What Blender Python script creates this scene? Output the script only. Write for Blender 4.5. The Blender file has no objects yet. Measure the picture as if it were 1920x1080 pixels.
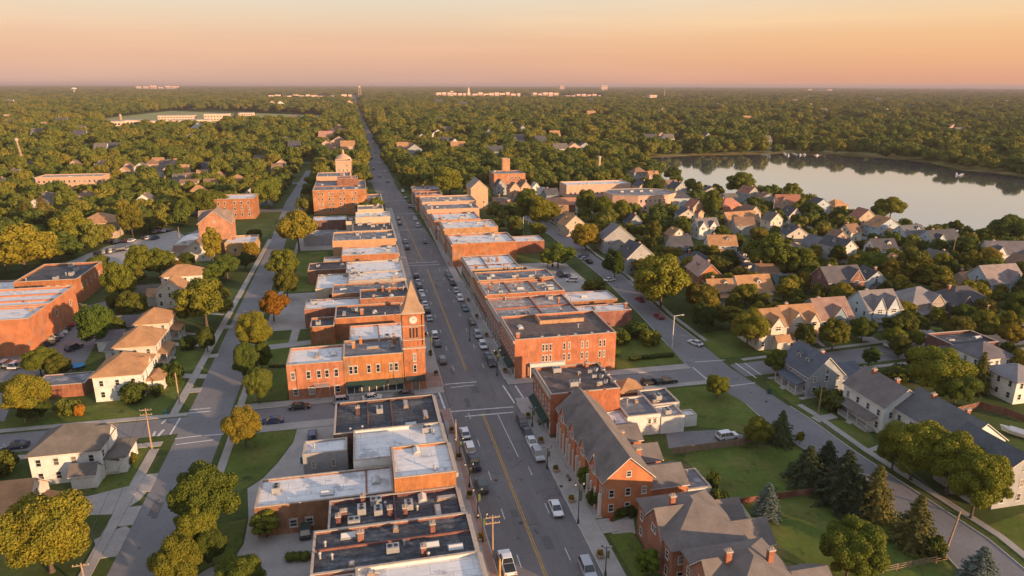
import bpy, bmesh, math, random
import numpy as np
from mathutils import Matrix, Vector, Euler
R = math.radians
rnd = random.Random(7)
scn = bpy.context.scene
col = scn.collection
# ------------------------------------------------------------------ camera
CAM_H = 70.0; FPX = 1280.0
PITCH = R(16.62); YAW = math.atan(294 * math.cos(PITCH) / FPX); ROLL = R(0.18)
cam = bpy.data.cameras.new("camera"); cam.sensor_width = 36.0; cam.lens = 24.0
cam.clip_start = 1.0; cam.clip_end = 200000.0
camo = bpy.data.objects.new("camera", cam); col.objects.link(camo)
_f = Vector((math.sin(YAW) * math.cos(PITCH), math.cos(YAW) * math.cos(PITCH), -math.sin(PITCH)))
_r = Vector((math.cos(YAW), -math.sin(YAW), 0)); _u = _r.cross(_f)
_r2 = _r * math.cos(ROLL) + _u * math.sin(ROLL); _u2 = _u * math.cos(ROLL) - _r * math.sin(ROLL)
camo.matrix_world = Matrix(((_r2.x, _u2.x, -_f.x, 0), (_r2.y, _u2.y, -_f.y, 0), (_r2.z, _u2.z, -_f.z, CAM_H), (0, 0, 0, 1)))
scn.camera = camo
# ------------------------------------------------------------------ sun, sky, exposure
SUN_EL = 9.5
SUN_AZ = 137.0            # compass degrees from +Y towards +X: behind the camera, to its right
sun = bpy.data.lights.new("sun", 'SUN'); sun.energy = 5.0; sun.angle = R(0.6); sun.color = (1.0, 0.62, 0.34)
suno = bpy.data.objects.new("sun", sun); col.objects.link(suno)
sd = Vector((math.sin(R(SUN_AZ)) * math.cos(R(SUN_EL)), math.cos(R(SUN_AZ)) * math.cos(R(SUN_EL)), math.sin(R(SUN_EL))))
suno.rotation_euler = sd.to_track_quat('Z', 'Y').to_euler()
scn.view_settings.view_transform = 'Standard'; scn.view_settings.look = 'None'
scn.view_settings.gamma = 1.0; scn.view_settings.exposure = 0.76
scn.render.film_transparent = False
scn.cycles.max_bounces = 6; scn.cycles.diffuse_bounces = 3; scn.cycles.glossy_bounces = 3
scn.cycles.transmission_bounces = 2; scn.cycles.volume_bounces = 0; scn.cycles.transparent_max_bounces = 4
scn.cycles.sample_clamp_indirect = 3.0
scn.cycles.use_denoising = True

def srgb(r, g, b):
    f = lambda c: (c / 255 / 12.92) if c <= 10 else ((c / 255 + .055) / 1.055) ** 2.4
    return (f(r), f(g), f(b), 1.0)

w = bpy.data.worlds.new("World"); scn.world = w; w.use_nodes = True
nt = w.node_tree; nt.nodes.clear(); N = nt.nodes.new; L = nt.links.new
tc = N('ShaderNodeTexCoord'); sep = N('ShaderNodeSeparateXYZ'); L(tc.outputs['Generated'], sep.inputs[0])
mx = N('ShaderNodeMath'); mx.operation = 'MAXIMUM'; mx.inputs[1].default_value = 0.0; L(sep.outputs['Z'], mx.inputs[0])
sq = N('ShaderNodeMath'); sq.operation = 'SQRT'; L(mx.outputs[0], sq.inputs[0])
def ramp(stops):
    n = N('ShaderNodeValToRGB'); e = n.color_ramp.elements
    while len(e) < len(stops): e.new(0.5)
    for k, (p, c) in enumerate(stops): e[k].position = p; e[k].color = c
    L(sq.outputs[0], n.inputs[0]); return n
SK = 0.555
def s3(r, g, b, k=SK):
    c = srgb(r, g, b); return (c[0] * k, c[1] * k, c[2] * k, 1)
ra = ramp([(0, s3(198, 156, 146)), (.10, s3(205, 160, 148)), (.194, s3(219, 163, 140)), (.247, s3(224, 173, 144)), (.29, s3(226, 190, 160)), (.351, s3(222, 207, 186)), (.55, s3(186, 188, 194)), (1, s3(182, 190, 212, .64))])
rb = ramp([(0, s3(218, 156, 130)), (.10, s3(224, 158, 130)), (.194, s3(234, 170, 126)), (.247, s3(240, 182, 131)), (.29, s3(242, 198, 151)), (.351, s3(235, 211, 181)), (.55, s3(192, 190, 194)), (1, s3(182, 190, 212, .64))])
dt = N('ShaderNodeVectorMath'); dt.operation = 'DOT_PRODUCT'; L(tc.outputs['Generated'], dt.inputs[0])
dt.inputs[1].default_value = (math.sin(R(70)), math.cos(R(70)), 0)
mr = N('ShaderNodeMapRange'); mr.interpolation_type = 'SMOOTHSTEP'; L(dt.outputs['Value'], mr.inputs[0])
mr.inputs[1].default_value = .35; mr.inputs[2].default_value = .98
mixc = N('ShaderNodeMix'); mixc.data_type = 'RGBA'
L(mr.outputs[0], mixc.inputs[0]); L(ra.outputs[0], mixc.inputs[6]); L(rb.outputs[0], mixc.inputs[7])
# faint high streaks of cloud
mp = N('ShaderNodeMapping'); mp.inputs['Scale'].default_value = (1.2, 1.2, 16); L(tc.outputs['Generated'], mp.inputs[0])
mp.inputs['Rotation'].default_value = (0.04, 0.03, 0)
cn = N('ShaderNodeTexNoise'); cn.inputs['Scale'].default_value = 2.2; cn.inputs['Detail'].default_value = 4; L(mp.outputs[0], cn.inputs[0])
cr = N('ShaderNodeMapRange'); L(cn.outputs[0], cr.inputs[0]); cr.inputs[1].default_value = .45; cr.inputs[2].default_value = .8; cr.inputs[3].default_value = 1.0; cr.inputs[4].default_value = 1.10
mm = N('ShaderNodeVectorMath'); mm.operation = 'SCALE'; L(mixc.outputs[2], mm.inputs[0]); L(cr.outputs[0], mm.inputs['Scale'])
bg1 = N('ShaderNodeBackground'); L(mm.outputs[0], bg1.inputs[0]); bg1.inputs[1].default_value = 1.0
sky = N('ShaderNodeTexSky'); sky.sky_type = 'NISHITA'; sky.sun_disc = False
sky.sun_elevation = R(SUN_EL); sky.sun_rotation = R(SUN_AZ)
bg2 = N('ShaderNodeBackground'); L(sky.outputs[0], bg2.inputs[0]); bg2.inputs[1].default_value = 0.02
ad = N('ShaderNodeAddShader'); L(bg1.outputs[0], ad.inputs[0]); L(bg2.outputs[0], ad.inputs[1])
wo = N('ShaderNodeOutputWorld'); L(ad.outputs[0], wo.inputs[0])

# ------------------------------------------------------------------ surveying: photo points to ground points
def g(px, py, z=0.0):
    d = _f * FPX + _r2 * (px - 960) - _u2 * (py - 540)
    t = (z - CAM_H) / d.z
    return (d.x * t, d.y * t)
def gp(*pts, z=0.0): return [g(a, b, z) for a, b in pts]
def proj(x, y, z):
    v = Vector((x, y, z - CAM_H)); k = v.dot(_f)
    return 960 + FPX * v.dot(_r2) / k, 540 - FPX * v.dot(_u2) / k
def zat(x, y, py):
    a, b = 0.0, 150.0
    for _ in range(40):
        m = (a + b) / 2
        if proj(x, y, m)[1] > py: a = m
        else: b = m
    return a
def pxm(py): return (py - 158) * math.cos(PITCH) / CAM_H      # photo pixels per metre at a ground row

# ------------------------------------------------------------------ materials
def nodemat(name):
    m = bpy.data.materials.new(name); m.use_nodes = True
    t = m.node_tree; b = t.nodes['Principled BSDF']
    return m, t, b
def mulc(t, csock, fac_sock, lo, hi, f0=.3, f1=.7):
    """colour times a factor running lo..hi as the noise runs f0..f1"""
    r = t.nodes.new('ShaderNodeMapRange'); t.links.new(fac_sock, r.inputs[0])
    r.inputs[1].default_value = f0; r.inputs[2].default_value = f1; r.inputs[3].default_value = lo; r.inputs[4].default_value = hi
    v = t.nodes.new('ShaderNodeVectorMath'); v.operation = 'SCALE'
    t.links.new(csock, v.inputs[0]); t.links.new(r.outputs[0], v.inputs['Scale'])
    return v.outputs[0]
def noise(t, vec, scale, detail=3, rough=.6, sc3=None):
    if sc3:
        m = t.nodes.new('ShaderNodeMapping'); m.inputs['Scale'].default_value = sc3; t.links.new(vec, m.inputs[0]); vec = m.outputs[0]
    n = t.nodes.new('ShaderNodeTexNoise'); n.inputs['Scale'].default_value = scale; n.inputs['Detail'].default_value = detail
    n.inputs['Roughness'].default_value = rough; t.links.new(vec, n.inputs[0]); return n.outputs[0]
def mat(name, base=(.5, .5, .5), rough=.85, layers=(), objcol=False, spec=.3, metal=0.0, bump=0, world=True, blend=None):
    """layers: (scale, lo, hi, [scale3]) multiplied in; blend: (colour, scale, f0, f1, [scale3]) patches of another colour"""
    m, t, b = nodemat(name)
    if objcol:
        oi = t.nodes.new('ShaderNodeObjectInfo'); c = oi.outputs['Color']
    else:
        rgb = t.nodes.new('ShaderNodeRGB'); rgb.outputs[0].default_value = (*base, 1); c = rgb.outputs[0]
    if world:
        geo = t.nodes.new('ShaderNodeNewGeometry'); vec = geo.outputs['Position']
    else:
        tcn = t.nodes.new('ShaderNodeTexCoord'); vec = tcn.outputs['Object']
    for bl in (blend or ()):
        n = noise(t, vec, bl[1], 5, .65, bl[4] if len(bl) > 4 else None)
        r = t.nodes.new('ShaderNodeMapRange'); t.links.new(n, r.inputs[0]); r.inputs[1].default_value = bl[2]; r.inputs[2].default_value = bl[3]
        x = t.nodes.new('ShaderNodeMix'); x.data_type = 'RGBA'; t.links.new(r.outputs[0], x.inputs[0]); t.links.new(c, x.inputs[6])
        x.inputs[7].default_value = (*bl[0], 1); c = x.outputs[2]
    last = None
    for ly in layers:
        last = noise(t, vec, ly[0], 4, .6, ly[3] if len(ly) > 3 else None)
        c = mulc(t, c, last, ly[1], ly[2])
    t.links.new(c, b.inputs['Base Color'])
    b.inputs['Roughness'].default_value = rough; b.inputs['Metallic'].default_value = metal
    b.inputs['Specular IOR Level'].default_value = spec
    if bump and last is not None:
        bn = t.nodes.new('ShaderNodeBump'); bn.inputs['Strength'].default_value = bump; bn.inputs['Distance'].default_value = .05
        t.links.new(last, bn.inputs['Height']); t.links.new(bn.outputs[0], b.inputs['Normal'])
    return m
M = {}
M['wall'] = mat('painted_wall', objcol=True, layers=[(.5, .86, 1.1), (3, .9, 1.08, (1, 1, .25))])
M['brick'] = mat('brick_wall', objcol=True, layers=[(.35, .72, 1.2), (2.2, .78, 1.15, (1, 1, .22)), (1.2, .85, 1.1, (1, 1, 9)), (9, .72, 1.25)], rough=.9,
                 blend=[((.36, .22, .15), .22, .56, .72, (1, 1, .6)), ((.12, .06, .045), .8, .63, .8, (1, 1, .3))])
M['brickw'] = mat('weathered_brick', objcol=True, layers=[(.35, .75, 1.2), (14, .8, 1.2)], rough=.9,
                  blend=[((.30, .24, .20), .45, .55, .75, (1, 1, .5)), ((.09, .05, .04), 1.1, .62, .8, (1, 1, .35))])
M['stone'] = mat('cut_stone', (.42, .36, .30), layers=[(1.5, .8, 1.15)])
M['trim'] = mat('painted_trim', (.62, .60, .56), rough=.6, layers=[(2, .85, 1.05)])
M['shingle'] = mat('roof_shingles', objcol=True, rough=.9, layers=[(.4, .8, 1.2), (3, .85, 1.15, (1, 1, 6)), (18, .7, 1.3)])
M['white_roof'] = mat('white_roof_membrane', (.76, .75, .74), rough=.6, layers=[(.6, .86, 1.06), (7, .93, 1.05), (1.3, .9, 1.04, (.15, 3, 1))],
                      blend=[((.07, .07, .08), .8, .64, .74, (.4, 1.8, 1)), ((.34, .27, .23), 1.3, .68, .8), ((.48, .48, .50), .25, .56, .62)])
M['black_roof'] = mat('tar_roof', (.045, .05, .058), rough=.75, layers=[(1.5, .6, 1.5), (12, .7, 1.4)],
                      blend=[((.11, .115, .125), .35, .52, .66, (.5, 1.6, 1)), ((.20, .19, .18), 1.4, .66, .74)])
M['grey_roof'] = mat('grey_gravel_roof', (.17, .175, .19), rough=.85, layers=[(.6, .75, 1.25), (9, .8, 1.2)],
                     blend=[((.30, .30, .31), .3, .52, .65), ((.07, .07, .08), .9, .62, .72)])
M['brown_roof'] = mat('brown_tar_roof', (.11, .085, .078), rough=.85, layers=[(.6, .75, 1.25), (9, .8, 1.2)],
                      blend=[((.19, .15, .135), .35, .55, .65), ((.05, .045, .045), 1.1, .62, .72)])
M['patch_roof'] = mat('patched_roof', (.33, .28, .25), rough=.85, layers=[(.8, .7, 1.2), (9, .8, 1.2)],
                      blend=[((.50, .47, .44), .5, .5, .6), ((.07, .065, .065), .8, .55, .66)])
def seams(m, w_, h_, dark, width):
    t = m.node_tree; b = t.nodes['Principled BSDF']; src = b.inputs['Base Color'].links[0].from_socket
    geo = t.nodes.new('ShaderNodeNewGeometry'); br_ = t.nodes.new('ShaderNodeTexBrick'); br_.inputs['Scale'].default_value = 1; br_.inputs['Brick Width'].default_value = w_; br_.inputs['Row Height'].default_value = h_
    br_.inputs['Mortar Size'].default_value = width; br_.inputs['Mortar Smooth'].default_value = .3; br_.inputs['Color1'].default_value = (1, 1, 1, 1); br_.inputs['Color2'].default_value = (.93, .93, .93, 1); br_.inputs['Mortar'].default_value = (dark, dark, dark, 1)
    t.links.new(geo.outputs['Position'], br_.inputs['Vector']); x = t.nodes.new('ShaderNodeMix'); x.data_type = 'RGBA'; x.blend_type = 'MULTIPLY'; x.inputs[0].default_value = 1
    t.links.new(src, x.inputs[6]); t.links.new(br_.outputs['Color'], x.inputs[7]); t.links.new(x.outputs[2], b.inputs['Base Color'])
seams(M['white_roof'], 6.0, 2.1, .55, .045); seams(M['black_roof'], 5.0, 1.05, 1.9, .035); seams(M['grey_roof'], 7.0, 2.4, .6, .04)
ROOFS = dict(w='white_roof', b='black_roof', g='grey_roof', n='brown_roof', p='patch_roof')
M['metal'] = mat('grey_metal', (.40, .40, .40), rough=.5, metal=.3, layers=[(3, .8, 1.1)])
M['rust'] = mat('rusty_metal', (.34, .24, .17), rough=.7, layers=[(3, .6, 1.2)])
M['dark'] = mat('dark_metal', (.03, .032, .034), rough=.5, layers=[(5, .8, 1.2)])
M['wood'] = mat('weathered_wood', (.24, .17, .12), layers=[(2, .7, 1.2, (1, 1, .2))])
M['polewood'] = mat('pole_wood', (.36, .25, .16), layers=[(2, .7, 1.2, (1, 1, .2))])
M['cloth'] = mat('awning_cloth', objcol=True, rough=.9, layers=[(2, .8, 1.1)])
M['paint'] = mat('road_paint_white', (.72, .70, .66), rough=.7, layers=[(1.2, .62, 1.1), (8, .75, 1.1)])
M['ypaint'] = mat('road_paint_yellow', (.62, .34, .06), rough=.7, layers=[(1.2, .6, 1.1), (8, .7, 1.1)])
M['asphalt'] = mat('asphalt', (.165, .154, .152), rough=.85, spec=.2, layers=[(.08, .88, 1.12), (.5, .9, 1.1, (1, .12, 1)), (2.4, .90, 1.08), (25, .88, 1.12)],
                   blend=[((.09, .088, .092), .6, .63, .68, (1, .35, 1)), ((.19, .18, .18), .12, .58, .7)])
M['asphalt_side'] = mat('asphalt_side_street', (.195, .187, .190), rough=.85, spec=.2, layers=[(.1, .88, 1.12), (1.5, .90, 1.08), (20, .9, 1.1)],
                        blend=[((.10, .098, .10), .45, .64, .68)])
M['concrete'] = mat('concrete_pavement', (.36, .33, .30), rough=.85, layers=[(.25, .85, 1.12), (2.5, .88, 1.08), (20, .92, 1.07)])
M['kerbstone'] = mat('kerb_concrete', (.46, .43, .39), rough=.85, layers=[(1.5, .8, 1.1)])
M['brickpave'] = mat('brick_paving', (.33, .21, .165), rough=.85, layers=[(.4, .85, 1.12), (2.5, .85, 1.1)])
M['gravel'] = mat('gravel_ground', (.24, .215, .19), layers=[(.3, .8, 1.15), (3, .8, 1.15)], blend=[((.10, .12, .045), .35, .56, .68)])
M['dirt'] = mat('bare_earth', (.22, .16, .11), layers=[(.6, .7, 1.2)], blend=[((.07, .10, .03), .5, .5, .7)])
M['lawn'] = mat('lawn_grass', (.095, .130, .026), rough=.95, spec=.1, layers=[(.12, .8, 1.25), (1.2, .85, 1.15), (9, .75, 1.25)],
                blend=[((.15, .14, .04), .13, .48, .68), ((.17, .13, .06), .6, .62, .78), ((.045, .06, .02), .35, .58, .7)])
M['patch'] = mat('asphalt_patch', (.115, .11, .11), layers=[(2, .85, 1.15), (18, .9, 1.1)])
M['ground'] = mat('town_ground', (.065, .088, .024), rough=.95, spec=.1, layers=[(.1, .8, 1.2), (1.2, .8, 1.2)],
                  blend=[((.12, .11, .06), .12, .56, .72)])
M['field'] = mat('dry_field', (.24, .25, .09), layers=[(.02, .8, 1.2)])
M['shore'] = mat('shore_grass', (.32, .25, .07), layers=[(.1, .7, 1.2)])
def glassmat(name, base, rough):
    m, t, b = nodemat(name)
    b.inputs['Base Color'].default_value = (*base, 1); b.inputs['Roughness'].default_value = rough
    b.inputs['Specular IOR Level'].default_value = .8; b.inputs['IOR'].default_value = 1.5
    return m
M['glass'] = glassmat('window_glass', (.018, .022, .028), .08)
_t = M['glass'].node_tree; _o = _t.nodes.new('ShaderNodeObjectInfo'); _m = _t.nodes.new('ShaderNodeMapRange'); _t.links.new(_o.outputs['Random'], _m.inputs[0]); _m.inputs[1].default_value = .62; _m.inputs[2].default_value = 1
_x = _t.nodes.new('ShaderNodeMix'); _x.data_type = 'RGBA'; _t.links.new(_m.outputs[0], _x.inputs[0]); _x.inputs[6].default_value = (.018, .022, .028, 1); _x.inputs[7].default_value = (.30, .27, .22, 1); _t.links.new(_x.outputs[2], _t.nodes['Principled BSDF'].inputs['Base Color'])
M['shopglass'] = glassmat('shop_glass', (.05, .06, .065), .08)
m, t, b = nodemat('car_paint')
oi = t.nodes.new('ShaderNodeObjectInfo'); t.links.new(oi.outputs['Color'], b.inputs['Base Color'])
b.inputs['Roughness'].default_value = .35; b.inputs['Metallic'].default_value = .15; b.inputs['Coat Weight'].default_value = .6; b.inputs['Coat Roughness'].default_value = .08
M['carpaint'] = m
M['tyre'] = mat('tyre_rubber', (.02, .02, .02), rough=.8)
M['lampglass'] = glassmat('headlamp_glass', (.55, .55, .52), .2)
M['redglass'] = glassmat('tail_lamp_glass', (.35, .02, .02), .2)
# water
m, t, b = nodemat('lake_water')
b.inputs['Base Color'].default_value = (.16, .165, .16, 1); b.inputs['Roughness'].default_value = .04; b.inputs['Specular IOR Level'].default_value = .5
b.inputs['Metallic'].default_value = 0
gl = t.nodes.new('ShaderNodeBsdfGlossy'); gl.inputs['Roughness'].default_value = .05; gl.inputs['Color'].default_value = (.80, .83, .90, 1)
geo = t.nodes.new('ShaderNodeNewGeometry'); n = noise(t, geo.outputs['Position'], .25, 3, .5, (1, 2.2, 1))
bn = t.nodes.new('ShaderNodeBump'); bn.inputs['Strength'].default_value = .05; bn.inputs['Distance'].default_value = .04; t.links.new(n, bn.inputs['Height'])
t.links.new(bn.outputs[0], gl.inputs['Normal']); t.links.new(bn.outputs[0], b.inputs['Normal'])
ms = t.nodes.new('ShaderNodeMixShader'); ms.inputs[0].default_value = .56
t.links.new(b.outputs[0], ms.inputs[1]); t.links.new(gl.outputs[0], ms.inputs[2]); t.links.new(ms.outputs[0], t.nodes['Material Output'].inputs[0])
M['water'] = m
# foliage
def leafmat(name, stops, trans=.18, nscale=.5):
    m, t, b = nodemat(name)
    oi = t.nodes.new('ShaderNodeObjectInfo'); cr = t.nodes.new('ShaderNodeValToRGB'); e = cr.color_ramp.elements
    while len(e) < len(stops): e.new(.5)
    for k, (p, c) in enumerate(stops): e[k].position = p; e[k].color = (*c, 1)
    tcn = t.nodes.new('ShaderNodeTexCoord')
    n = noise(t, tcn.outputs['Object'], nscale, 3, .6)
    a = t.nodes.new('ShaderNodeMath'); a.operation = 'MULTIPLY_ADD'; t.links.new(n, a.inputs[0]); a.inputs[1].default_value = .5; a.inputs[2].default_value = -.25
    rr_ = t.nodes.new('ShaderNodeMath'); rr_.operation = 'MULTIPLY_ADD'; t.links.new(oi.outputs['Random'], rr_.inputs[0]); rr_.inputs[1].default_value = .7; rr_.inputs[2].default_value = .24
    s = t.nodes.new('ShaderNodeMath'); s.operation = 'ADD'; t.links.new(rr_.outputs[0], s.inputs[0]); t.links.new(a.outputs[0], s.inputs[1])
    t.links.new(s.outputs[0], cr.inputs[0])
    c = cr.outputs[0]
    n2 = noise(t, tcn.outputs['Object'], 3.0, 2, .6)
    c = mulc(t, c, n2, .75, 1.25)
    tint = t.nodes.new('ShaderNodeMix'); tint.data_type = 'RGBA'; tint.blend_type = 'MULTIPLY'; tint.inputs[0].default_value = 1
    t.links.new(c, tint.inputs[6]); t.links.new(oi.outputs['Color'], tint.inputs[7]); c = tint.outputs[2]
    t.links.new(c, b.inputs['Base Color']); b.inputs['Roughness'].default_value = .7; b.inputs['Specular IOR Level'].default_value = .15
    tr = t.nodes.new('ShaderNodeBsdfTranslucent'); t.links.new(c, tr.inputs['Color'])
    ms = t.nodes.new('ShaderNodeMixShader'); ms.inputs[0].default_value = trans
    t.links.new(b.outputs[0], ms.inputs[1]); t.links.new(tr.outputs[0], ms.inputs[2]); t.links.new(ms.outputs[0], t.nodes['Material Output'].inputs[0])
    return m
M['leaf'] = leafmat('broad_leaves', [(0, (.046, .078, .017)), (.35, (.095, .128, .021)), (.7, (.158, .172, .025)), (1, (.235, .20, .028))])
M['conleaf'] = leafmat('conifer_needles', [(0, (.028, .045, .022)), (1, (.055, .075, .030))], .1)
M['bluleaf'] = leafmat('blue_spruce_needles', [(0, (.10, .135, .115)), (1, (.14, .17, .14))], .1)
M['bark'] = mat('tree_bark', (.10, .075, .055), layers=[(3, .7, 1.3)], world=False)

# ------------------------------------------------------------------ mesh building
class MB:
    def __init__(s): s.v = []; s.f = []; s.mi = []; s.T = None
    def add(s, vs, fs, mi=0):
        o = len(s.v)
        if s.T is not None: vs = [tuple(s.T @ Vector(p)) for p in vs]
        s.v += vs; s.f += [tuple(o + i for i in f) for f in fs]; s.mi += [mi] * len(fs)
    def box(s, x0, x1, y0, y1, z0, z1, mi=0):
        s.add([(x0, y0, z0), (x1, y0, z0), (x1, y1, z0), (x0, y1, z0), (x0, y0, z1), (x1, y0, z1), (x1, y1, z1), (x0, y1, z1)],
              [(0, 3, 2, 1), (4, 5, 6, 7), (0, 1, 5, 4), (1, 2, 6, 5), (2, 3, 7, 6), (3, 0, 4, 7)], mi)
    def prism(s, pts, z0, z1, mi=0):
        n = len(pts)
        if sum(pts[i][0] * pts[(i + 1) % n][1] - pts[(i + 1) % n][0] * pts[i][1] for i in range(n)) < 0: pts = pts[::-1]
        s.add([(p[0], p[1], z0) for p in pts] + [(p[0], p[1], z1) for p in pts],
              [tuple(range(n))[::-1], tuple(range(n, 2 * n))] + [(i, (i + 1) % n, n + (i + 1) % n, n + i) for i in range(n)], mi)
    def sheet(s, pts, z, mi=0):
        n = len(pts); z += .00012 * (len(s.f) % 60)
        if sum(pts[i][0] * pts[(i + 1) % n][1] - pts[(i + 1) % n][0] * pts[i][1] for i in range(n)) < 0: pts = pts[::-1]
        s.add([(p[0], p[1], z) for p in pts], [tuple(range(n))], mi)
    def extx(s, prof, x0, x1, mi=0):      # profile in (y,z) extruded along x
        n = len(prof)
        s.add([(x0, p[0], p[1]) for p in prof] + [(x1, p[0], p[1]) for p in prof],
              [tuple(range(n))[::-1], tuple(range(n, 2 * n))] + [(i, (i + 1) % n, n + (i + 1) % n, n + i) for i in range(n)], mi)
    def exty(s, prof, y0, y1, mi=0):      # profile in (x,z) extruded along y
        n = len(prof)
        s.add([(p[0], y0, p[1]) for p in prof] + [(p[0], y1, p[1]) for p in prof],
              [tuple(range(n)), tuple(range(n, 2 * n))[::-1]] + [(i, n + i, n + (i + 1) % n, (i + 1) % n) for i in range(n)], mi)
    def cyl(s, x, y, z0, z1, r0, r1=None, n=8, mi=0, dx=0, dy=0):
        r1 = r0 if r1 is None else r1
        vs = [(x + r0 * math.cos(a * 2 * math.pi / n), y + r0 * math.sin(a * 2 * math.pi / n), z0) for a in range(n)]
        vs += [(x + dx + r1 * math.cos(a * 2 * math.pi / n), y + dy + r1 * math.sin(a * 2 * math.pi / n), z1) for a in range(n)]
        s.add(vs, [tuple(range(n))[::-1], tuple(range(n, 2 * n))] + [(i, (i + 1) % n, n + (i + 1) % n, n + i) for i in range(n)], mi)
    def tube(s, a, b, r0, r1=None, n=6, mi=0):
        r1 = r0 if r1 is None else r1
        a = Vector(a); b = Vector(b); q = (b - a).to_track_quat('Z', 'Y')
        vs = [];
        for c, r in ((a, r0), (b, r1)):
            for k in range(n):
                vs.append(tuple(c + q @ Vector((r * math.cos(k * 2 * math.pi / n), r * math.sin(k * 2 * math.pi / n), 0))))
        s.add(vs, [tuple(range(n))[::-1], tuple(range(n, 2 * n))] + [(i, (i + 1) % n, n + (i + 1) % n, n + i) for i in range(n)], mi)
    def mesh(s, name, mats):
        me = bpy.data.meshes.new(name); me.from_pydata(s.v, [], s.f)
        for m_ in (mats if isinstance(mats, (list, tuple)) else [mats]): me.materials.append(M[m_] if isinstance(m_, str) else m_)
        if any(s.mi): me.polygons.foreach_set('material_index', s.mi)
        me.update(); return me
    def build(s, name, mats, parent=None, color=None):
        return put(name, s.mesh(name, mats), parent, color)
def put(name, me, parent=None, color=None, loc=None, rz=None, scale=None):
    o = bpy.data.objects.new(name, me); col.objects.link(o)
    if parent is not None: o.parent = parent
    if color is not None: o.color = (*color[:3], 1)
    if loc is not None: o.location = loc
    if rz is not None: o.rotation_euler = (0, 0, rz)
    if scale is not None: o.scale = scale
    return o
def empty(name, loc=(0, 0, 0), rz=0):
    o = bpy.data.objects.new(name, None); col.objects.link(o); o.location = loc; o.rotation_euler = (0, 0, rz); o.empty_display_size = .5; return o
def tag(o, label, cat, group=None, kind=None):
    if label: o['label'] = label
    if cat: o['category'] = cat
    if group: o['group'] = group
    if kind: o['kind'] = kind
    return o
def struct(name, mb, mt): 
    o = mb.build(name, mt); o['kind'] = 'structure'; return o
def inpoly(x, y, P):
    c = False; n = len(P); j = n - 1
    for i in range(n):
        if (P[i][1] > y) != (P[j][1] > y) and x < (P[j][0] - P[i][0]) * (y - P[i][1]) / (P[j][1] - P[i][1]) + P[i][0]: c = not c
        j = i
    return c
# ------------------------------------------------------------------ ground, lake, streets
m = MB(); m.sheet([(-60000, -3000), (70000, -3000), (70000, 70000), (-60000, 70000)], 0.0); struct('ground', m, 'ground')
LAKE = gp((1135, 306), (1150, 300), (1192, 297), (1300, 292), (1400, 290), (1480, 288), (1560, 291), (1640, 296), (1700, 300), (1745, 306), (1790, 318), (1870, 325), (1920, 333), (2060, 345), (2300, 420),
          (2300, 500), (2000, 478), (1900, 468), (1840, 462), (1760, 445), (1700, 432), (1640, 424), (1560, 405), (1480, 385), (1440, 378), (1400, 370), (1340, 365), (1280, 354), (1255, 345), (1235, 330), (1205, 316), (1160, 312))
FAR_SHORE = gp((1050, 308), (1130, 307), (1155, 301), (1192, 299), (1300, 294), (1400, 292), (1480, 290), (1560, 293), (1640, 298), (1742, 309), (1790, 321), (1870, 328), (1925, 336),
               (1925, 322), (1870, 315), (1790, 305), (1742, 297), (1740, 280), (1690, 275), (1660, 288), (1560, 283), (1480, 281), (1400, 284), (1300, 287), (1150, 290), (1050, 296))
m = MB(); m.sheet(FAR_SHORE, .008); struct('lake_shore', m, 'shore')
m = MB(); m.sheet(gp((1678, 292), (1742, 297), (1740, 281), (1692, 276)), .012)
m.sheet(gp((1740, 314), (1800, 326), (1830, 329), (1800, 318), (1760, 308)), .012); struct('shore_lawn', m, 'lawn')
m = MB(); m.sheet(LAKE, .016); struct('lake_water', m, 'water')
m = MB(); m.sheet(gp((1235, 352), (1290, 362), (1345, 372), (1400, 380), (1400, 374), (1340, 368), (1280, 357), (1245, 346)), .012); struct('shore_meadow', m, 'shore')
FIELD = gp((432, 241), (596, 234), (622, 222), (600, 216), (480, 212), (445, 214), (432, 226))
m = MB(); m.sheet(FIELD, .01); m.sheet(gp((186, 246), (300, 250), (428, 242), (428, 226), (440, 213), (320, 208), (190, 222)), .01); struct('distant_field', m, 'field')

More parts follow.
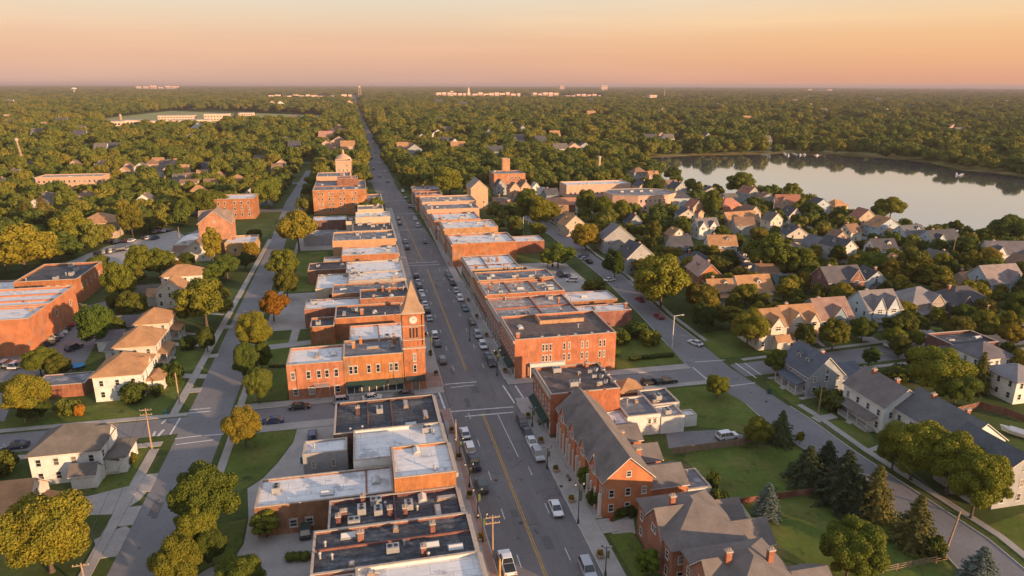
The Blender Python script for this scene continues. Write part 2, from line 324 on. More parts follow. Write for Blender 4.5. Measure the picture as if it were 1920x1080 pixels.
lawn = MB()
for P in [
    gp((443, 813), (556, 806), (548, 828), (518, 868), (490, 896), (462, 914), (420, 926), (422, 880)),
    gp((462, 973), (453, 1018), (430, 1045), (388, 1063), (352, 1085), (372, 1030), (400, 985)),
    [(-31, 152), (-20, 152), (-20, 163), (-6, 165), (-6, 176), (-18, 178), (-31, 178)],
    gp((500, 656), (655, 638), (640, 664), (560, 672), (500, 682)), [(-31, 181), (-22, 181), (-22, 192), (-31, 192)],
    [(-31.5, 240), (-16, 240), (-16, 300), (-31.5, 300)],
    gp((1255, 728), (1365, 722), (1430, 765), (1460, 800), (1395, 812), (1340, 803), (1265, 795)),
    gp((1268, 850), (1400, 832), (1490, 838), (1600, 915), (1700, 1000), (1790, 1060), (1800, 1085), (1560, 1085), (1440, 1010), (1380, 945)),
    gp((1155, 655), (1215, 618), (1250, 640), (1288, 680), (1200, 690), (1156, 693)),
    gp((1308, 628), (1360, 618), (1440, 640), (1510, 655), (1345, 672)),
    gp((1435, 715), (1500, 705), (1500, 760), (1545, 775), (1530, 790), (1490, 762)),
    gp((1545, 790), (1620, 785), (1640, 830), (1700, 860), (1660, 862)),
    gp((1850, 985), (1925, 960), (1925, 1040), (1860, 1008)),
    gp((1530, 630), (1600, 622), (1620, 645), (1570, 652)), gp((1640, 612), (1700, 618), (1752, 636), (1690, 645)),
    gp((1740, 600), (1830, 605), (1900, 615), (1800, 628)), gp((1300, 520), (1380, 560), (1500, 570), (1560, 585), (1480, 600), (1320, 590)),
    gp((0, 790), (0, 806), (300, 780), (345, 730), (350, 700), (250, 735), (180, 760), (60, 770)), gp((222, 835), (295, 832), (262, 905), (200, 925), (140, 918), (200, 880)),
    gp((128, 690), (150, 690), (205, 665), (210, 650), (160, 650)), gp((325, 655), (390, 660), (378, 690), (330, 700)), gp((590, 482), (620, 478), (622, 498), (570, 500)),
]: lawn.sheet(P, .004)
struct('lawn', lawn, 'lawn')

lot = MB()
for P in [
    gp((558, 800), (628, 794), (640, 830), (600, 900), (600, 1005), (590, 1085), (360, 1085), (390, 1066), (442, 1043), (457, 1020), (466, 973), (464, 916), (492, 898), (520, 869), (550, 829)),
    gp((492, 648), (652, 629), (652, 637), (495, 657)), gp((505, 683), (537, 681), (537, 690), (505, 692)), gp((551, 605), (567, 603), (556, 642), (541, 643)),
    [(-30, 200), (-16, 200), (-16, 238), (-30, 238)], [(-30, 303), (-5, 303), (-5, 345), (-30, 345)],
    gp((150, 934), (262, 906), (292, 900), (264, 936), (222, 964), (155, 966)), gp((176, 1012), (235, 985), (256, 1000), (218, 1034), (182, 1032)),
    gp((105, 500), (200, 462), (330, 432), (346, 442), (330, 482), (200, 505), (150, 512)),
    gp((560, 1068), (600, 1000), (610, 1085), (540, 1085)),
    gp((1225, 718), (1262, 716), (1262, 726), (1225, 728)),
]: lot.sheet(P, .008)
lot.sheet([(60.5, 193), (79.5, 193), (79.5, 262), (60, 262)], .006)
lot.sheet([(35, 240), (60, 240), (60, 263), (35, 263)], .007)
for P in [gp((1132, 985), (1186, 965), (1192, 1000), (1150, 1003)), gp((1280, 948), (1330, 942), (1345, 960), (1290, 960)),
          gp((1478, 650), (1545, 668), (1560, 664), (1500, 642)), gp((1600, 628), (1640, 645), (1655, 642), (1615, 620)), gp((1700, 603), (1752, 640), (1775, 636), (1716, 600)),
          gp((1520, 782), (1560, 775), (1572, 783), (1535, 792)), gp((300, 600), (345, 604), (340, 612), (296, 608)), gp((320, 700), (395, 702), (392, 710), (316, 708)), gp((330, 642), (388, 644), (386, 650), (328, 648))]:
    lot.sheet(P, .009)
struct('concrete_lot', lot, 'concrete')
ya = MB()
for P in [gp((115, 612), (155, 575), (212, 562), (205, 600), (152, 692), (60, 712), (0, 712), (0, 672), (90, 645)),
          gp((0, 712), (40, 712), (8, 790), (0, 790)), gp((328, 484), (345, 442), (372, 430), (392, 440), (380, 462), (345, 490)),
          gp((1248, 811), (1342, 806), (1394, 815), (1388, 828), (1254, 841)),
          gp((1780, 492), (1850, 488), (1925, 500), (1925, 512), (1846, 510), (1800, 514)),
          gp((1760, 655), (1830, 640), (1800, 668), (1740, 682)),
          gp((1390, 388), (1440, 404), (1480, 414), (1480, 424), (1430, 415), (1380, 396)), gp((1270, 372), (1392, 386), (1382, 396), (1260, 380)),
          gp((1478, 414), (1560, 432), (1640, 446), (1720, 462), (1780, 478), (1780, 490), (1700, 474), (1600, 452), (1478, 425))]:
    ya.sheet(P, .007)
struct('parking_lot', ya, 'asphalt_side')
br = MB(); br.sheet([(12.6, 134), (16.3, 134), (16.3, 139.1), (12.6, 139.1)], .123)
# side streets
side = MB()
side.sheet([(-40.2, 55), (-31.4, 55), (-31.4, 160), (-32, 200), (-35.5, 305), (-38.5, 434), (-41, 600), (-45, 600), (-46.5, 436), (-42.3, 306), (-41.2, 200), (-40.5, 160)], .013)
side.sheet([(-340, 142), (-340, 134), (-77, 138), (-54, 139), (-40.3, 139.5), (-40.3, 147.3), (-54, 147), (-77, 146.8)], .012)
side.sheet([(-31.3, 139.5), (16.4, 139.5), (16.4, 147.8), (-31.3, 147.6)], .012)
WK = gp((975, 405), (1030, 440), (1080, 480), (1130, 520), (1200, 590), (1255, 650), (1290, 690), (1400, 758), (1441, 795), (1742, 1007), (1810, 1080), (1900, 1190))
EK = gp((1010, 405), (1068, 442), (1112, 480), (1168, 518), (1245, 590), (1310, 640), (1370, 690), (1481, 762), (1514, 783), (1604, 848), (1852, 1011), (1930, 1076), (2080, 1190))
side.sheet(WK + EK[::-1], .013)
side.sheet([(31.7, 141), (86, 141), (86, 148.8), (31.7, 148.6)], .012)
side.sheet([(91, 141.3), (140, 143), (200, 146.2), (420, 154), (420, 163), (200, 157.4), (140, 152.8), (91, 149)], .012)
side.sheet([(92, 222), (150, 224), (250, 226), (250, 232), (150, 230.5), (92, 230)], .012)
for (ya_, yb_) in ((405, 415), (520, 529), (656, 665)): side.sheet([(-160, ya_), (16, ya_), (16, yb_), (-160, yb_)], .012); side.sheet([(28, ya_), (88, ya_), (88, yb_), (28, yb_)], .012)
struct('side_street', side, 'asphalt_side')
RC = [(24.05, 55), (24.05, 290), (20, 400), (15.6, 500), (11.8, 950), (-3, 2300), (-30, 5200)]
RW = [7.55, 7.55, 7.6, 8.2, 8.2, 8.5, 9]
mr_ = MB()
mr_.sheet([(c[0] - w_, c[1]) for c, w_ in zip(RC, RW)] + [(c[0] + w_, c[1]) for c, w_ in zip(RC, RW)][::-1], .021)
struct('main_street', mr_, 'asphalt')
# painted markings
def strip(mb, p, q, w_, z):
    d = Vector((q[0] - p[0], q[1] - p[1])); d.normalize(); n_ = Vector((-d.y, d.x)) * w_ / 2
    mb.sheet([(p[0] + n_.x, p[1] + n_.y), (q[0] + n_.x, q[1] + n_.y), (q[0] - n_.x, q[1] - n_.y), (p[0] - n_.x, p[1] - n_.y)], z)
wm = MB()
for a_, b_, w_ in [((833, 721), (893, 716), .4), ((845, 727), (889, 722), .3), ((943, 723), (965, 756), .4), ((966, 723), (986, 753), .4), ((845, 772), (963, 763), .4), ((872, 781), (963, 773), .4),
                   ((822, 733), (835, 769), .4), ((355, 769), (395, 765), .35), ((353, 775), (395, 771), .35), ((319, 815), (338, 784), .35), ((287, 818), (291, 809), .5), ((296, 818), (307, 806), .6),
                   ((303, 795), (311, 787), .4), ((328, 823), (378, 817), .35), ((384, 817), (420, 814), .35), ((329, 834), (400, 825), .35),
                   ((1299, 689), (1326, 712), .35), ((1379, 681), (1418, 709), .35), ((1396, 681), (1427, 703), .35), ((1303, 679), (1359, 675), .3), ((1369, 724), (1416, 718), .35),
                   ((750, 494), (822, 491), .45), ((752, 499), (824, 496), .45), ((933, 777), (972, 857), .16), ((716, 378), (767, 376), .5), ((727, 402), (790, 400), .5), ((700, 338), (740, 337), .6), ((690, 303), (733, 302), .7), ((738, 432), (790, 430), .4)]:
    strip(wm, g(*a_), g(*b_), w_, .036)
for x_, y0_, y1_, sp in ((20.15, 60, 136, 12.2), (27.9, 60, 110, 12.2), (20.15, 160, 262, 14), (27.9, 160, 262, 14), (20.2, 272, 380, 16), (27.6, 272, 380, 16)):
    y_ = y0_
    while y_ < y1_: strip(wm, (x_, y_), (x_, y_ + 3), .14, .036); y_ += sp
for k in range(9): strip(wm, (30.0, 165 + k * 11), (31.6, 165 + k * 11), .1, .036)
for k in range(9): strip(wm, (16.5, 165 + k * 11), (18.2, 165 + k * 11), .1, .036)
struct('road_marking', wm, 'paint')
ym = MB()
for dx in (-.17, .17): strip(ym, (23.35 + dx, 55), (23.25 + dx, 135.5), .16, .036); strip(ym, (23.2 + dx, 160), (23.2 + dx, 262), .16, .036); strip(ym, (22.6 + dx, 274), (20.5 + dx, 380), .16, .036)
struct('centre_line_marking', ym, 'ypaint')
# pavements with kerbs
pv = MB(); kb = MB(); gs = MB()
def pave(x0, x1, y0, y1, kerbs=''):
    pv.box(x0, x1, y0, y1, 0.0, .12)
    if 'E' in kerbs: kb.box(x1, x1 + .16, y0, y1, 0, .13)
    if 'W' in kerbs: kb.box(x0 - .16, x0, y0, y1, 0, .13)
    if 'N' in kerbs: kb.box(x0, x1, y1, y1 + .16, 0, .13)
    if 'S' in kerbs: kb.box(x0, x1, y0 - .16, y0, 0, .13)
pave(12.42, 16.3, 55, 139.2, 'E'); pave(-29.9, 12.4, 136.4, 139.3, 'N')
pave(12.42, 16.3, 150.8, 404, 'E'); pave(-31, 16.3, 148.0, 150.75, 'S')
pave(31.8, 35.0, 55, 138.6, 'W'); pave(31.8, 60, 138.64, 140.8, 'N'); pave(60.1, 84, 139.2, 140.8, 'N')
pave(31.8, 34.2, 151.9, 404, 'W'); pave(31.8, 80, 149.0, 151.85, 'S')
pave(-44.4, -42.6, 55, 133.6); pave(-44.4, -42.6, 149.3, 330); pave(-340, -40.5, 147.6, 149.2); pave(-75, -42.6, 134.8, 136.6)
pave(-30.0, -28.4, 100, 136.3); pave(-30.6, -29.0, 150.8, 330)
for y0_, y1_ in ((118, 124), (108, 113.5), (100, 104), (160, 162.5), (182, 184.5), (205, 208)): pv.box(-42.55, -40.25, y0_, y1_, 0, .1)
pv.prism([(-340, 132.5), (-340, 131), (-77, 135), (-75, 136.6), (-77, 136.6)], 0, .12)
# east street pavement, following its kerb
def offs(P, d):
    out = []
    for i, p in enumerate(P):
        a = Vector(P[max(0, i - 1)]); b = Vector(P[min(len(P) - 1, i + 1)]); t_ = (b - a).normalized(); n_ = Vector((-t_.y, t_.x)); out.append((p[0] + n_.x * d, p[1] + n_.y * d))
    return out
def ribbon(mb, P, d0, d1, z0, z1):
    A = offs(P, d0); B = offs(P, d1)
    for i in range(len(P) - 1):
        q = [A[i], A[i + 1], B[i + 1], B[i]]; mb.prism(q, z0, z1)
ribbon(kb, EK[7:], .02, .2, 0, .13); ribbon(pv, EK[7:], 1.9, 3.3, 0, .12)
ribbon(kb, EK[:6], .02, .2, 0, .13); ribbon(pv, EK[:6], 1.6, 2.8, 0, .12)
ribbon(kb, WK[7:], -.2, -.02, 0, .13); ribbon(kb, WK[:6], -.2, -.02, 0, .13)
for P_, s_ in (([(96, 150.6), (140, 154.2), (200, 158.6), (420, 165)], 1), ([(96, 139.6), (140, 141), (200, 144.2), (420, 152)], -1)):
    ribbon(pv, P_, 0 if s_ > 0 else -1.4, 1.4 if s_ > 0 else 0, 0, .12)
pv.prism(gp((1330, 706), (1340, 704), (1262, 632), (1252, 632)), 0, .119) if False else None
pv.box(35.05, 36.28, 93.5, 121.4, 0, .119); pv.box(35.05, 37.5, 89.5, 93.2, 0, .119)
# paths to doors
for a_, b_, w_ in [((1630, 845), (1665, 832), 1.2), ((1500, 748), (1560, 735), 1.2), ((1545, 650), (1508, 620), 1.2), ((1622, 640), (1600, 615), 1.2), ((1500, 655), (1470, 630), 1.2),
                   ((345, 625), (385, 628), 1.2), ((325, 585), (420, 590), 1.2), ((1460, 665), (1470, 640), 1.2)]:
    strip(pv, g(*a_), g(*b_), w_, .05)
struct('pavement', pv, 'concrete'); struct('kerb', kb, 'kerbstone')
bp = MB(); bp.box(15.2, 16.28, 55, 139, .121, .126); bp.box(12.6, 16.28, 133.5, 139.1, .1265, .131); bp.box(12.6, 16.28, 151, 160, .121, .128); bp.box(31.9, 34.9, 263, 271, .121, .128); struct('brick_pavement', bp, 'brickpave')
# repairs: sealed cracks and darker patches
rc_ = random.Random(12); ck = MB(); pt_ = MB()
def crack(x, y, ang, n, st):
    p_ = (x, y)
    for _ in range(n):
        ang += rc_.uniform(-.5, .5); q_ = (p_[0] + math.cos(ang) * st, p_[1] + math.sin(ang) * st)
        strip(ck, p_, q_, rc_.uniform(.06, .11), .030); p_ = q_
for _ in range(34): crack(rc_.uniform(17, 30.5), rc_.uniform(62, 260), rc_.choice([0, math.pi, 1.57]), rc_.randint(3, 7), .8)
for _ in range(16): crack(rc_.uniform(-39.5, -33), rc_.uniform(92, 250), rc_.choice([0, 1.57, .6]), rc_.randint(3, 6), .7)
for _ in range(10): crack(rc_.uniform(86, 91), rc_.uniform(120, 230), rc_.choice([0, 1.57]), rc_.randint(3, 6), .7)
for _ in range(12):
    x_, y_ = rc_.uniform(18, 29), rc_.uniform(65, 250); a_, b_ = rc_.uniform(.8, 1.8), rc_.uniform(1.5, 5); pt_.sheet([(x_, y_), (x_ + a_, y_), (x_ + a_, y_ + b_), (x_, y_ + b_)], .0295)
for _ in range(7):
    x_, y_ = rc_.uniform(-39.4, -34.5), rc_.uniform(92, 250); a_, b_ = rc_.uniform(.8, 1.8), rc_.uniform(1.5, 6); pt_.sheet([(x_, y_), (x_ + a_, y_), (x_ + a_, y_ + b_), (x_, y_ + b_)], .0285)
struct('sealed_crack', ck, 'dark'); struct('asphalt_patch', pt_, 'patch')
# manholes
mh = MB()
for p_ in ((1052, 913), (977, 981), (930, 901), (990, 806), (860, 540), (1510, 706), (1437, 753)):
    x_, y_ = g(*p_); mh.cyl(x_, y_, 0, .044 if p_[0] != 1052 else .128, .38, n=12)
struct('manhole_cover', mh, 'dark')
# ------------------------------------------------------------------ windows and doors
_wc = {}
SIDE_RZ = {'S': 0, 'E': math.pi / 2, 'N': math.pi, 'W': -math.pi / 2}
def win_mesh(w_, h_, style):
    k = (round(w_, 2), round(h_, 2), style)
    if k in _wc: return _wc[k]
    a = MB(); f = .09
    a.box(-w_ / 2, -w_ / 2 + f, -.06, .02, 0, h_); a.box(w_ / 2 - f, w_ / 2, -.06, .02, 0, h_)
    a.box(-w_ / 2 + f, w_ / 2 - f, -.06, .02, 0, f); a.box(-w_ / 2 + f, w_ / 2 - f, -.06, .02, h_ - f, h_)
    a.box(-w_ / 2 + f, w_ / 2 - f, -.05, .02, h_ / 2 - .03, h_ / 2 + .03)
    if w_ > 1.5: a.box(-.04, .04, -.052, .02, f, h_ - f)
    if style == 'stone':
        a.box(-w_ / 2 - .12, w_ / 2 + .12, -.12, .02, -.16, -.005, 1); a.box(-w_ / 2 - .1, w_ / 2 + .1, -.09, .02, h_ + .005, h_ + .25, 1)
    elif style == 'shut':
        a.box(-w_ / 2 - .45, -w_ / 2 - .04, -.05, .02, 0, h_, 2); a.box(w_ / 2 + .04, w_ / 2 + .45, -.05, .02, 0, h_, 2)
        a.box(-w_ / 2 - .06, w_ / 2 + .06, -.1, .02, -.08, -.005)
    else: a.box(-w_ / 2 - .06, w_ / 2 + .06, -.1, .02, -.08, -.005)
    p = MB(); p.box(-w_ / 2 + f, w_ / 2 - f, -.02, .015, f, h_ - f)
    # one mesh with the glass in it for windows too far off to take apart
    b = MB(); b.v = a.v[:]; b.f = a.f[:]; b.mi = a.mi[:]; b.add(p.v, p.f, 3)
    _wc[k] = (a.mesh('window', ['trim', 'stone', 'dark']), p.mesh('pane', ['glass']), b.mesh('window', ['trim', 'stone', 'dark', 'glass']))
    return _wc[k]
def window(parent, side, x, y, z, w_, h_, style='plain', near=True):
    A, P, B = win_mesh(w_, h_, style)
    o = put('window', A if near else B, parent, loc=(x, y, z), rz=SIDE_RZ[side])
    if near: put('pane', P, o)
    return o
_dm = {}
def door(parent, side, x, y, z=0.05, w_=1.0, h_=2.1):
    k = (w_, h_)
    if k not in _dm:
        a = MB(); a.box(-w_ / 2, w_ / 2, -.05, .02, 0, h_); a.box(-w_ / 2 - .12, -w_ / 2 - .005, -.08, .02, 0, h_ + .12, 1); a.box(w_ / 2 + .005, w_ / 2 + .12, -.08, .02, 0, h_ + .12, 1)
        a.box(-w_ / 2, w_ / 2, -.08, .02, h_ + .005, h_ + .12, 1); a.box(-.3, .3, -.07, -.052, h_ * .5, h_ * .88, 2); _dm[k] = a.mesh('door', ['wood', 'trim', 'glass'])
    return put('door', _dm[k], parent, loc=(x, y, z), rz=SIDE_RZ[side])
# rooftop fittings (shared meshes)
a = MB(); a.box(-.9, .9, -.65, .65, .15, 1.1); a.box(-.8, -.6, -.6, .6, 0, .15); a.box(.6, .8, -.6, .6, 0, .15); a.cyl(-.4, 0, 1.1, 1.18, .36, n=10, mi=1); a.cyl(.45, 0, 1.1, 1.18, .3, n=10, mi=1); AC = a.mesh('air_conditioner', ['metal', 'dark'])
a = MB(); a.cyl(0, 0, 0, .9, .16, n=8); a.cyl(0, 0, .9, 1.1, .28, .12, n=8); VENT = a.mesh('vent_pipe', ['metal'])
a = MB(); a.box(-1.1, 1.1, -.7, .7, 0, .3); a.extx([(-.62, .3), (.62, .3), (0, .65)], -1.0, 1.0, 1); SKYL = a.mesh('skylight', ['metal', 'lampglass'])
a = MB(); a.box(-.45, .45, -.35, .35, 0, 1.5); a.box(-.55, .55, -.45, .45, 1.5, 1.68, 1); a.cyl(-.18, 0, 1.68, 1.95, .12, n=8, mi=2); a.cyl(.2, 0, 1.68, 1.95, .12, n=8, mi=2); CHIM = a.mesh('chimney', ['brick', 'stone', 'rust'])
a = MB(); a.box(-.5, .5, -.4, .4, 0, .55); a.box(-.3, .3, -.25, .25, .55, .7, 1); a.tube((.5, 0, .3), (1.2, 0, .1), .1, mi=1); DUCT = a.mesh('duct_box', ['rust', 'metal'])
a = MB(); a.box(-1.6, 1.6, -.5, .5, 0, .35); a.box(-1.4, 1.4, -.35, .35, .35, .5, 1); HATCH = a.mesh('roof_hatch', ['rust', 'metal'])

BRICK_OR = (.43, .165, .076); BRICK_RED = (.29, .125, .08); BRICK_DK = (.18, .085, .065); TAN = (.46, .27, .15); CREAM = (.50, .42, .31); WHITE = (.62, .61, .58); GREY = (.33, .33, .34); PINK = (.50, .32, .22); SCX0 = -215.0
AWN = [(.02, .05, .04), (.035, .05, .045), (.16, .04, .03), (.05, .07, .13), (.30, .26, .2)]

def shop(label, x0, x1, y0, y1, top, wall=BRICK_OR, roof='w', front=None, group=None, par=.42, wm='brick', win=(), units=3, party=(), name='flat_roofed_shop', cat='shop building',
         near=True, storeys=2, awning=None, cope='stone', frontcol=None, seed=None):
    r = random.Random(seed if seed is not None else int(x0 * 31 + y0 * 17 + top * 7))
    x0 += .012; x1 -= .012; y0 += .012; y1 -= .012
    if wm == 'brick': q_ = r.uniform(.82, 1.08); wall = (wall[0] * q_, wall[1] * q_ * r.uniform(.94, 1.16), wall[2] * q_ * r.uniform(.9, 1.25))
    if par == .42: par = .42 * r.uniform(.75, 1.5)
    cx, cy = (x0 + x1) / 2, (y0 + y1) / 2
    root = empty(name, (cx, cy, 0)); tag(root, label, cat, group)
    X0, X1, Y0, Y1 = x0 - cx, x1 - cx, y0 - cy, y1 - cy; t_ = .3; h = top - par
    a = MB(); a.box(X0, X1, Y0, Y0 + t_, 0, top); a.box(X0, X1, Y1 - t_, Y1, 0, top); a.box(X0, X0 + t_, Y0 + t_, Y1 - t_, 0, top); a.box(X1 - t_, X1, Y0 + t_, Y1 - t_, 0, top)
    if name == 'flat_roofed_shop' and (X1 - X0) > 14 and front and front in 'EW':      # stepped end piers on the long party walls
        for k in (1, 2, 3):
            xx = X0 + (X1 - X0) * k / 4
            if r.random() < .5: a.box(xx, xx + .5, Y0 - .0, Y0 + t_ + .01, top, top + .35)
    wo_ = a.build('wall', wm, root, wall)
    a = MB(); a.box(X0 + t_ + .004, X1 - t_ - .004, Y0 + t_ + .004, Y1 - t_ - .004, h - .3, h); 
    a.build('roof', ROOFS[roof], root)
    a = MB(); c_ = .12; z0, z1 = top + .003, top + c_ + r.random() * .04
    a.box(X0, X1, Y0, Y0 + t_ + .05, z0, z1); a.box(X0, X1, Y1 - t_ - .05, Y1, z0, z1); a.box(X0, X0 + t_ + .05, Y0 + t_ + .05, Y1 - t_ - .05, z0, z1); a.box(X1 - t_ - .05, X1, Y0 + t_ + .05, Y1 - t_ - .05, z0, z1)
    a.build('coping', cope, root)
    for (ax, p) in party:
        a = MB()
        if ax == 'x': a.box(p - cx - .14, p - cx + .14, Y0 + t_ + .06, Y1 - t_ - .06, h - .1, top - .05)
        else: a.box(X0 + t_ + .06, X1 - t_ - .06, p - cy - .14, p - cy + .14, h - .1, top - .05)
        a.build('party_wall', wm, root, wall)
    if front:
        sg = {'W': -1, 'E': 1, 'S': -1}[front]
        if front in 'EW':
            L_ = Y1 - Y0; fx = X0 if front == 'W' else X1
            a = MB(); a.box(fx + sg * .02, fx + sg * .42, Y0 + .02, Y1 - .02, top - .75, top - .25); a.box(fx + sg * .02, fx + sg * .25, Y0 + .02, Y1 - .02, top - 1.05, top - .755)
            nb = max(2, int(L_ / .9))
            for k in range(nb): yy = Y0 + .3 + k * (L_ - .6) / (nb - 1); a.box(fx + sg * .255, fx + sg * .38, yy - .08, yy + .08, top - 1.1, top - .76)
            a.build('cornice', 'stone', root)
            a = MB(); a.box(fx - sg * .05, fx + sg * .04, Y0 + .35, Y1 - .35, .5, 2.9); a.build('storefront_glass', 'shopglass', root)
            a = MB(); nb = max(2, round(L_ / 2.6))
            for k in range(nb + 1): yy = Y0 + .2 + k * (L_ - .4) / nb; a.box(fx, fx + sg * .14, yy - .12, yy + .12, .12, 2.95)
            a.box(fx, fx + sg * .1, Y0 + .35, Y1 - .35, .12, .52); a.build('storefront_frame', 'trim', root)
            a = MB(); a.box(fx + sg * .005, fx + sg * .2, Y0 + .1, Y1 - .1, 3.0, 3.75); a.build('sign_band', 'cloth', root, r.choice([(.3, .22, .16), (.1, .12, .1), (.35, .3, .25), (.2, .08, .06)]))
            door(root, front, fx + sg * .1, Y0 + L_ * .5, .12)
            nw = max(2, int(L_ / 2.1))
            for s_ in range(1, storeys):
                for k in range(nw): window(root, front, fx, Y0 + (k + .5) * L_ / nw, 1.2 + 3.1 * s_ + .2, .95, 1.9, 'stone', near)
        else: L_ = X1 - X0
        if awning:
            for (u0, u1, ci) in awning:
                a = MB()
                if front == 'S': a.extx([(Y0 - .01, 3.5), (Y0 - 1.4, 2.7), (Y0 - 1.4, 2.45), (Y0 - .01, 2.9)], u0 - cx, u1 - cx)
                else: a.exty([(fx + sg * .22, 3.6), (fx + sg * 1.5, 2.8), (fx + sg * 1.5, 2.5), (fx + sg * .22, 3.0)], u0 - cy, u1 - cy)
                a.build('awning', 'cloth', root, AWN[ci])
    for (sd_, u, z, w_, h_) in win:
        x_, y_ = {'S': (u - cx, Y0), 'N': (u - cx, Y1), 'E': (X1, u - cy), 'W': (X0, u - cy)}[sd_]
        window(root, sd_, x_, y_, z, w_, h_, 'stone', near)
    pads = []
    for k in range(units):
        me, rr = r.choice([(AC, 1.2), (AC, 1.2), (VENT, .3), (VENT, .3), (DUCT, .9), (SKYL, 1.3), (HATCH, 1.7), (CHIM, .6)])
        for _ in range(12):
            if X1 - X0 < 2 * rr + 1 or Y1 - Y0 < 2 * rr + 1: break
            xx = r.uniform(X0 + t_ + rr, X1 - t_ - rr); yy = r.uniform(Y0 + t_ + rr, Y1 - t_ - rr)
            if all((xx - p[0]) ** 2 + (yy - p[1]) ** 2 > (rr + p[2] + .1) ** 2 for p in pads) and all(abs((xx + cx if ax == 'x' else yy + cy) - p) > rr + .2 for ax, p in party):
                pads.append((xx, yy, rr)); put(me.name.split('.')[0], me, root, color=(wall if me is CHIM else None), loc=(xx, yy, h + .002), rz=r.choice([0, math.pi / 2])); break
    return root

# ---- south of the crossing, left side of the main street
GL = 'flat roofed shops along the main street'
shop('black tar roofed corner shop in three bays, opposite the clock tower', -8, 12.3, 119.95, 133.6, 6.5, BRICK_DK, 'b', 'E', GL, units=7, party=[('x', -1.5), ('x', 3.2)], storeys=1, awning=[(121, 132, 3)])
shop('white roofed shop with sooty stains next to the black corner shop', -4.3, 12.35, 108.75, 119.9, 7, WHITE, 'w', 'E', GL, wm='wall', units=3, storeys=2)
shop('small grey walled annex with a white roof behind the stained white roofed shop', -13.3, -5.45, 114.4, 119.4, 6, (.30, .30, .31), 'w', None, GL, wm='wall', units=1, par=.25, win=[('S', -11.5, 3.2, .7, 1.3), ('S', -8, 3.2, .7, 1.3)], name='grey_annex', cat='annex')
a = empty('outside_stair', (-5.0, 111.6, 0)); tag(a, 'grey outside stair with railing beside the grey walled annex', 'stair')
b_ = MB()
for k in range(14): b_.box(-3.2 + k * .34, -2.8 + k * .34, -1, .6, .2 + k * .3, .34 + k * .3)
b_.build('tread', 'wood', a); b_ = MB(); b_.tube((-3.2, -1, 1.3), (1.8, -1, 5.5), .05); b_.tube((-3.2, .6, 1.3), (1.8, .6, 5.5), .05)
for k in range(8): b_.tube((-3.1 + k * .66, -1, .2 + k * .56), (-3.1 + k * .66, -1, 1.4 + k * .56), .035); b_.tube((-3.1 + k * .66, .6, .1 + k * .56), (-3.1 + k * .66, .6, 1.4 + k * .56), .035)
b_.build('railing', 'dark', a)
shop('two storey brick shop with a clean white roof and bright side wall', 2.3, 12.35, 98.4, 108.65, 9, BRICK_OR, 'w', 'E', GL, units=2)
shop('long low brick building with a white roof reaching back towards the lone street tree', -19.7, 2.25, 100.3, 108.6, 5.4, BRICK_RED, 'w', None, GL, units=3, par=.25, party=[('x', -2.2)], name='long_low_building', cat='commercial building', win=[('S', u, 1.2, 1.2, 1.3) for u in (-14, -11.5)])
shop('black roofed shop crowded with vents, in front of the bright brick side wall', -8, 12.45, 90.55, 98.3, 6.4, BRICK_DK, 'b', 'E', GL, units=18, storeys=1, party=[('x', 2.1)])
shop('black roofed shop with a stepped back corner near the bottom edge', -9.9, 13.0, 80.75, 90.45, 6.6, BRICK_RED, 'b', 'E', GL, units=16, storeys=1, party=[('y', 86.2)])
shop('white roofed shop cut by the bottom edge of the photo', -3.9, 13.1, 62, 80.65, 7, WHITE, 'w', 'E', GL, wm='wall', units=2, storeys=2)
shop('black roofed back building at the very bottom edge', -12, -4.0, 62, 80.6, 6.2, BRICK_DK, 'b', None, GL, units=3)

# ---- corner building and clock tower
shop('orange brick corner building with an iron balcony, under the white roof on its west half', -19.2, -6.62, 150.8, 161.6, 8.7, BRICK_OR, 'w', None, GL, units=2, name='brick_corner_building', cat='commercial building', par=.45,
     win=[('S', u, 5.1, .95, 1.8) for u in (-17.9, -14.5, -12.2, -10.4, -8.3)] + [('S', u, 1.2, 1.1, 1.6) for u in (-17.6, -14.2, -8.2)] + [('W', u, 5.1, .95, 1.8) for u in (153, 156, 159)] + [('W', u, 1.3, .95, 1.6) for u in (153, 157)])
r0 = shop('orange brick corner building with a green awning, beside the clock tower', -6.58, 7.2, 150.75, 161.6, 9.6, BRICK_OR, 'g', 'S', GL, units=7, name='brick_corner_building', cat='commercial building', par=.45, awning=[(-6.2, 3.0, 0), (3.4, 7.0, 1)],
     win=[('S', u, 5.4, .9, 1.9) for u in (-5.0, -3.9, -.9, 1.2, 4.2, 5.4)])
a = MB(); a.box(-6.4, 2.6, -5.50, -5.42, .5, 2.55); a.box(3.2, 6.6, -5.5, -5.42, .5, 2.55); a.build('storefront_glass', 'shopglass', r0)
a = MB()
for u in (-6.5, -4.8, -3.1, -1.4, .3, 2.0, 3.0, 4.9, 6.7): a.box(u - .1, u + .1, -5.62, -5.42, .12, 2.6)
a.box(-6.6, 6.8, -5.56, -5.501, .12, .5); a.build('storefront_frame', 'trim', r0)
b_ = empty('iron_balcony', (-11.6, 150.1, 0)); tag(b_, 'grey iron balcony and stair on the corner building front', 'balcony')
a = MB(); a.box(-1.7, 1.7, -.7, .66, 3.3, 3.45); a.build('platform', 'metal', b_)
a = MB()
for k in range(9): a.tube((-1.65 + k * .41, -.68, 3.45), (-1.65 + k * .41, -.68, 4.4), .03)
a.tube((-1.7, -.68, 4.4), (1.7, -.68, 4.4), .04); a.tube((-1.6, -.6, 0), (-1.6, -.6, 3.3), .07); a.tube((1.6, -.6, 0), (1.6, -.6, 3.3), .07); a.tube((-1.6, -.6, 0), (0, -.6, 3.3), .05); a.build('railing', 'metal', b_)

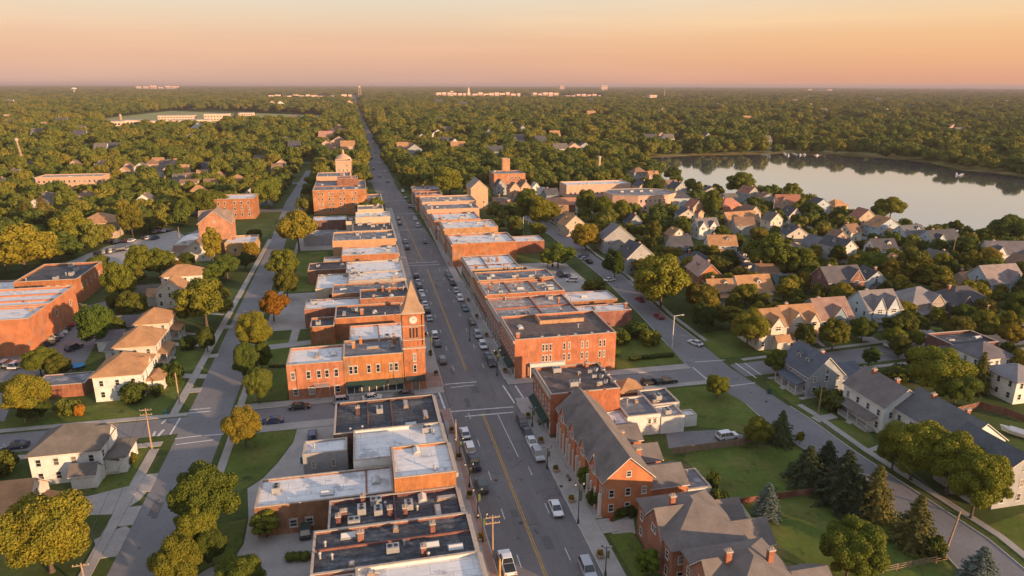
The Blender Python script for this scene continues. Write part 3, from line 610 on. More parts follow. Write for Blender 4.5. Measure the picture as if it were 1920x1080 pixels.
tw = empty('clock_tower', (9.75, 153.1, 0)); tag(tw, 'tall orange brick clock tower with a pointed tan spire at the crossing', 'clock tower')
H2 = 2.5
a = MB()
a.box(-H2, H2, -H2, H2, 0, 10.6); a.box(-H2 + .25, H2 - .25, -H2 + .25, H2 - .25, 11.35, 19.2)
a.box(-H2 + .12, H2 - .12, -H2 + .12, H2 - .12, 10.95, 11.35)
for sx in (-1, 1):
    for sy in (-1, 1): a.box(sx * 2.3 - .22, sx * 2.3 + .22, sy * 2.3 - .22, sy * 2.3 + .22, 11.352, 18.9)
a.build('shaft', 'brick', tw, BRICK_OR)
a = MB(); a.box(-H2 - .25, H2 + .25, -H2 - .25, H2 + .25, 10.6, 10.95); a.box(-H2 - .1, H2 + .1, -H2 - .1, H2 + .1, 12.7, 12.9); a.box(-H2 - .08, H2 + .08, -H2 - .08, H2 + .08, 16.1, 16.3); a.box(-H2 - .25, H2 + .25, -H2 - .25, H2 + .25, 19.2, 19.5); a.build('belt_course', 'stone', tw)
a = MB(); z0 = 19.5; e_ = H2 + .1
a.add([(-e_, -e_, z0), (e_, -e_, z0), (e_, e_, z0), (-e_, e_, z0), (-1.95, -1.95, z0 + .9), (1.95, -1.95, z0 + .9), (1.95, 1.95, z0 + .9), (-1.95, 1.95, z0 + .9), (0, 0, z0 + 7.2)],
      [(3, 2, 1, 0), (0, 1, 5, 4), (1, 2, 6, 5), (2, 3, 7, 6), (3, 0, 4, 7), (4, 5, 8), (5, 6, 8), (6, 7, 8), (7, 4, 8)])
sp_ = a.build('spire', 'shingle', tw, (.34, .23, .15))
a = MB(); a.cyl(0, 0, z0 + 7.0, z0 + 8.4, .07, .02, n=6); a.cyl(0, 0, z0 + 7.1, z0 + 7.4, .16, .05, n=8); a.build('finial', 'dark', tw)
for k, sd_ in enumerate('SEWN'):
    rz = SIDE_RZ[sd_]; dv = Matrix.Rotation(rz, 3, 'Z') @ Vector((0, -H2 + .25, 0))
    a = MB(); pts = 24
    a.T = Matrix.Rotation(R(90), 4, 'X'); a.cyl(0, 0, 0, .1, .98, n=24, mi=1); a.cyl(0, 0, .1, .14, .86, n=24, mi=0)
    for hh in range(12):
        q = hh * math.pi / 6; a.box(.70 * math.sin(q) - .035, .70 * math.sin(q) + .035, .70 * math.cos(q) - .035, .70 * math.cos(q) + .035, .14, .155, 2)
    cl_ = put('clock_face', a.mesh('clock_face', [M['trim'], M['stone'], M['dark']]), tw, loc=(dv.x, dv.y, 17.6), rz=rz)
    a = MB(); a.tube((0, -.17, 0), (.42, -.17, .2), .035); a.tube((0, -.175, 0), (-.1, -.175, .68), .028); a.build('clock_hand', 'dark', cl_)
    for u in (-.75, 0, .75):
        a = MB(); a.box(-.2, .2, -.03, .05, 0, 2.5); a.box(-.26, .26, -.08, .02, 2.505, 2.68, 1); a.box(-.26, .26, -.1, .02, -.12, -.005, 1)
        off = Matrix.Rotation(rz, 3, 'Z') @ Vector((u, -H2 + .25, 0)); put('belfry_louvre', a.mesh('louvre', ['dark', 'stone']), tw, loc=(off.x, off.y, 13.2), rz=rz)
    if sd_ in 'SE':
        for z_ in (4.6, 7.4):
            off = Matrix.Rotation(rz, 3, 'Z') @ Vector((0, -H2, 0)); window(tw, sd_, off.x, off.y, z_, .8, 1.9, 'stone')
        off = Matrix.Rotation(rz, 3, 'Z') @ Vector((0, -H2, 0)); door(tw, sd_, off.x, off.y, .12, 1.6, 2.4)
a = MB(); a.extx([(-H2 - .01, 3.7), (-H2 - 1.2, 3.0), (-H2 - 1.2, 2.8), (-H2 - .01, 3.2)], -2.2, 2.2); a.build('awning', 'cloth', tw, AWN[1])
shop('low flat roofed link behind the clock tower', 7.25, 12.3, 155.7, 161.6, 8.6, BRICK_OR, 'g', 'E', GL, units=1)

# ---- left row north of the clock tower
shop('white roofed single storey shop just behind the corner building', -5.5, 12.3, 164.2, 182, 6.2, BRICK_OR, 'w', 'E', GL, units=4, storeys=1, party=[('x', 2.1)], par=.35)
shop('black roofed brick shop left of the spire, with a white hatch', -9.7, 12.3, 188, 199.6, 6.6, BRICK_OR, 'b', 'E', GL, units=6, storeys=1)
shop('small black roofed rear wing of brick behind the spire row', -16.4, -9.75, 185.6, 193.6, 5.4, BRICK_OR, 'b', None, GL, units=1, name='rear_wing', cat='annex')
shop('bright white roofed rear building left of the spire with a brick back wall', -18.8, -2.6, 200.2, 209.4, 6, BRICK_RED, 'w', None, GL, units=3, par=.3)
shop('black roofed shop with two tan flues, behind the spire', -2.56, 12.3, 199.7, 209.8, 8.3, BRICK_RED, 'b', 'E', GL, units=5)
shop('grey roofed shop ranging back beside the black roofed shop with tan flues', -11.1, 12.3, 210.2, 221, 7.2, BRICK_RED, 'g', 'E', GL, units=6)
shop('white roofed shop with dark streaks, third row back from the spire', -6.2, 12.3, 221.3, 232, 8, (.34, .30, .27), 'w', 'E', GL, wm='wall', units=5)
shop('cream walled rear building with one dark window, left of the streaked white roof', -16.6, -6.25, 219, 236.5, 6.6, CREAM, 'w', None, GL, wm='wall', units=3, par=.3, win=[('S', -12, 2.6, 1.4, 2.0)], name='cream_rear_building', cat='commercial building')
shop('bright white roofed shop beyond the streaked one', -7.1, 12.3, 232.4, 247.6, 7.8, (.40, .35, .30), 'w', 'E', GL, wm='wall', units=4, par=.3)
shop('low brown brick rear building with a flat brown roof by the lawn', -21, 12.3, 248.3, 259, 5.2, BRICK_RED, 'n', 'E', GL, units=5, storeys=1, near=False)
shop('white roofed shop with an orange side wall and grey skylight', -9.1, 12.3, 260, 274.6, 7.3, BRICK_OR, 'w', 'E', GL, units=6, near=False)
shop('small pale roofed wing left of the white roof with the grey skylight', -16, -9.15, 261, 267.6, 5.2, TAN, 'w', None, GL, units=2, near=False, name='rear_wing', cat='annex')
shop('tan plastered shop with a broad bare side wall', -13, 12.3, 278, 295.5, 9.2, TAN, 'g', 'E', GL, wm='wall', units=6, near=False)
shop('grey roofed shed range beside the large round street tree', -27, -12.5, 312, 324, 4.5, GREY, 'g', None, GL, wm='wall', units=3, near=False)
shop('orange walled shop with a dark cluttered roof', -5.2, 12.3, 301, 318, 8.2, BRICK_OR, 'b', 'E', GL, units=8, near=False)
shop('cream walled shop with a white roof, seventh from the hotel corner', -4, 12.3, 331, 345.6, 8.6, CREAM, 'w', 'E', GL, wm='wall', units=5, near=False)
shop('small dark roofed shop beside the cream walled shop', -8.6, -4.05, 333, 345, 6.5, CREAM, 'b', None, GL, wm='wall', units=1, near=False)
shop('long brown walled shed with a narrow white roof below the hotel', -24.9, -8.7, 345.9, 357, 5, BRICK_DK, 'w', None, GL, units=2, par=.25, near=False)
shop('blank cream walled shop facing the hotel', -3, 10, 359, 372, 7.6, CREAM, 'g', 'E', GL, wm='wall', units=3, near=False)
# the hotel block
hw = []
for z_ in (2.0, 4.9, 7.8, 10.7):
    for u in (-23.6, -21.6, -18, -16.3, -12.2, -10.0, -5.6, -3.6): hw.append(('S', u, z_, .9, 1.5))
    for u in (394, 398, 402, 406, 410, 414, 418, 422): hw.append(('E', u, z_, .9, 1.5))
shop('four storey orange brick hotel block standing above the left row', -26.8, 2.2, 390, 428, 13.6, BRICK_OR, 'g', None, None, units=8, near=False, win=hw, name='brick_hotel', cat='hotel', party=[('y', 407)])
shop('brick penthouse on the hotel block', -14, -2.0, 410, 420, 17.3, BRICK_RED, 'g', None, None, units=2, near=False, name='roof_penthouse', cat='penthouse')
shop('low tan building at the foot of the hotel', 2.25, 10.6, 390.5, 414, 7, TAN, 'g', 'E', None, wm='wall', units=2, near=False)
shop('pink plastered block behind the hotel', -27.6, -6.9, 445, 466, 14.2, PINK, 'g', None, None, wm='wall', units=5, near=False, name='pink_block', cat='building', win=[('S', u, 8.5, .9, 1.5) for u in (-25, -21, -17)])
shop('square pink tower block rising behind the hotel', -16.2, -6.5, 467, 477, 21.5, PINK, 'n', None, None, wm='wall', units=1, near=False, name='pink_tower_block', cat='tower', win=[('S', u, z_, .8, 1.3) for u in (-14, -11.4, -8.8) for z_ in (14.6, 17.6)])
r0 = empty('domed_hall', (-12.5, 532, 0)); tag(r0, 'hall with a rounded pink roof and cupola beyond the tower block', 'hall')
a = MB(); a.cyl(0, 0, 0, 15, 6.2, n=16); a.build('wall', 'wall', r0, (.30, .20, .15)); a = MB(); a.cyl(0, 0, 15, 17.5, 6.6, 5.2, n=16); a.cyl(0, 0, 17.5, 19.3, 5.2, 2.4, n=16); a.cyl(0, 0, 19.3, 20.2, 2.4, .6, n=16); a.build('roof', 'shingle', r0, PINK)
a = MB(); a.cyl(0, 0, 20, 22, .9, n=8); a.cyl(0, 0, 22, 23.2, 1.0, .1, n=8); a.build('cupola', 'wall', r0, PINK)

# ---- right row, south of the crossing
GR = 'flat roofed shops along the right side of the main street'
r0 = shop('two storey corner shop with a brown flat roof and green awning', 35.2, 50.3, 122.7, 136.8, 9.2, BRICK_OR, 'n', 'W', GR, units=6, awning=[(123.4, 135.8, 0)], party=(), par=.5, seed=4)
for k in range(9):
    put('air_conditioner', AC, r0, loc=(4.2 + (k % 3) * 1.5, -3.5 + (k // 3) * 3.2 + .4 * (k % 2), 8.705), rz=k, scale=(.55, .55, .8))
shop('white walled back building with a grey roof behind the corner shop', 50.5, 57.8, 118.6, 127.5, 4.6, WHITE, 'g', None, GR, wm='wall', par=.3, units=3, win=[('S', 55.4, 2.6, .7, 1.1), ('S', 56.6, 2.6, .7, 1.1), ('S', 52.4, 1, .8, 1.2)], name='white_back_building', cat='back building')
shop('low white roofed lean-to tight behind the long gabled brick building', 45.4, 50.2, 116, 122.4, 4.2, WHITE, 'w', None, GR, wm='wall', par=.2, units=1, name='white_back_building', cat='back building')
shop('white walled outbuilding with a dark patched roof and a brick flue', 57.9, 63.2, 118.4, 123.6, 3.8, WHITE, 'p', None, GR, wm='wall', par=.2, units=1, name='white_back_building', cat='back building')
shop('dark roofed white building beside the crossing lawn', 57.9, 64.6, 123.8, 131.4, 4.0, WHITE, 'b', None, GR, wm='wall', par=.2, units=2, name='white_back_building', cat='back building')
shop('little white shed on the green lot', 64.2, 67, 120.2, 122.9, 2.5, WHITE, 'w', None, None, wm='wall', par=.1, units=0, name='white_shed', cat='shed')
# ---- right row, north of the crossing
kw = []
for z_ in (3.9, 6.8):
    for u in (41.4, 42.3, 43.3, 46.8, 48.1, 51.5, 52.8, 56.2, 57.3): kw.append(('S', u, z_, .62, 1.7))
r0 = shop('large orange brick corner block with a white shop canopy, north of the crossing', 34.2, 60.4, 152.0, 169.9, 10.2, BRICK_OR, 'n', 'W', GR, units=3, par=.5, win=kw, storeys=3, awning=[(153, 159, 0), (160.5, 166, 1)])
for k in range(5): put('duct_box', DUCT, r0, loc=(-6 + k * 4.3, -8.0, 9.705), rz=0)
a = MB(); a.box(-9.4, -.4, -9.9, -8.97, 3.0, 3.9); a.build('canopy', 'trim', r0)
a = MB(); a.box(-9.2, -.6, -9.1, -8.95, .5, 2.9); a.build('storefront_glass', 'shopglass', r0)
a = MB()
for u in (-9.3, -4.9, -.5): a.box(u - .12, u + .12, -9.9, -9.6, 0.12, 3.0)
a.build('canopy_post', 'trim', r0)
a = MB(); a.box(-3.9, 8.2, 2.2, 2.6, 9.7, 10.7); a.box(-3.9, -3.5, 2.6, 8.4, 9.7, 10.7); a.build('party_wall', 'brick', r0, TAN)
shop('pink patched roof shop next to the large corner block', 34.2, 57.5, 170.1, 190.3, 9.0, BRICK_RED, 'p', 'W', GR, units=9, party=[('x', 47), ('y', 181)])
shop('single storey brick wing with a bright white roof reaching the side street', 57.6, 77.4, 183.2, 189.8, 4.9, BRICK_RED, 'w', None, GR, units=3, par=.2)
shop('orange fronted shop with a cluttered roof between two orange party walls', 34.2, 58.4, 190.5, 203.9, 10.0, BRICK_OR, 'p', 'W', GR, units=12, party=[('x', 42), ('x', 50)])
shop('pale blue white roofed rear wing by the side street', 58.5, 77.0, 194.2, 204, 4.9, BRICK_RED, 'w', None, GR, units=2, par=.2)
shop('orange party walled shop with a slate coloured roof strip', 34.2, 58.9, 204.1, 213.9, 10.6, BRICK_OR, 'g', 'W', GR, units=7)
shop('narrow brown roofed shop before the mid block alley', 34.2, 54, 214.1, 222.6, 9.4, TAN, 'n', 'W', GR, units=6, near=False)
shop('white roofed corner shop with a sunken yard by the alley', 34.2, 52, 222.8, 242, 9.2, BRICK_RED, 'w', 'W', GR, units=6, party=[('y', 229), ('x', 41)], near=False)
shop('broad orange brick shop beyond the mid block alley', 33.6, 59.6, 263, 281, 9.2, BRICK_OR, 'w', 'W', GR, units=7, near=False, seed=9)
shop('low brown brick wing with a long white roof behind the broad orange shop', 59.7, 76, 280, 290.6, 5, BRICK_RED, 'w', None, GR, units=3, near=False, par=.25)
shop('tan building with tall side windows and a white roof', 33.2, 56.6, 285.5, 302, 10.9, (.48, .23, .12), 'w', 'W', GR, units=7, near=False, win=[('S', u, 6.6, 1.1, 1.9) for u in (37, 39.2, 41.5, 45.5, 48.6, 51.5)])
shop('grey roofed low shop between the tan building and the next orange one', 33.0, 50, 303, 311.6, 7, GREY, 'g', 'W', GR, units=5, near=False)
shop('orange brick shop with a white speckled roof, fifth beyond the alley', 32.2, 53.6, 313, 332, 9.3, BRICK_OR, 'w', 'W', GR, units=8, near=False)
shop('long pinkish shop with a dark blue roof strip', 31.4, 58, 342, 358, 9.3, PINK, 'g', 'W', GR, units=7, near=False, wm='wall')
shop('pinkish shop with a paler raised back part', 31, 60, 364, 384, 9.5, PINK, 'p', 'W', GR, units=7, near=False, wm='wall', win=[('S', 52, 6, 1.4, 2)])
shop('small red brick shop at the far end of the right row', 30, 45, 392, 405, 9, BRICK_OR, 'n', 'W', GR, units=5, near=False)
shop('dark roofed shop half hidden by the tall round tree', 29.8, 46, 412, 428, 9, BRICK_DK, 'g', 'W', GR, units=4, near=False)

# ---- left edge brick blocks
GE = 'brick blocks at the left edge'
shop('large brick warehouse at the left edge with a smooth white roof', -118, -88.2, 194, 205.6, 10.2, BRICK_OR, 'w', None, GE, units=1, name='brick_warehouse', cat='warehouse', par=.4, wm='brickw', near=False)
shop('brick warehouse part with stepped pale roof strips', -122, -87.6, 205.8, 224, 10.6, BRICK_OR, 'w', None, GE, units=5, name='brick_warehouse', cat='warehouse', par=.5, party=[('y', 211), ('y', 217)], wm='brickw', near=False, win=[('E', 209, 6, 1, 1.6), ('E', 219, 6, 1, 1.6)])
shop('orange brick office block with a dark roof and white vents', -111.5, -93, 240.5, 264, 8.4, BRICK_OR, 'b', None, GE, units=6, name='brick_office', cat='office building', par=.6, near=False,
     win=[('S', u, 5.2, .9, 1.3) for u in (-109.5, -107, -104.3, -101.6, -99, -96)] + [('S', u, 1.6, .9, 1.5) for u in (-98, -96)] + [('E', u, 4.6, .9, 1.4) for u in (244, 248, 252, 256, 260)])
shop('low brick building with a pale roof at the left edge', -140, -111.7, 238, 254, 5.6, BRICK_RED, 'w', None, GE, units=5, name='brick_office', cat='office building', near=False)
# ------------------------------------------------------------------ houses
TANR = (.36, .20, .10); SLATE = (.07, .073, .085); BROWNR = (.21, .13, .085); GRAYR = (.135, .12, .105); REDR = (.30, .13, .085)
W_ = (.66, .65, .62); OFFW = (.58, .52, .44); LBL = (.42, .50, .56); BLU = (.20, .28, .34); TANW = (.46, .36, .27); GRW = (.32, .33, .34); PKW = (.52, .34, .27)
def mass_wall(a, x0, x1, y0, y1, h, rise, ty):
    a.box(x0, x1, y0, y1, 0, h)
    if ty == 'x': a.extx([(y0, h + .002), (y1, h + .002), ((y0 + y1) / 2, h + rise)], x0, x1)
    if ty == 'y': a.exty([(x0, h + .002), (x1, h + .002), ((x0 + x1) / 2, h + rise)], y0, y1)
def mass_roof(a, x0, x1, y0, y1, h, rise, ty, ov=.45, t_=.16):
    if ty in 'xy':
        p0, p1 = (y0, y1) if ty == 'x' else (x0, x1); c = (p0 + p1) / 2; s_ = rise / (c - p0); e = .03
        prof = [(p0 - ov, h - ov * s_ + e), (c, h + rise + e), (p1 + ov, h - ov * s_ + e), (p1 + ov, h - ov * s_ + e + t_), (c, h + rise + e + t_), (p0 - ov, h - ov * s_ + e + t_)]
        n0 = len(a.f); (a.extx if ty == 'x' else a.exty)(prof, (x0 if ty == 'x' else y0) - ov * .7, (x1 if ty == 'x' else y1) + ov * .7)
        for q_ in (n0, n0 + 1, n0 + 4, n0 + 7): a.mi[q_] = 1      # painted rake and eave boards
    elif ty == 'hip':
        X0, X1, Y0, Y1 = x0 - ov, x1 + ov, y0 - ov, y1 + ov; w_, d_ = X1 - X0, Y1 - Y0; z = h + .01
        if w_ >= d_: ra_, rb_ = (X0 + d_ / 2, (Y0 + Y1) / 2), (X1 - d_ / 2 + .01, (Y0 + Y1) / 2)
        else: ra_, rb_ = ((X0 + X1) / 2, Y0 + w_ / 2), ((X0 + X1) / 2, Y1 - w_ / 2 + .01)
        vs = [(X0, Y0, z), (X1, Y0, z), (X1, Y1, z), (X0, Y1, z), (X0, Y0, z + t_), (X1, Y0, z + t_), (X1, Y1, z + t_), (X0, Y1, z + t_), (*ra_, z + t_ + rise), (*rb_, z + t_ + rise)]
        fs = [(3, 2, 1, 0), (0, 1, 5, 4), (1, 2, 6, 5), (2, 3, 7, 6), (3, 0, 4, 7)]
        fs += [(4, 5, 9, 8), (5, 6, 9), (6, 7, 8, 9), (7, 4, 8)] if w_ >= d_ else [(4, 5, 8), (5, 6, 9, 8), (6, 7, 9), (7, 4, 8, 9)]
        a.add(vs, fs)
    else:
        a.box(x0 - .2, x1 + .2, y0 - .2, y1 + .2, h + .005, h + .18)
NH = 0
def house(label, at, w, d, h, rise, ty, wall=W_, rc=GRAYR, rot=0, porch=None, chim=0, dorm=(), wings=(), gables=(), near=False, group=None, wm='wall', center=False, name='house', cat='house', win='SEW', shut=False):
    global NH; NH += 1
    r = random.Random(NH * 13)
    x, y = at
    ro = R(rot)
    if not center: x, y = x - math.sin(ro) * d / 2, y + math.cos(ro) * d / 2
    root = empty(name, (x, y, 0), ro); tag(root, label, cat, group)
    X, Y = w / 2, d / 2
    a = MB(); mass_wall(a, -X, X, -Y, Y, h, rise, ty)
    b = MB(); mass_roof(b, -X, X, -Y, Y, h, rise, ty)
    for k, wg in enumerate(wings): mass_wall(a, *wg); mass_roof(b, *wg[:4], wg[4] - .01 * (k + 1), wg[5], wg[6])
    for (sd_, u, gw, gr) in gables:        # cross gables rising from the eaves
        q = gw / 2
        if ty in ('x', 'hip') and sd_ == 'S': wg = (u - q, u + q, -Y - .35, 0, h, gr, 'y')
        elif sd_ == 'S': wg = (u - q, u + q, -Y - .35, 0, h, gr, 'y')
        elif sd_ == 'W': wg = (-X - .35, 0, u - q, u + q, h, gr, 'x')
        else: wg = (0, X + .35, u - q, u + q, h, gr, 'x')
        mass_wall(a, *wg); mass_roof(b, *wg[:4], wg[4] + .02, wg[5], wg[6], .3)
    wobj = a.build('wall', wm, root, wall); robj = b.build('roof', ['shingle', 'trim'], root, rc)
    st = 'shut' if shut else 'plain'
    ns = 2 if h > 4.6 else 1
    ww, wh = .95, 1.45
    for s_ in range(ns):
        z_ = 1.0 + 2.75 * s_
        for sd_ in win:
            L_ = w if sd_ in 'SN' else d
            n = max(2, int(L_ / 2.7)) if near else max(1, int(L_ / 3.6))
            for k in range(n):
                u = -L_ / 2 + (k + .5) * L_ / n
                if sd_ == 'S' and s_ == 0 and porch and 'S' in porch and k == n // 2: door(root, 'S', u, -Y - .001, .3); continue
                if sd_ == 'S': window(root, 'S', u, -Y, z_, ww, wh, st, near)
                elif sd_ == 'N': window(root, 'N', u, Y, z_, ww, wh, st, near)
                elif sd_ == 'E': window(root, 'E', X, u, z_, ww, wh, st, near)
                else: window(root, 'W', -X, u, z_, ww, wh, st, near)
    if ty == 'y' and rise > 2: window(root, 'S', 0, -Y, h + .35, .9, 1.1, 'plain', near)
    if ty == 'x' and rise > 2: window(root, 'W', -X, 0, h + .35, .9, 1.1, 'plain', near); window(root, 'E', X, 0, h + .35, .9, 1.1, 'plain', near)
    for (sd_, u, gw, gr) in gables:
        zz = h - .9 if h > 4 else h - .2
        if sd_ == 'S': window(root, 'S', u, -Y - .35, zz, min(1.6, gw * .4), 1.2, 'plain', near)
        elif sd_ == 'W': window(root, 'W', -X - .35, u, zz, min(1.6, gw * .4), 1.2, 'plain', near)
    for (sd_, u) in dorm:
        fr = .45
        L_ = (Y if sd_ in 'SN' else X); zz = h + rise * fr
        di = empty_part = MB(); di.box(-.8, .8, -L_ * (1 - fr) - .1, -L_ * .1, zz - .5, zz + .9)
        di.exty([(-.8, zz + .902), (.8, zz + .902), (0, zz + 1.5)], -L_ * (1 - fr) - .1, -L_ * .1)
        do = put('dormer', di.mesh('dormer', wm), root, color=wall, loc=(u, 0, 0) if sd_ in 'SN' else (0, u, 0), rz=SIDE_RZ[sd_])
        dr = MB(); dr.exty([(-1.0, zz + .80), (0, zz + 1.55), (1.0, zz + .80), (1.0, zz + .92), (0, zz + 1.67), (-1.0, zz + .92)], -L_ * (1 - fr) - .3, -L_ * .1)
        put('dormer_roof', dr.mesh('dormer_roof', 'shingle'), do, color=rc)
        A_, P_, B_ = win_mesh(.9, 1.0, 'plain'); put('window', B_, do, loc=(0, -L_ * (1 - fr) - .1, zz - .15))
    for k in range(chim):
        cx_ = (-X * .5, X * .45, 0)[k] if ty in ('x', 'hip') else (.6, -.4, .5)[k]; cy_ = (.5, -.4, .3)[k] if ty in ('x', 'hip') else (-Y * .4, Y * .5, 0)[k]
        put('chimney', CHIM, root, color=(.32, .13, .08), loc=(cx_, cy_, h + rise * .62), scale=(.9, .9, 1.25))
    if porch:
        for sd_ in porch:
            L_ = (w if sd_ in 'SN' else d) * .72; o_ = Y if sd_ in 'SN' else X; dp = 2.2
            a = MB(); a.box(-L_ / 2, L_ / 2, -o_ - dp, -o_ - .02, 0, .42)
            for k in range(3): a.box(-.7, .7, -o_ - dp - .3 * (3 - k), -o_ - dp - .002 - .3 * (2 - k), 0, .12 * (k + 1))
            po = put('porch', a.mesh('porch', 'wall'), root, color=(.45, .42, .38), rz=SIDE_RZ[sd_])
            a = MB(); zz = 2.75; a.extx([(-o_ - .02, zz + .7), (-o_ - dp - .35, zz), (-o_ - dp - .35, zz + .14), (-o_ - .02, zz + .86)], -L_ / 2 - .3, L_ / 2 + .3)
            put('porch_roof', a.mesh('porch_roof', 'shingle'), po, color=rc)
            a = MB(); n = max(3, int(L_ / 2))
            for k in range(n): xx = -L_ / 2 + .1 + k * (L_ - .2) / (n - 1); a.box(xx - .08, xx + .08, -o_ - dp + .02, -o_ - dp + .18, .42, zz + .08)
            a.box(-L_ / 2, -.8, -o_ - dp + .06, -o_ - dp + .12, 1.2, 1.28); a.box(.8, L_ / 2, -o_ - dp + .06, -o_ - dp + .12, 1.2, 1.28)
            for k in range(int(L_ / .35)):
                xx = -L_ / 2 + .2 + k * .35
                if abs(xx) > .85: a.box(xx - .02, xx + .02, -o_ - dp + .07, -o_ - dp + .11, .42, 1.2)
            put('railing', a.mesh('railing', 'trim'), po)
    return root

def seg_d(x, y, P):
    best = 1e9
    for i in range(len(P) - 1):
        ax, ay = P[i]; bx, by = P[i + 1]; t_ = max(0, min(1, ((x - ax) * (bx - ax) + (y - ay) * (by - ay)) / ((bx - ax) ** 2 + (by - ay) ** 2))); best = min(best, math.hypot(x - ax - t_ * (bx - ax), y - ay - t_ * (by - ay)))
    return best
# ---- the long gabled brick building and its neighbour, right foreground
r0 = house('long gabled brick building with four dormers and a slate roof by the main street pavement', (40.65, 93.6), 8.7, 27.6, 7.0, 3.9, 'y', BRICK_OR, (.16, .14, .13), porch=None, near=True, wm='brickw', win='SW', chim=0,
           wings=[(4.36, 11.0, -13.4, -6.6, 4.4, 1.9, 'x'), (4.36, 10.2, -4.6, .8, 4.2, 1.7, 'x'), (4.36, 9.6, 3.2, 9.8, 4.0, 1.6, 'x')], gables=[('W', u, 3.6, 2.5) for u in (-9.6, -3.4, 2.8, 9.2)], name='long_gabled_building', cat='building')
put('chimney', CHIM, r0, color=BRICK_OR, loc=(5.4, -4.9, 4.9), scale=(1, 1, 1.3)); put('chimney', CHIM, r0, color=BRICK_OR, loc=(4.9, 2.2, 4.6), scale=(1, 1, 1.3))
a = MB()
for k in range(13): a.box(-4.95, -4.37, -13.2 + k * 2.1, -12.9 + k * 2.1, 0, 4.2)
a.build('pilaster', 'trim', r0)
shop('low grey roofed lean-to at the rear corner of the long gabled building', 52.0, 56.5, 94.2, 100.4, 2.8, WHITE, 'g', None, None, wm='wall', units=1, par=.15, name='lean_to', cat='outbuilding')
house('slate roofed brick house with cross gables next to the small hedged garden', (46, 75.8), 11.4, 12.5, 6.3, 3.6, 'hip', BRICK_RED, (.16, .14, .13), near=True, wm='brickw', win='SW', chim=1,
      gables=[('W', -.5, 5.6, 3.0)], wings=[(5.72, 11, -5.5, .2, 4.6, 2.2, 'x'), (5.72, 10, 1.0, 6.0, 4.4, 2.0, 'x')], name='brick_house')
house('slate roofed brick house with two brick chimneys at the bottom edge', (47.6, 61.5), 12, 13.4, 6.5, 3.9, 'hip', BRICK_RED, (.16, .14, .13), near=True, wm='brickw', win='SW', chim=2,
      gables=[('W', 1, 5.6, 3.0)], wings=[(6.02, 11, -4.5, 2.5, 4.8, 2.4, 'x')], name='brick_house')
house('small tan hip roofed hut by the crossing east of the corner shop', (56.9, 131.9), 5.6, 5.2, 3.4, 2.2, 'hip', BRICK_RED, TANR, near=True, wm='brick', win='SW', name='hip_roofed_hut', cat='hut')

# ---- left street, west side, from the photo's bottom upwards
house('tan gabled house cut by the left edge, carved gable end', (-61.4, 108.6), 12, 8.4, 4.6, 3.2, 'x', OFFW, TANR, near=True, gables=[], porch='E', win='SE', wings=[(6.02, 9.4, -3, 2.2, 2.8, 1.4, 'x')])
house('dark roofed house corner at the bottom left edge', (-68.5, 96), 11, 9, 5.2, 3.2, 'x', TANW, (.13, .10, .095), near=True, win='SE', wings=[])
house('white two storey house with a grey hip roof and porch, south of the left crossing', (-55.4, 124.2), 11.5, 9.5, 6.0, 3.3, 'hip', W_, GRAYR, near=True, porch='E', win='SEW', wings=[(1.5, 5.6, -7.6, -4.76, 3.0, 1.3, 'x'), (5.76, 9.2, -3.2, 3.8, 3.3, .9, 'hip')], gables=[('E', 1.2, 4, 1.8)])
house('white hip roofed house with two rows of windows, north of the left crossing', (-57.2, 159.2), 10.0, 11.6, 6.1, 3.2, 'hip', W_, TANR, near=True, win='SEW', wings=[(5.12, 8.4, -2.8, 3.6, 3.0, 1.1, 'hip')], gables=[('E', .5, 3.6, 1.6)])
house('peach walled hip roofed house, second north of the left crossing', (-58.8, 178.2), 9.4, 11.2, 6.0, 3.4, 'hip', OFFW, TANR, near=True, win='SEW', porch='E', gables=[])
house('orange lit hip roofed house behind the dark roofed sheds, third in the row', (-59.6, 196.6), 8.6, 9.2, 5.8, 3.2, 'hip', OFFW, TANR, near=True, win='SEW', porch='E')
house('white gabled house behind the big maple, fourth in the row', g(322, 578), 8.5, 9, 5.8, 3.2, 'y', OFFW, TANR, near=True, win='SEW', wings=[(-8, -4.3, -1, 4.4, 3.4, 1.8, 'x')])
house('tan hip roofed house beyond the big maple, fifth in the row', g(342, 548), 12.5, 9, 5.8, 3.0, 'hip', W_, TANR, near=True, win='SE', porch='E')
house('white gabled cottage with a brown roof near the brick church', g(370, 490), 10, 10, 4.6, 3.4, 'y', OFFW, BROWNR, win='SE', wings=[(-9.5, -5.1, -2, 4, 3.8, 1.8, 'x')])
house('low grey roofed garage by the hedge, left of the white cottages', g(290, 562), 12, 6, 2.8, 1.6, 'x', TANW, GRAYR, win='S', name='garage', cat='garage')
house('long dark roofed shed left of the third hip roofed house', (-66.8, 203.5), 12, 6.5, 3.4, 2.0, 'x', GRW, (.14, .12, .125), win='S', name='garage', cat='garage')
house('dark brown roofed shed tight behind the third hip roofed house', (-69.5, 192.6), 6, 6.5, 3.0, 1.9, 'x', W_, (.14, .12, .125), win='S', name='garage', cat='garage')
house('narrow grey lean-to behind the peach walled house', (-66, 184.5), 4, 8, 3.0, .8, 'x', W_, GRAYR, win='S', name='garage', cat='garage')
shop('flat grey green roofed garage beside the white hip roofed house', -76.5, -65.6, 163.5, 170.5, 3.1, BRICK_RED, 'g', None, None, units=0, par=.15, name='garage', cat='garage')
a = empty('garden_trampoline', (*g(146, 690), 0)); tag(a, 'round blue trampoline on the back lawn', 'trampoline')
b_ = MB(); b_.cyl(0, 0, .72, .8, 1.7, n=20); b_.build('mat', 'cloth', a, (.05, .26, .50)); b_ = MB()
for k in range(6): q = k * math.pi / 3; b_.cyl(1.5 * math.cos(q), 1.5 * math.sin(q), 0, .72, .05, n=6)
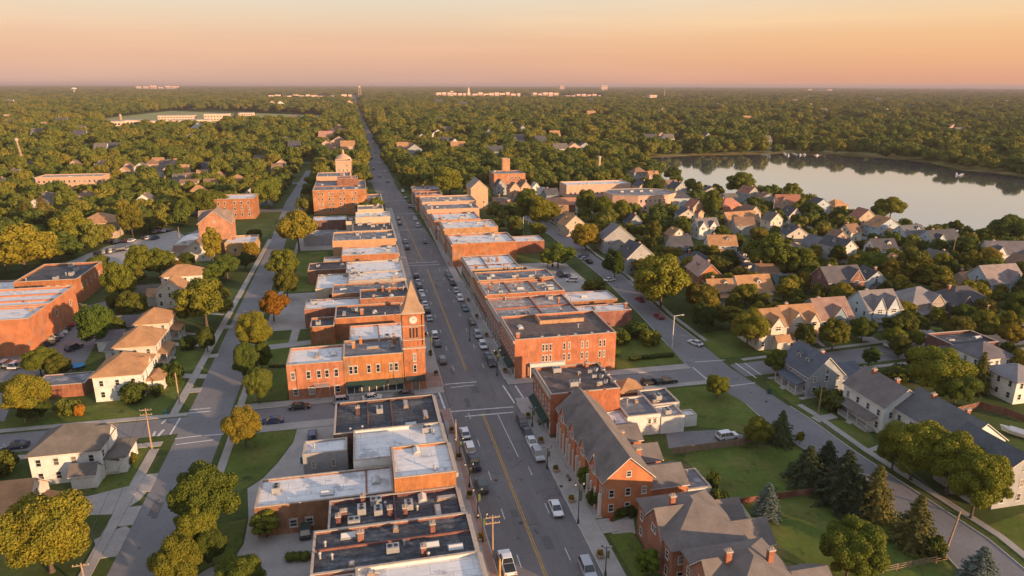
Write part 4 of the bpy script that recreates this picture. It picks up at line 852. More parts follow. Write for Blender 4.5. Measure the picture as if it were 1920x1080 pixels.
b_.build('leg', 'dark', a)

# ---- middle left
r0 = house('brick church-like building with steep cross gables by the left street', g(408, 472), 13, 12, 12.5, 5.2, 'y', (.44, .22, .13), (.25, .19, .16), wm='brick', win='SE', gables=[('W', 0, 6.5, 4.5), ('E', 0, 6.5, 4.5)], name='brick_church', cat='church')
shop('white flat roofed hall attached to the right of the brick church', -58, -45.8, 300, 315, 5.5, TAN, 'w', None, None, units=2, near=False, win=[('S', -54, 1.6, 1.4, 1.6), ('S', -50, 1.6, 1.4, 1.6)], name='church_hall', cat='hall')
shop('orange brick three storey block left of the avenue', -80, -57, 385, 402, 11, BRICK_OR, 'w', None, None, units=4, near=False, win=[('S', u, z_, 1, 1.6) for u in (-78, -75, -72, -67, -63.5, -60) for z_ in (1.8, 4.9, 8)], name='brick_block', cat='office building')
a = empty('pale_vaulted_hall', (-70, 312, 0)); tag(a, 'hall with a pale curved roof left of the brick church', 'hall')
b_ = MB(); b_.box(-8.5, 8.5, -7, 7, 0, 4); b_.build('wall', 'wall', a, TANW); b_ = MB(); b_.exty([(-9, 4.01)] + [(-9 * math.cos(q * math.pi / 10), 4.01 + 2.6 * math.sin(q * math.pi / 10)) for q in range(1, 10)] + [(9, 4.01)], -7.3, 7.3); b_.build('roof', 'white_roof', a)
house('tan hip roofed meeting hall behind the large left maples', g(185, 448), 16, 14, 7.5, 3.6, 'hip', TANW, TANR, win='SE', wings=[(-3, 4, -9, -7.02, 4.2, 1.2, 'hip')], name='meeting_hall', cat='hall')
shop('long pink school building with many windows at the left', SCX0, SCX0 + 41, 520, 536, 8.8, PINK, 'p', None, None, units=5, near=False, wm='wall', win=[('S', SCX0 + 2 + k * 3.1, z_, 1.4, 1.6) for k in range(13) for z_ in (1.6, 4.9)], name='school_building', cat='school')
shop('low grey roofed wing in front of the long pink school', SCX0 + 32, SCX0 + 56, 500, 514, 4.5, TAN, 'g', None, None, units=3, near=False, name='school_wing', cat='school')
shop('small tan building at the far left edge among trees', -208, -190, 372, 384, 7, TAN, 'g', None, None, units=2, near=False, wm='wall', win=[('S', -204, 3, 1, 1.4), ('S', -197, 3, 1, 1.4)], name='tan_building', cat='building')
house('pale gabled house with a tall white chimney gable among the trees', g(272, 398), 10, 10, 6, 4, 'y', W_, GRAYR, win='SE', chim=1)
house('yellow lit two storey house left of the avenue treetops', g(355, 362), 11, 8, 6.4, 2.2, 'x', (.55, .40, .24), BROWNR, win='SE')
GH = 'small gabled houses among the trees left of the avenue'
rl = random.Random(5)
HL = [(285, 322, 0), (297, 318, 1), (312, 318, 2), (326, 320, 0), (335, 318, 1), (300, 332, 2), (318, 334, 0), (345, 333, 1), (265, 330, 2), (232, 338, 1), (240, 325, 0), (355, 348, 0), (336, 350, 2), (418, 305, 0), (380, 338, 1), (475, 375, 2), (520, 330, 0), (410, 345, 1), (488, 310, 2), (527, 320, 1), (140, 323, 0), (63, 318, 2), (190, 322, 1), (395, 360, 0), (372, 375, 1), (70, 405, 2), (160, 385, 0), (445, 352, 1)]
tone = ['pinkish', 'orange lit', 'pale grey']
for k, (px, py, c) in enumerate(HL):
    house('%s gabled house deep among the trees left of the avenue' % tone[c], g(px, py), rl.uniform(7, 9.5), rl.uniform(6.5, 8.5), rl.uniform(4.8, 6.6), rl.uniform(2.6, 3.6), rl.choice(['x', 'y', 'hip']), [PKW, (.55, .38, .26), (.5, .47, .44)][c], [BROWNR, TANR, GRAYR][c], win='S', group='%s gabled houses deep among the trees left of the avenue' % tone[c])
HM = [(638, 243), (636, 252), (612, 268), (624, 262), (643, 262), (636, 281), (612, 290), (604, 275), (575, 232), (655, 236)]
for k, (px, py) in enumerate(HM):
    house('salmon house among trees just left of the far main street', g(px, py), rl.uniform(12, 18), 11, 9, 5, rl.choice(['x', 'y', 'hip']), PKW, (.36, .20, .15), win='S', group='salmon houses just left of the far main street')
# ---- middle: between the main street and the lake
house('pale stone chapel with a steep gable front at the end of the right row', (66, 388), 10, 16, 12.5, 4.5, 'y', (.50, .34, .22), (.26, .22, .19), wm='wall', win='SW', name='stone_chapel', cat='chapel')
shop('brick mill block with a dark shaded side, beyond the chapel', 88, 110, 458, 476, 11.5, (.46, .20, .12), 'g', None, None, units=3, near=False, name='brick_mill', cat='mill', win=[('S', 98 + k * 2.6, z_, 1, 1.4) for k in range(4) for z_ in (2, 5, 8)])
shop('tan lift tower of the brick mill', 98, 103.5, 478, 484, 19.5, TAN, 'g', None, None, units=0, near=False, name='mill_tower', cat='tower')
shop('long pink flat roofed hall with a pale front wall near the lake', 128, 172, 420, 436, 8.2, (.56, .36, .27), 'w', None, None, wm='wall', units=6, near=False, name='long_hall', cat='hall', win=[('S', 131 + k * 3, 2, 1.4, 1.4) for k in range(13)])
a = empty('round_ended_hall', (156, 372, 0)); tag(a, 'broad pinkish hall with an angled front and grey roof before the lake', 'hall')
P_ = [(-17, -6), (-4, -12), (14, -12), (22, -6), (22, 8), (10, 15), (-12, 15), (-18, 6)]
b_ = MB(); b_.prism(P_, 0, 9.5); b_.build('wall', 'wall', a, (.54, .34, .26)); b_ = MB(); b_.prism([(p[0] * .96, p[1] * .96) for p in P_], 9.505, 9.6); b_.build('roof', 'grey_roof', a)
b_ = MB(); n = len(P_)
for i in range(n):
    p, q = Vector(P_[i]), Vector(P_[(i + 1) % n]); strip_n = (q - p).normalized(); nn = Vector((strip_n.y, -strip_n.x))
    b_.prism([tuple(p + nn * .15), tuple(q + nn * .15), tuple(q - nn * .5), tuple(p - nn * .5)], 9.61 + .003 * i, 10.0 + .003 * i)
b_.build('coping', 'stone', a)
for k in range(6): window(a, 'S', -2 + k * 2.8, -12, 2.0, 1.4, 1.8, 'plain', False); window(a, 'S', -2 + k * 2.8, -12, 5.8, 1.4, 1.8, 'plain', False)
for k in range(4): put('air_conditioner', AC, a, loc=(-8 + k * 6, 3, 9.61))
HC = [
 ((940, 366), 9, 9, 6.5, 4, 'y', GRW, SLATE, 'grey steep gabled house between the mill and the chapel'),
 ((966, 372), 9, 8, 6.5, 4, 'y', (.55, .34, .22), BROWNR, 'orange gabled house right of the grey steep gabled one'),
 ((986, 368), 8, 8, 6.5, 3.6, 'y', (.55, .34, .22), BROWNR, 'orange gabled house next to the small white arched one'),
 ((1006, 365), 8, 8, 4.5, 3.6, 'y', W_, (.45, .42, .40), 'small white arched gable house in front of the long hall'),
 ((950, 384), 14, 7, 3, 1.2, 'x', PKW, GRAYR, 'low pink garage range at the side street mouth'),
 ((1078, 442), 13, 10, 6, 4.2, 'y', TANW, TANR, 'tall tan gabled house above the golden round tree'),
 ((1052, 418), 9, 8, 6, 3.4, 'x', GRW, TANR, 'orange roofed grey house left of the tall tan gable'),
 ((1060, 398), 22, 10, 4.5, 3, 'x', BRICK_RED, (.42, .20, .12), 'long low building with a red orange roof before the pine trees'),
 ((1098, 400), 12, 8, 4.5, 2.4, 'x', W_, (.30, .34, .38), 'blue grey roofed house beside the red orange roof'),
 ((1165, 376), 15, 8, 4, 1.6, 'x', W_, (.34, .34, .35), 'low white house with a pale roof right of the broad hall'),
 ((1160, 475), 17, 12, 7, 5.5, 'y', GRW, (.16, .15, .16), 'large grey victorian house with an orange side gable'),
 ((1200, 512), 15, 11, 7, 5, 'y', GRW, SLATE, 'grey twin gabled house half hidden by the huge maple'),
 ((1262, 362), 11, 9, 6, 2.8, 'x', PKW, BROWNR, 'pink house by the small lakeside meadow'),
 ((1200, 340), 14, 10, 7, 3.4, 'hip', GRW, BROWNR, 'dark gabled house nearest the lake corner'),
 ((1226, 343), 10, 9, 6, 3, 'x', PKW, TANR, 'salmon roofed house nearest the lake corner'),
 ((1276, 394), 11, 9, 7, 3.6, 'hip', LBL, SLATE, 'pale blue house with a slate roof below the pink lakeside house'),
 ((1308, 410), 9, 9, 7, 3.4, 'y', (.55, .36, .25), REDR, 'orange house with a red roof left of the dark oak'),
 ((1258, 395), 12, 8, 5, 1.4, 'x', W_, GRAYR, 'low white house with a flat grey roof'),
 ((1372, 408), 16, 11, 6.5, 4, 'hip', (.50, .20, .12), (.40, .18, .12), 'red orange house with rounded gable by the bend of the lake road'),
 ((1392, 430), 22, 10, 5, 3.8, 'x', TANW, TANR, 'long tan roofed house with an orange gable'),
 ((1328, 448), 14, 9, 6, 3.8, 'x', W_, (.16, .15, .16), 'white house with two pointed front gables'),
 ((1272, 458), 9, 8, 4.5, 3, 'y', OFFW, TANR, 'small cream cottage in the dark shrubbery'),
 ((1354, 482), 15, 10, 5.5, 3.6, 'x', LBL, TANR, 'pale blue house with a tan roof left of the great double oak'),
 ((1312, 510), 13, 10, 4.6, 3, 'hip', GRW, SLATE, 'slate hip roofed garage house behind the huge maple'),
 ((1392, 508), 10, 9, 5, 2.2, 'x', W_, SLATE, 'white house glimpsed under the great double oak'),
 ((1330, 543), 19, 11, 5.6, 4, 'x', BRICK_OR, (.38, .24, .18), 'brick walled house with a salmon roof right of the huge maple'),
 ((1352, 570), 11, 8, 5.2, 3, 'x', OFFW, TANR, 'cream house behind the sparse autumn tree'),
 ((1495, 462), 13, 11, 5.5, 3.6, 'y', OFFW, SLATE, 'cream gabled house right of the lake road'),
 ((1538, 480), 11, 10, 5, 3.4, 'y', GRW, (.13, .13, .14), 'dark grey house behind the small dark tree'),
 ((1590, 492), 16, 11, 6.5, 3.2, 'x', (.52, .50, .48), SLATE, 'white two storey house with balconies and a chimney'),
 ((1658, 490), 13, 9, 5.6, 3.6, 'x', W_, SLATE, 'white house with a dark roof and white dormer'),
 ((1412, 382), 13, 11, 7, 3.6, 'x', GRW, REDR, 'brown roofed lakeside house beside the broad lone oak'),
 ((1478, 400), 17, 11, 7, 3.6, 'x', (.54, .36, .26), REDR, 'orange walled lakeside house with a red brown roof'),
 ((1440, 388), 10, 9, 5, 3, 'y', GRW, BROWNR, 'low brown house between two lakeside houses'),
 ((1540, 410), 13, 10, 7.5, 3.8, 'y', LBL, SLATE, 'pale blue lakeside house with dark gables'),
 ((1575, 410), 13, 10, 7, 3.6, 'hip', (.56, .37, .26), TANR, 'orange lit lakeside house at the water'),
 ((1624, 432), 12, 10, 7, 4, 'y', TANW, REDR, 'tall brown roofed house with a white bay by the water'),
 ((1665, 446), 16, 12, 5.6, 4.2, 'y', LBL, TANR, 'broad white gabled house with a tan rear roof'),
 ((1715, 464), 14, 11, 6.5, 3.4, 'x', LBL, (.13, .13, .14), 'pale blue house with dark roof between white gabled ones'),
 ((1772, 472), 19, 11, 5.6, 3.8, 'x', LBL, SLATE, 'long slate roofed white house with an orange end'),
 ((1888, 500), 19, 12, 5.5, 4.4, 'x', W_, (.12, .115, .13), 'dark roofed white house at the right edge near the lake'),
 ((1690, 515), 10, 8, 4.5, 3, 'y', TANW, TANR, 'tan cottage glimpsed behind the autumn trees'),
 ((1824, 545), 11, 8, 4, 2.6, 'x', PKW, TANR, 'salmon roofed cottage by the small parking area'),
 ((1640, 548), 11, 9, 5, 3, 'x', LBL, SLATE, 'pale blue house hidden under the mixed trees'),
]
for ih, (p, w_, d_, h_, rs, ty, wc_, rc_, lb) in enumerate(HC):
    if 'low' not in lb and 'school' not in lb:
        w_ *= .80; d_ *= .80; h_ *= .92
        if ty == 'x' and ih % 2 and 'long' not in lb and 'two pointed' not in lb: ty = 'y'; w_, d_ = d_ * .95, w_
    wgs = [(w_ / 2 + .02, w_ / 2 + 3.2, -d_ * .3, d_ * .3, h_ * .6, rs * .5, 'x')] if ih % 3 == 0 else [(-w_ * .25, w_ * .25, -d_ / 2 - 2.6, -d_ / 2 - .02, h_ * .55, rs * .45, 'y')] if ih % 3 == 1 and ty == 'y' else []
    gb = [('S', -w_ * .22, w_ * .3, rs * .7)] if ty == 'x' and w_ > 12 and 'low' not in lb and 'garage' not in lb else []
    if 'two pointed' in lb: gb = [('S', -3.4, 4, 2.8), ('S', 2.2, 4, 2.8)]
    house(lb, g(*p), w_, d_, h_, rs, ty, wc_, rc_, rot=rl.uniform(-14, 14), win='SW', gables=gb, wings=wgs, dorm=[('S', w_ * .2)] if ty == 'x' and ih % 2 == 0 and not gb else [('W', 0)] if ty == 'y' and ih % 2 else [], chim=1 if rl.random() < .5 else 0, porch='S' if p[1] > 430 and rl.random() < .5 else None)
# ---- right: rows on the cross street and east street
house('narrow cream house with bay gable, left end of the porch row', g(1446, 655), 8.2, 11, 6.4, 3.6, 'x', OFFW, TANR, near=True, gables=[('S', 1.2, 4.2, 2.8)], win='SW', wings=[(0, 4, -8, -5.52, 3.2, 1.2, 'x')], dorm=[('S', -2.4)])
house('cream house with two front gables, second in the porch row', g(1503, 640), 10.5, 10, 5.6, 3.8, 'x', OFFW, TANR, near=True, gables=[('S', -2.2, 4.4, 3.2), ('S', 3.2, 3.4, 2.4)], porch='S', win='SW', chim=1)
house('blue grey house with a steep side wall, third in the porch row', g(1566, 630), 11, 11, 5.2, 4.8, 'x', BLU, (.26, .17, .14), near=True, gables=[('S', .6, 5, 3.4)], win='SW', chim=1)
house('pale blue house with twin pointed gables, fourth in the porch row', g(1655, 615), 11.5, 10.5, 5.8, 4.6, 'x', LBL, (.20, .18, .18), near=True, gables=[('S', -2.2, 4.2, 3.8), ('S', 2.6, 4.2, 3.8)], porch='S', win='SW', chim=1)
house('taupe hip roofed house with a screened porch, fifth in the porch row', g(1738, 600), 12.5, 11, 5.4, 3.8, 'hip', (.34, .29, .25), (.22, .20, .20), near=True, gables=[('S', 2.6, 4.8, 2.8)], porch='S', win='SW')
house('very dark roofed broad house, sixth in the porch row', g(1822, 598), 16, 12, 4.6, 4.4, 'hip', (.14, .12, .12), (.085, .08, .085), near=True, gables=[('S', -3, 5, 3)], win='SW', chim=1)
house('white gabled house with a weathered grey roof at the right edge', g(1885, 556), 15, 11, 5, 5, 'x', LBL, (.24, .20, .19), gables=[('S', 3, 4.5, 3.6)], win='SW')
house('dark red brick house with a bright brick chimney among hedges', g(1583, 562), 14, 10, 6.4, 4.2, 'x', (.20, .10, .085), (.10, .095, .105), wm='brick', gables=[('S', 3.6, 6, 4.0)], win='SW', chim=1, name='brick_house', near=True)
house('white cottage with a tan roof, dormer and front deck', g(1418, 566), 12.5, 9, 4.0, 4.2, 'x', LBL, TANR, near=True, dorm=[('S', 1.5)], porch='S', win='SW')
house('slate blue gambrel house on the east street corner with a long dormer', g(1545, 742), 9.0, 11.5, 5.2, 4.4, 'y', (.28, .31, .34), (.10, .115, .14), near=True, win='SW', porch='W', dorm=[('W', 1.6), ('W', -1.6)], wings=[(4.52, 11.5, -4.6, 4.2, 3.2, 2.2, 'x')], chim=1)
house('white two storey house with a dark slate roof, south of the gambrel house', g(1688, 812), 9.6, 12.5, 6.4, 3.6, 'y', W_, (.16, .14, .13), near=True, win='SW', porch='W', chim=2)
house('long slate roofed house behind the great yellow green maples', g(1830, 884), 10.5, 16, 6.2, 3.8, 'y', W_, (.12, .12, .125), near=True, win='SW', chim=2)
house('grey sided house with a two storey screened porch at the right edge', g(1905, 948), 10.5, 12, 6.4, 3.4, 'y', GRW, (.09, .095, .105), near=True, win='SW', porch='W')
house('white box house with a dark hip roof north of the yellow maple', g(1862, 712), 9.5, 9, 5.8, 2.6, 'hip', W_, (.13, .12, .13), near=True, win='SW', wings=[(-8, -4.76, -2, 3, 3.2, 1.2, 'hip')])
house('dark roofed garage beside the white box house', g(1815, 690), 8, 7, 3.0, 2.4, 'hip', GRW, (.10, .095, .10), win='SW', name='garage', cat='garage')
shop('dark red brick flat roofed house at the right edge', 148, 162, 137.2, 146.4, 5.2, (.20, .085, .07), 'b', None, None, units=2, win=[('S', 151, 2, 1.2, 1.3), ('S', 157, 2, 1.2, 1.3), ('W', 141, 2, 1.2, 1.3)], name='brick_house', cat='house')
house('white house corner at the right edge above the fenced yard', g(1928, 755), 9, 9, 5.4, 2.4, 'hip', W_, (.22, .21, .22), near=True, win='SW')
# ---- beyond the lake and in the woods
HF = [(1052, 294), (1077, 293), (1097, 292), (1250, 285), (1240, 268), (1262, 262), (1515, 277), (1535, 276), (1500, 270), (1705, 274), (1720, 276), (1450, 250), (1345, 262), (1410, 225), (960, 245), (885, 262), (860, 290), (835, 280), (792, 272), (760, 292), (778, 296), (1015, 232), (905, 228), (930, 300), (1640, 250), (1680, 215), (1780, 262)]
for k, (px, py) in enumerate(HF):
    c = k % 3
    house('%s house at the wood edge beyond the lake and halls' % ['white', 'salmon', 'grey'][c], g(px, py), rl.uniform(12, 18), 11, 8, 5, rl.choice(['x', 'y']), [W_, PKW, GRW][c], [GRAYR, TANR, SLATE][c], win='S', group='%s houses at the wood edge beyond the lake' % ['white', 'salmon', 'grey'][c])

RES = gp((1180, 330), (1240, 345), (1400, 372), (1560, 410), (1760, 450), (2000, 480), (2300, 520), (2300, 720), (1700, 720), (1420, 660), (1200, 600), (1080, 500), (960, 400), (1000, 380), (1100, 375))
MIDL = gp((0, 330), (210, 300), (520, 300), (560, 330), (540, 400), (480, 440), (250, 395), (130, 400), (0, 430))
rw = random.Random(41); taken = [(o.location.x, o.location.y) for o in col.objects if o.parent is None and o.type == 'EMPTY']; nx = 0
for k in range(4000):
    left_ = k % 7 == 0; x, y = rw.uniform(-260, -48) if left_ else rw.uniform(95, 300), rw.uniform(300, 620) if left_ else rw.uniform(195, 440)
    if not inpoly(x, y, MIDL if left_ else RES) or any((x - a_[0]) ** 2 + (y - a_[1]) ** 2 < (17 if left_ else 16.5) ** 2 for a_ in taken): continue
    if any(inpoly(x + dx, y + dy, LAKE) for dx in (-12, 12) for dy in (-12, 14)) or 218 < y < 236 or 150 < y < 166: continue
    if (-220 < x < -150 and 490 < y < 545) or (120 < x < 184 and 350 < y < 442) or seg_d(x, y, WK) < 14: continue
    c = rw.choice([0, 0, 1, 2, 3]); taken.append((x, y)); nx += 1
    if nx > 28: break
    house('%s house in the streets' % ['cream', 'tan', 'grey', 'blue'][c], (x, y), rw.uniform(7, 10.5), rw.uniform(7, 9.5), rw.uniform(3.6, 6), rw.uniform(2.6, 4), rw.choice(['x', 'y', 'y']), [OFFW, TANW, GRW, BLU][c], rw.choice([GRAYR, SLATE, SLATE, BROWNR, REDR]), rot=rw.uniform(-18, 18), win='SW', chim=k % 2, porch='S' if k % 3 == 0 else None, gables=[], dorm=[('W', 0)] if k % 4 == 0 else [], group='smaller houses in the residential streets')
rw = random.Random(77)
for k in range(70):
    px, py = rw.uniform(-20, 1940), 196 + 104 * rw.random() ** 1.3
    x, y = g(px, py)
    if inpoly(x, y, LAKE) or inpoly(x, y, FIELD) or inpoly(x, y, FAR_SHORE) or abs(x - 15) < 26 or (1150 < px and py > 283) or (180 < px < 480 and py < 252): continue
    c = rw.choice([0, 0, 1, 2, 2]); s_ = 1.0 + y / 1400
    house('%s house deep in the far woods' % ['white', 'salmon', 'grey'][c], (x, y), rw.uniform(7, 10) * s_, 7 * s_, 6.5 * s_, 3.4 * s_, rw.choice(['x', 'y']), [W_, PKW, GRW][c], [GRAYR, TANR, SLATE][c], win='S', group='houses deep in the far woods')
# ------------------------------------------------------------------ trees
def ico(sub=1):
    bm = bmesh.new(); bmesh.ops.create_icosphere(bm, subdivisions=sub, radius=1)
    v = np.array([x.co[:] for x in bm.verts]); f = np.array([[x.index for x in q.verts] for q in bm.faces]); bm.free(); return v, f
ICO1 = ico(1); ICO2 = ico(2)
def np_mesh(name, V, Q, T, mats):
    """V verts; Q quads (n,4); T tris (m,3)"""
    me = bpy.data.meshes.new(name)
    nq, ntr = len(Q), len(T)
    me.vertices.add(len(V)); me.vertices.foreach_set('co', V.astype(np.float32).ravel())
    me.loops.add(nq * 4 + ntr * 3); me.polygons.add(nq + ntr)
    me.loops.foreach_set('vertex_index', np.concatenate([Q.ravel(), T.ravel()]).astype(np.int32))
    st = np.concatenate([np.arange(nq) * 4, nq * 4 + np.arange(ntr) * 3]).astype(np.int32)
    me.polygons.foreach_set('loop_start', st)
    try: me.polygons.foreach_set('loop_total', np.concatenate([np.full(nq, 4), np.full(ntr, 3)]).astype(np.int32))
    except Exception: pass
    me.update(calc_edges=True); me.validate()
    for k in mats: me.materials.append(M[k])
    return me
def leaves_on(rng, C, Rr, n, size, squash=1.0, tilt=1.0):
    """n leaf quads on the outer skins of blobs with centres C and radii Rr"""
    w_ = Rr ** 2 / np.sum(Rr ** 2); idx = rng.choice(len(C), n * 2, p=w_)
    d = rng.normal(size=(n * 2, 3)); d /= np.linalg.norm(d, axis=1)[:, None]
    p = C[idx] + d * Rr[idx][:, None] * rng.uniform(.84, 1.16, (n * 2, 1)) * np.array([1, 1, squash])
    dist = np.linalg.norm((p[:, None, :] - C[None]) / np.array([1, 1, squash]), axis=2) / Rr[None]
    keep = (dist.min(axis=1) > .84); p = p[keep][:n]; d = d[keep][:n]; n = len(p)
    nn = d + rng.normal(size=(n, 3)) * tilt * .6; nn /= np.linalg.norm(nn, axis=1)[:, None]
    a = np.cross(nn, rng.normal(size=(n, 3))); a /= np.linalg.norm(a, axis=1)[:, None]; b = np.cross(nn, a)
    s = size * rng.uniform(.6, 1.25, (n, 1)); s2 = s * rng.uniform(.5, .9, (n, 1))
    V = np.stack([p - a * s, p - b * s2 + nn * s * .25, p + a * s, p + b * s2 + nn * s * .25], 1).reshape(-1, 3)
    return V, np.arange(n * 4).reshape(-1, 4)
def crown_mesh(name, seed, n_blob, n_leaf, leaf, rx=5.0, rz=4.2, zc=6.2, shape='round', core=True, fill=.86):
    rng = np.random.default_rng(seed)
    C = []; Rr = []
    for k in range(n_blob):
        t_ = (k + .5) / n_blob; z = 1 - 1.75 * t_; q = k * 2.39996 + rng.uniform(-.4, .4); rr = math.sqrt(max(0, 1 - min(1, abs(z)) ** 2))
        f = rng.uniform(.50, .84)
        if shape == 'oval': wz = 1.0
        C.append((math.cos(q) * rr * rx * f, math.sin(q) * rr * rx * f, zc + z * rz * f)); Rr.append(rx * rng.uniform(.19, .44) * (1 if n_blob < 22 else .86 if n_blob < 36 else .74))
    C.append((0, 0, zc)); Rr.append(rx * .62)
    C = np.array(C); Rr = np.array(Rr); sq = .88
    C[:, :2] += rng.uniform(-.5, .5, 2)
    V, Q = leaves_on(rng, C, Rr, n_leaf, leaf, sq)
    if core:
        vs = [V]; ts = []; o = len(V)
        iv, if_ = ICO1 if n_leaf < 2500 else ICO2
        for c, r_ in zip(C, Rr):
            jit = 1 + rng.uniform(-.12, .12, (len(iv), 1)); vs.append(c + iv * r_ * fill * jit * np.array([1, 1, sq])); ts.append(if_ + o); o += len(iv)
        V = np.concatenate(vs); T = np.concatenate(ts)
    else: T = np.zeros((0, 3), int)
    return np_mesh(name, V, Q, T, ['leaf'])
def conifer_mesh(name, seed, n_leaf, leaf, r0=2.6, h=11.0, mt='conleaf'):
    rng = np.random.default_rng(seed)
    # whorls of drooping boughs
    V = []; Q = []; o = 0; tiers = 15
    P = []; Nn = []
    for k in range(tiers):
        t_ = k / (tiers - 1); z = 1.0 + (h - 1.4) * t_; r_ = r0 * (1 - t_ ** 1.35) * (.9 + .2 * rng.random()) + .22; nb = max(4, int(11 * (1 - t_) + 4))
        for j in range(nb):
            q = j * 2 * math.pi / nb + k * .7 + rng.uniform(-.2, .2); rl_ = r_ * rng.uniform(.62, 1.2); m_ = max(4, int(n_leaf / tiers / nb * (1.4 - .8 * t_)))
            s_ = rng.uniform(.12, 1, m_) ** .7
            x = np.cos(q) * rl_ * s_ + rng.normal(0, .16, m_); y = np.sin(q) * rl_ * s_ + rng.normal(0, .16, m_); zz = z - .35 * s_ * r_ * .6 + rng.normal(0, .12, m_)
            P.append(np.stack([x, y, zz], 1)); Nn.append(np.stack([np.cos(q) * np.ones(m_) * .5, np.sin(q) * np.ones(m_) * .5, np.ones(m_)], 1))
    p = np.concatenate(P); nn = np.concatenate(Nn) + rng.normal(size=(len(p), 3)) * .45; nn /= np.linalg.norm(nn, axis=1)[:, None]; n = len(p)
    a = np.cross(nn, rng.normal(size=(n, 3))); a /= np.linalg.norm(a, axis=1)[:, None]; b = np.cross(nn, a); s = leaf * rng.uniform(.6, 1.2, (n, 1))
    V = np.stack([p - a * s, p - b * s * .6, p + a * s, p + b * s * .6], 1).reshape(-1, 3); Q = np.arange(n * 4).reshape(-1, 4)
    th = np.linspace(0, 2 * math.pi, 13)[:-1]; cv = [(0, 0, h - .6)]; T = []
    for zz, rr in ((.9, r0 * .66), (h * .4, r0 * .42), (h * .75, r0 * .2)): cv += [(rr * math.cos(q), rr * math.sin(q), zz) for q in th]
    o = len(V)
    for i in range(12):
        j = (i + 1) % 12
        T += [(o + 25 + i, o + 25 + j, o), (o + 13 + i, o + 13 + j, o + 25 + j), (o + 13 + i, o + 25 + j, o + 25 + i), (o + 1 + i, o + 1 + j, o + 13 + j), (o + 1 + i, o + 13 + j, o + 13 + i)]
    return np_mesh(name, np.concatenate([V, np.array(cv)]), Q, np.array(T), [mt])
def trunk_mesh(name, seed, h=4.5, r=.26, limbs=6, spread=2.6):
    rr = random.Random(seed); a = MB(); a.cyl(0, 0, 0, h, r, r * .6, n=8); a.cyl(0, 0, 0, .35, r * 1.5, r * 1.02, n=8)
    for k in range(limbs):
        q = k * 2.4 + rr.random(); z = h * rr.uniform(.6, .98); L_ = rr.uniform(.6, 1) * spread
        a.tube((0, 0, z), (math.cos(q) * L_, math.sin(q) * L_, z + L_ * rr.uniform(.7, 1.1)), r * .4, r * .12, 6)
    return a.mesh(name, 'bark')
NEARC = [crown_mesh('crown', 11 + k, [44, 52, 38, 58][k], 24000, .155, fill=.74, rz=[4.4, 4.8, 4.0, 4.4][k], zc=6.3) for k in range(4)]
MIDC = [crown_mesh('crown', 31 + k, [30, 38, 26, 34][k], 7500, .26, fill=.78, rz=[4.4, 4.8, 4.1, 5.0][k], zc=6.3) for k in range(4)]
FARC = [crown_mesh('crown', 51 + k, [9, 12, 8, 11][k], 1500, .46, rz=[4.6, 5.2, 4.2, 4.8][k], zc=5.6, fill=.86) for k in range(4)]
TALLC = [crown_mesh('crown', 71 + k, 18, 5000, .26, rx=3.1, rz=5.4, zc=6.6) for k in range(2)]
CONN = [conifer_mesh('crown', 81 + k, 9000, .22, r0=3.7, h=10.4) for k in range(3)]
BLUE = [conifer_mesh('crown', 91, 5200, .24, r0=2.7, mt='bluleaf')]
SHR = [crown_mesh('foliage', 101 + k, 9, 1500, .16, rx=1.6, rz=1.1, zc=.95) for k in range(3)]
TRK = [trunk_mesh('trunk', k) for k in range(3)]; TRKT = [trunk_mesh('trunk', 9, 5, .18, 5, 1.4)]; TRKC = [trunk_mesh('trunk', 5, 9, .16, 0)]
NTREE = 0; TREES_AT = []
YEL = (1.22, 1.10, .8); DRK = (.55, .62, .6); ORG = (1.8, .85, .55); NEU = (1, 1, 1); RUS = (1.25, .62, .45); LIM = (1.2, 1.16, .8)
def tree(px, py, wpx, top, label, kind='round', tint=NEU, group=None, name=None, cat='tree'):
    """crown base on the ground at (px,py), crown width in photo pixels, row of the crown's top"""
    global NTREE; NTREE += 1; rr = random.Random(NTREE * 7 + 1)
    x, y = g(px, py); wm_ = wpx / pxm(py); h = zat(x, y, top)
    if kind == 'round': h = max(h, .82 * wm_)
    return tree_m(x, y, wm_, h, label, kind, tint, group, name, cat, rr)
def tree_m(x, y, wm_, h, label, kind='round', tint=NEU, group=None, name=None, cat='tree', rr=None, near=None):
    rr = rr or random.Random(int(x * 10 + y)); TREES_AT.append((x, y, wm_ / 2))
    near = (y < 185) if near is None else near
    rz = rr.uniform(0, 6.28)
    root = empty(name or {'conifer': 'spruce_tree', 'blue': 'blue_spruce', 'shrub': 'shrub'}.get(kind, 'leafy_tree'), (x, y, 0), rz)
    tag(root, label, cat if kind != 'shrub' else 'shrub', group)
    if kind == 'round': cm = rr.choice(NEARC if near else MIDC); W0, H0 = 10.4, 11.2; tm = rr.choice(TRK)
    elif kind == 'tall': cm = rr.choice(TALLC); W0, H0 = 6.0, 11.8; tm = TRKT[0]
    elif kind == 'conifer': cm = rr.choice(CONN); W0, H0 = 5.6, 11.0; tm = TRKC[0]
    elif kind == 'blue': cm = BLUE[0]; W0, H0 = 5.2, 11.0; tm = TRKC[0]
    else: cm = rr.choice(SHR); W0, H0 = 3.0, 2.05; tm = None
    sx, sz = wm_ / W0, h / H0
    c = put('crown' if kind != 'shrub' else 'foliage', cm, root, color=tint, scale=(sx, sx * rr.uniform(.92, 1.08), sz))
    if tm: put('trunk', tm, root, scale=(sx, sx, sz))
    return root
T_ = tree
T_(98, 1072, 165, 925, 'huge yellow topped tree filling the bottom left corner', tint=YEL)
T_(398, 1008, 122, 866, 'big yellow green street tree, largest along the left street', tint=YEL)
T_(375, 1050, 85, 948, 'middle street tree just below the largest one on the left street', tint=YEL)
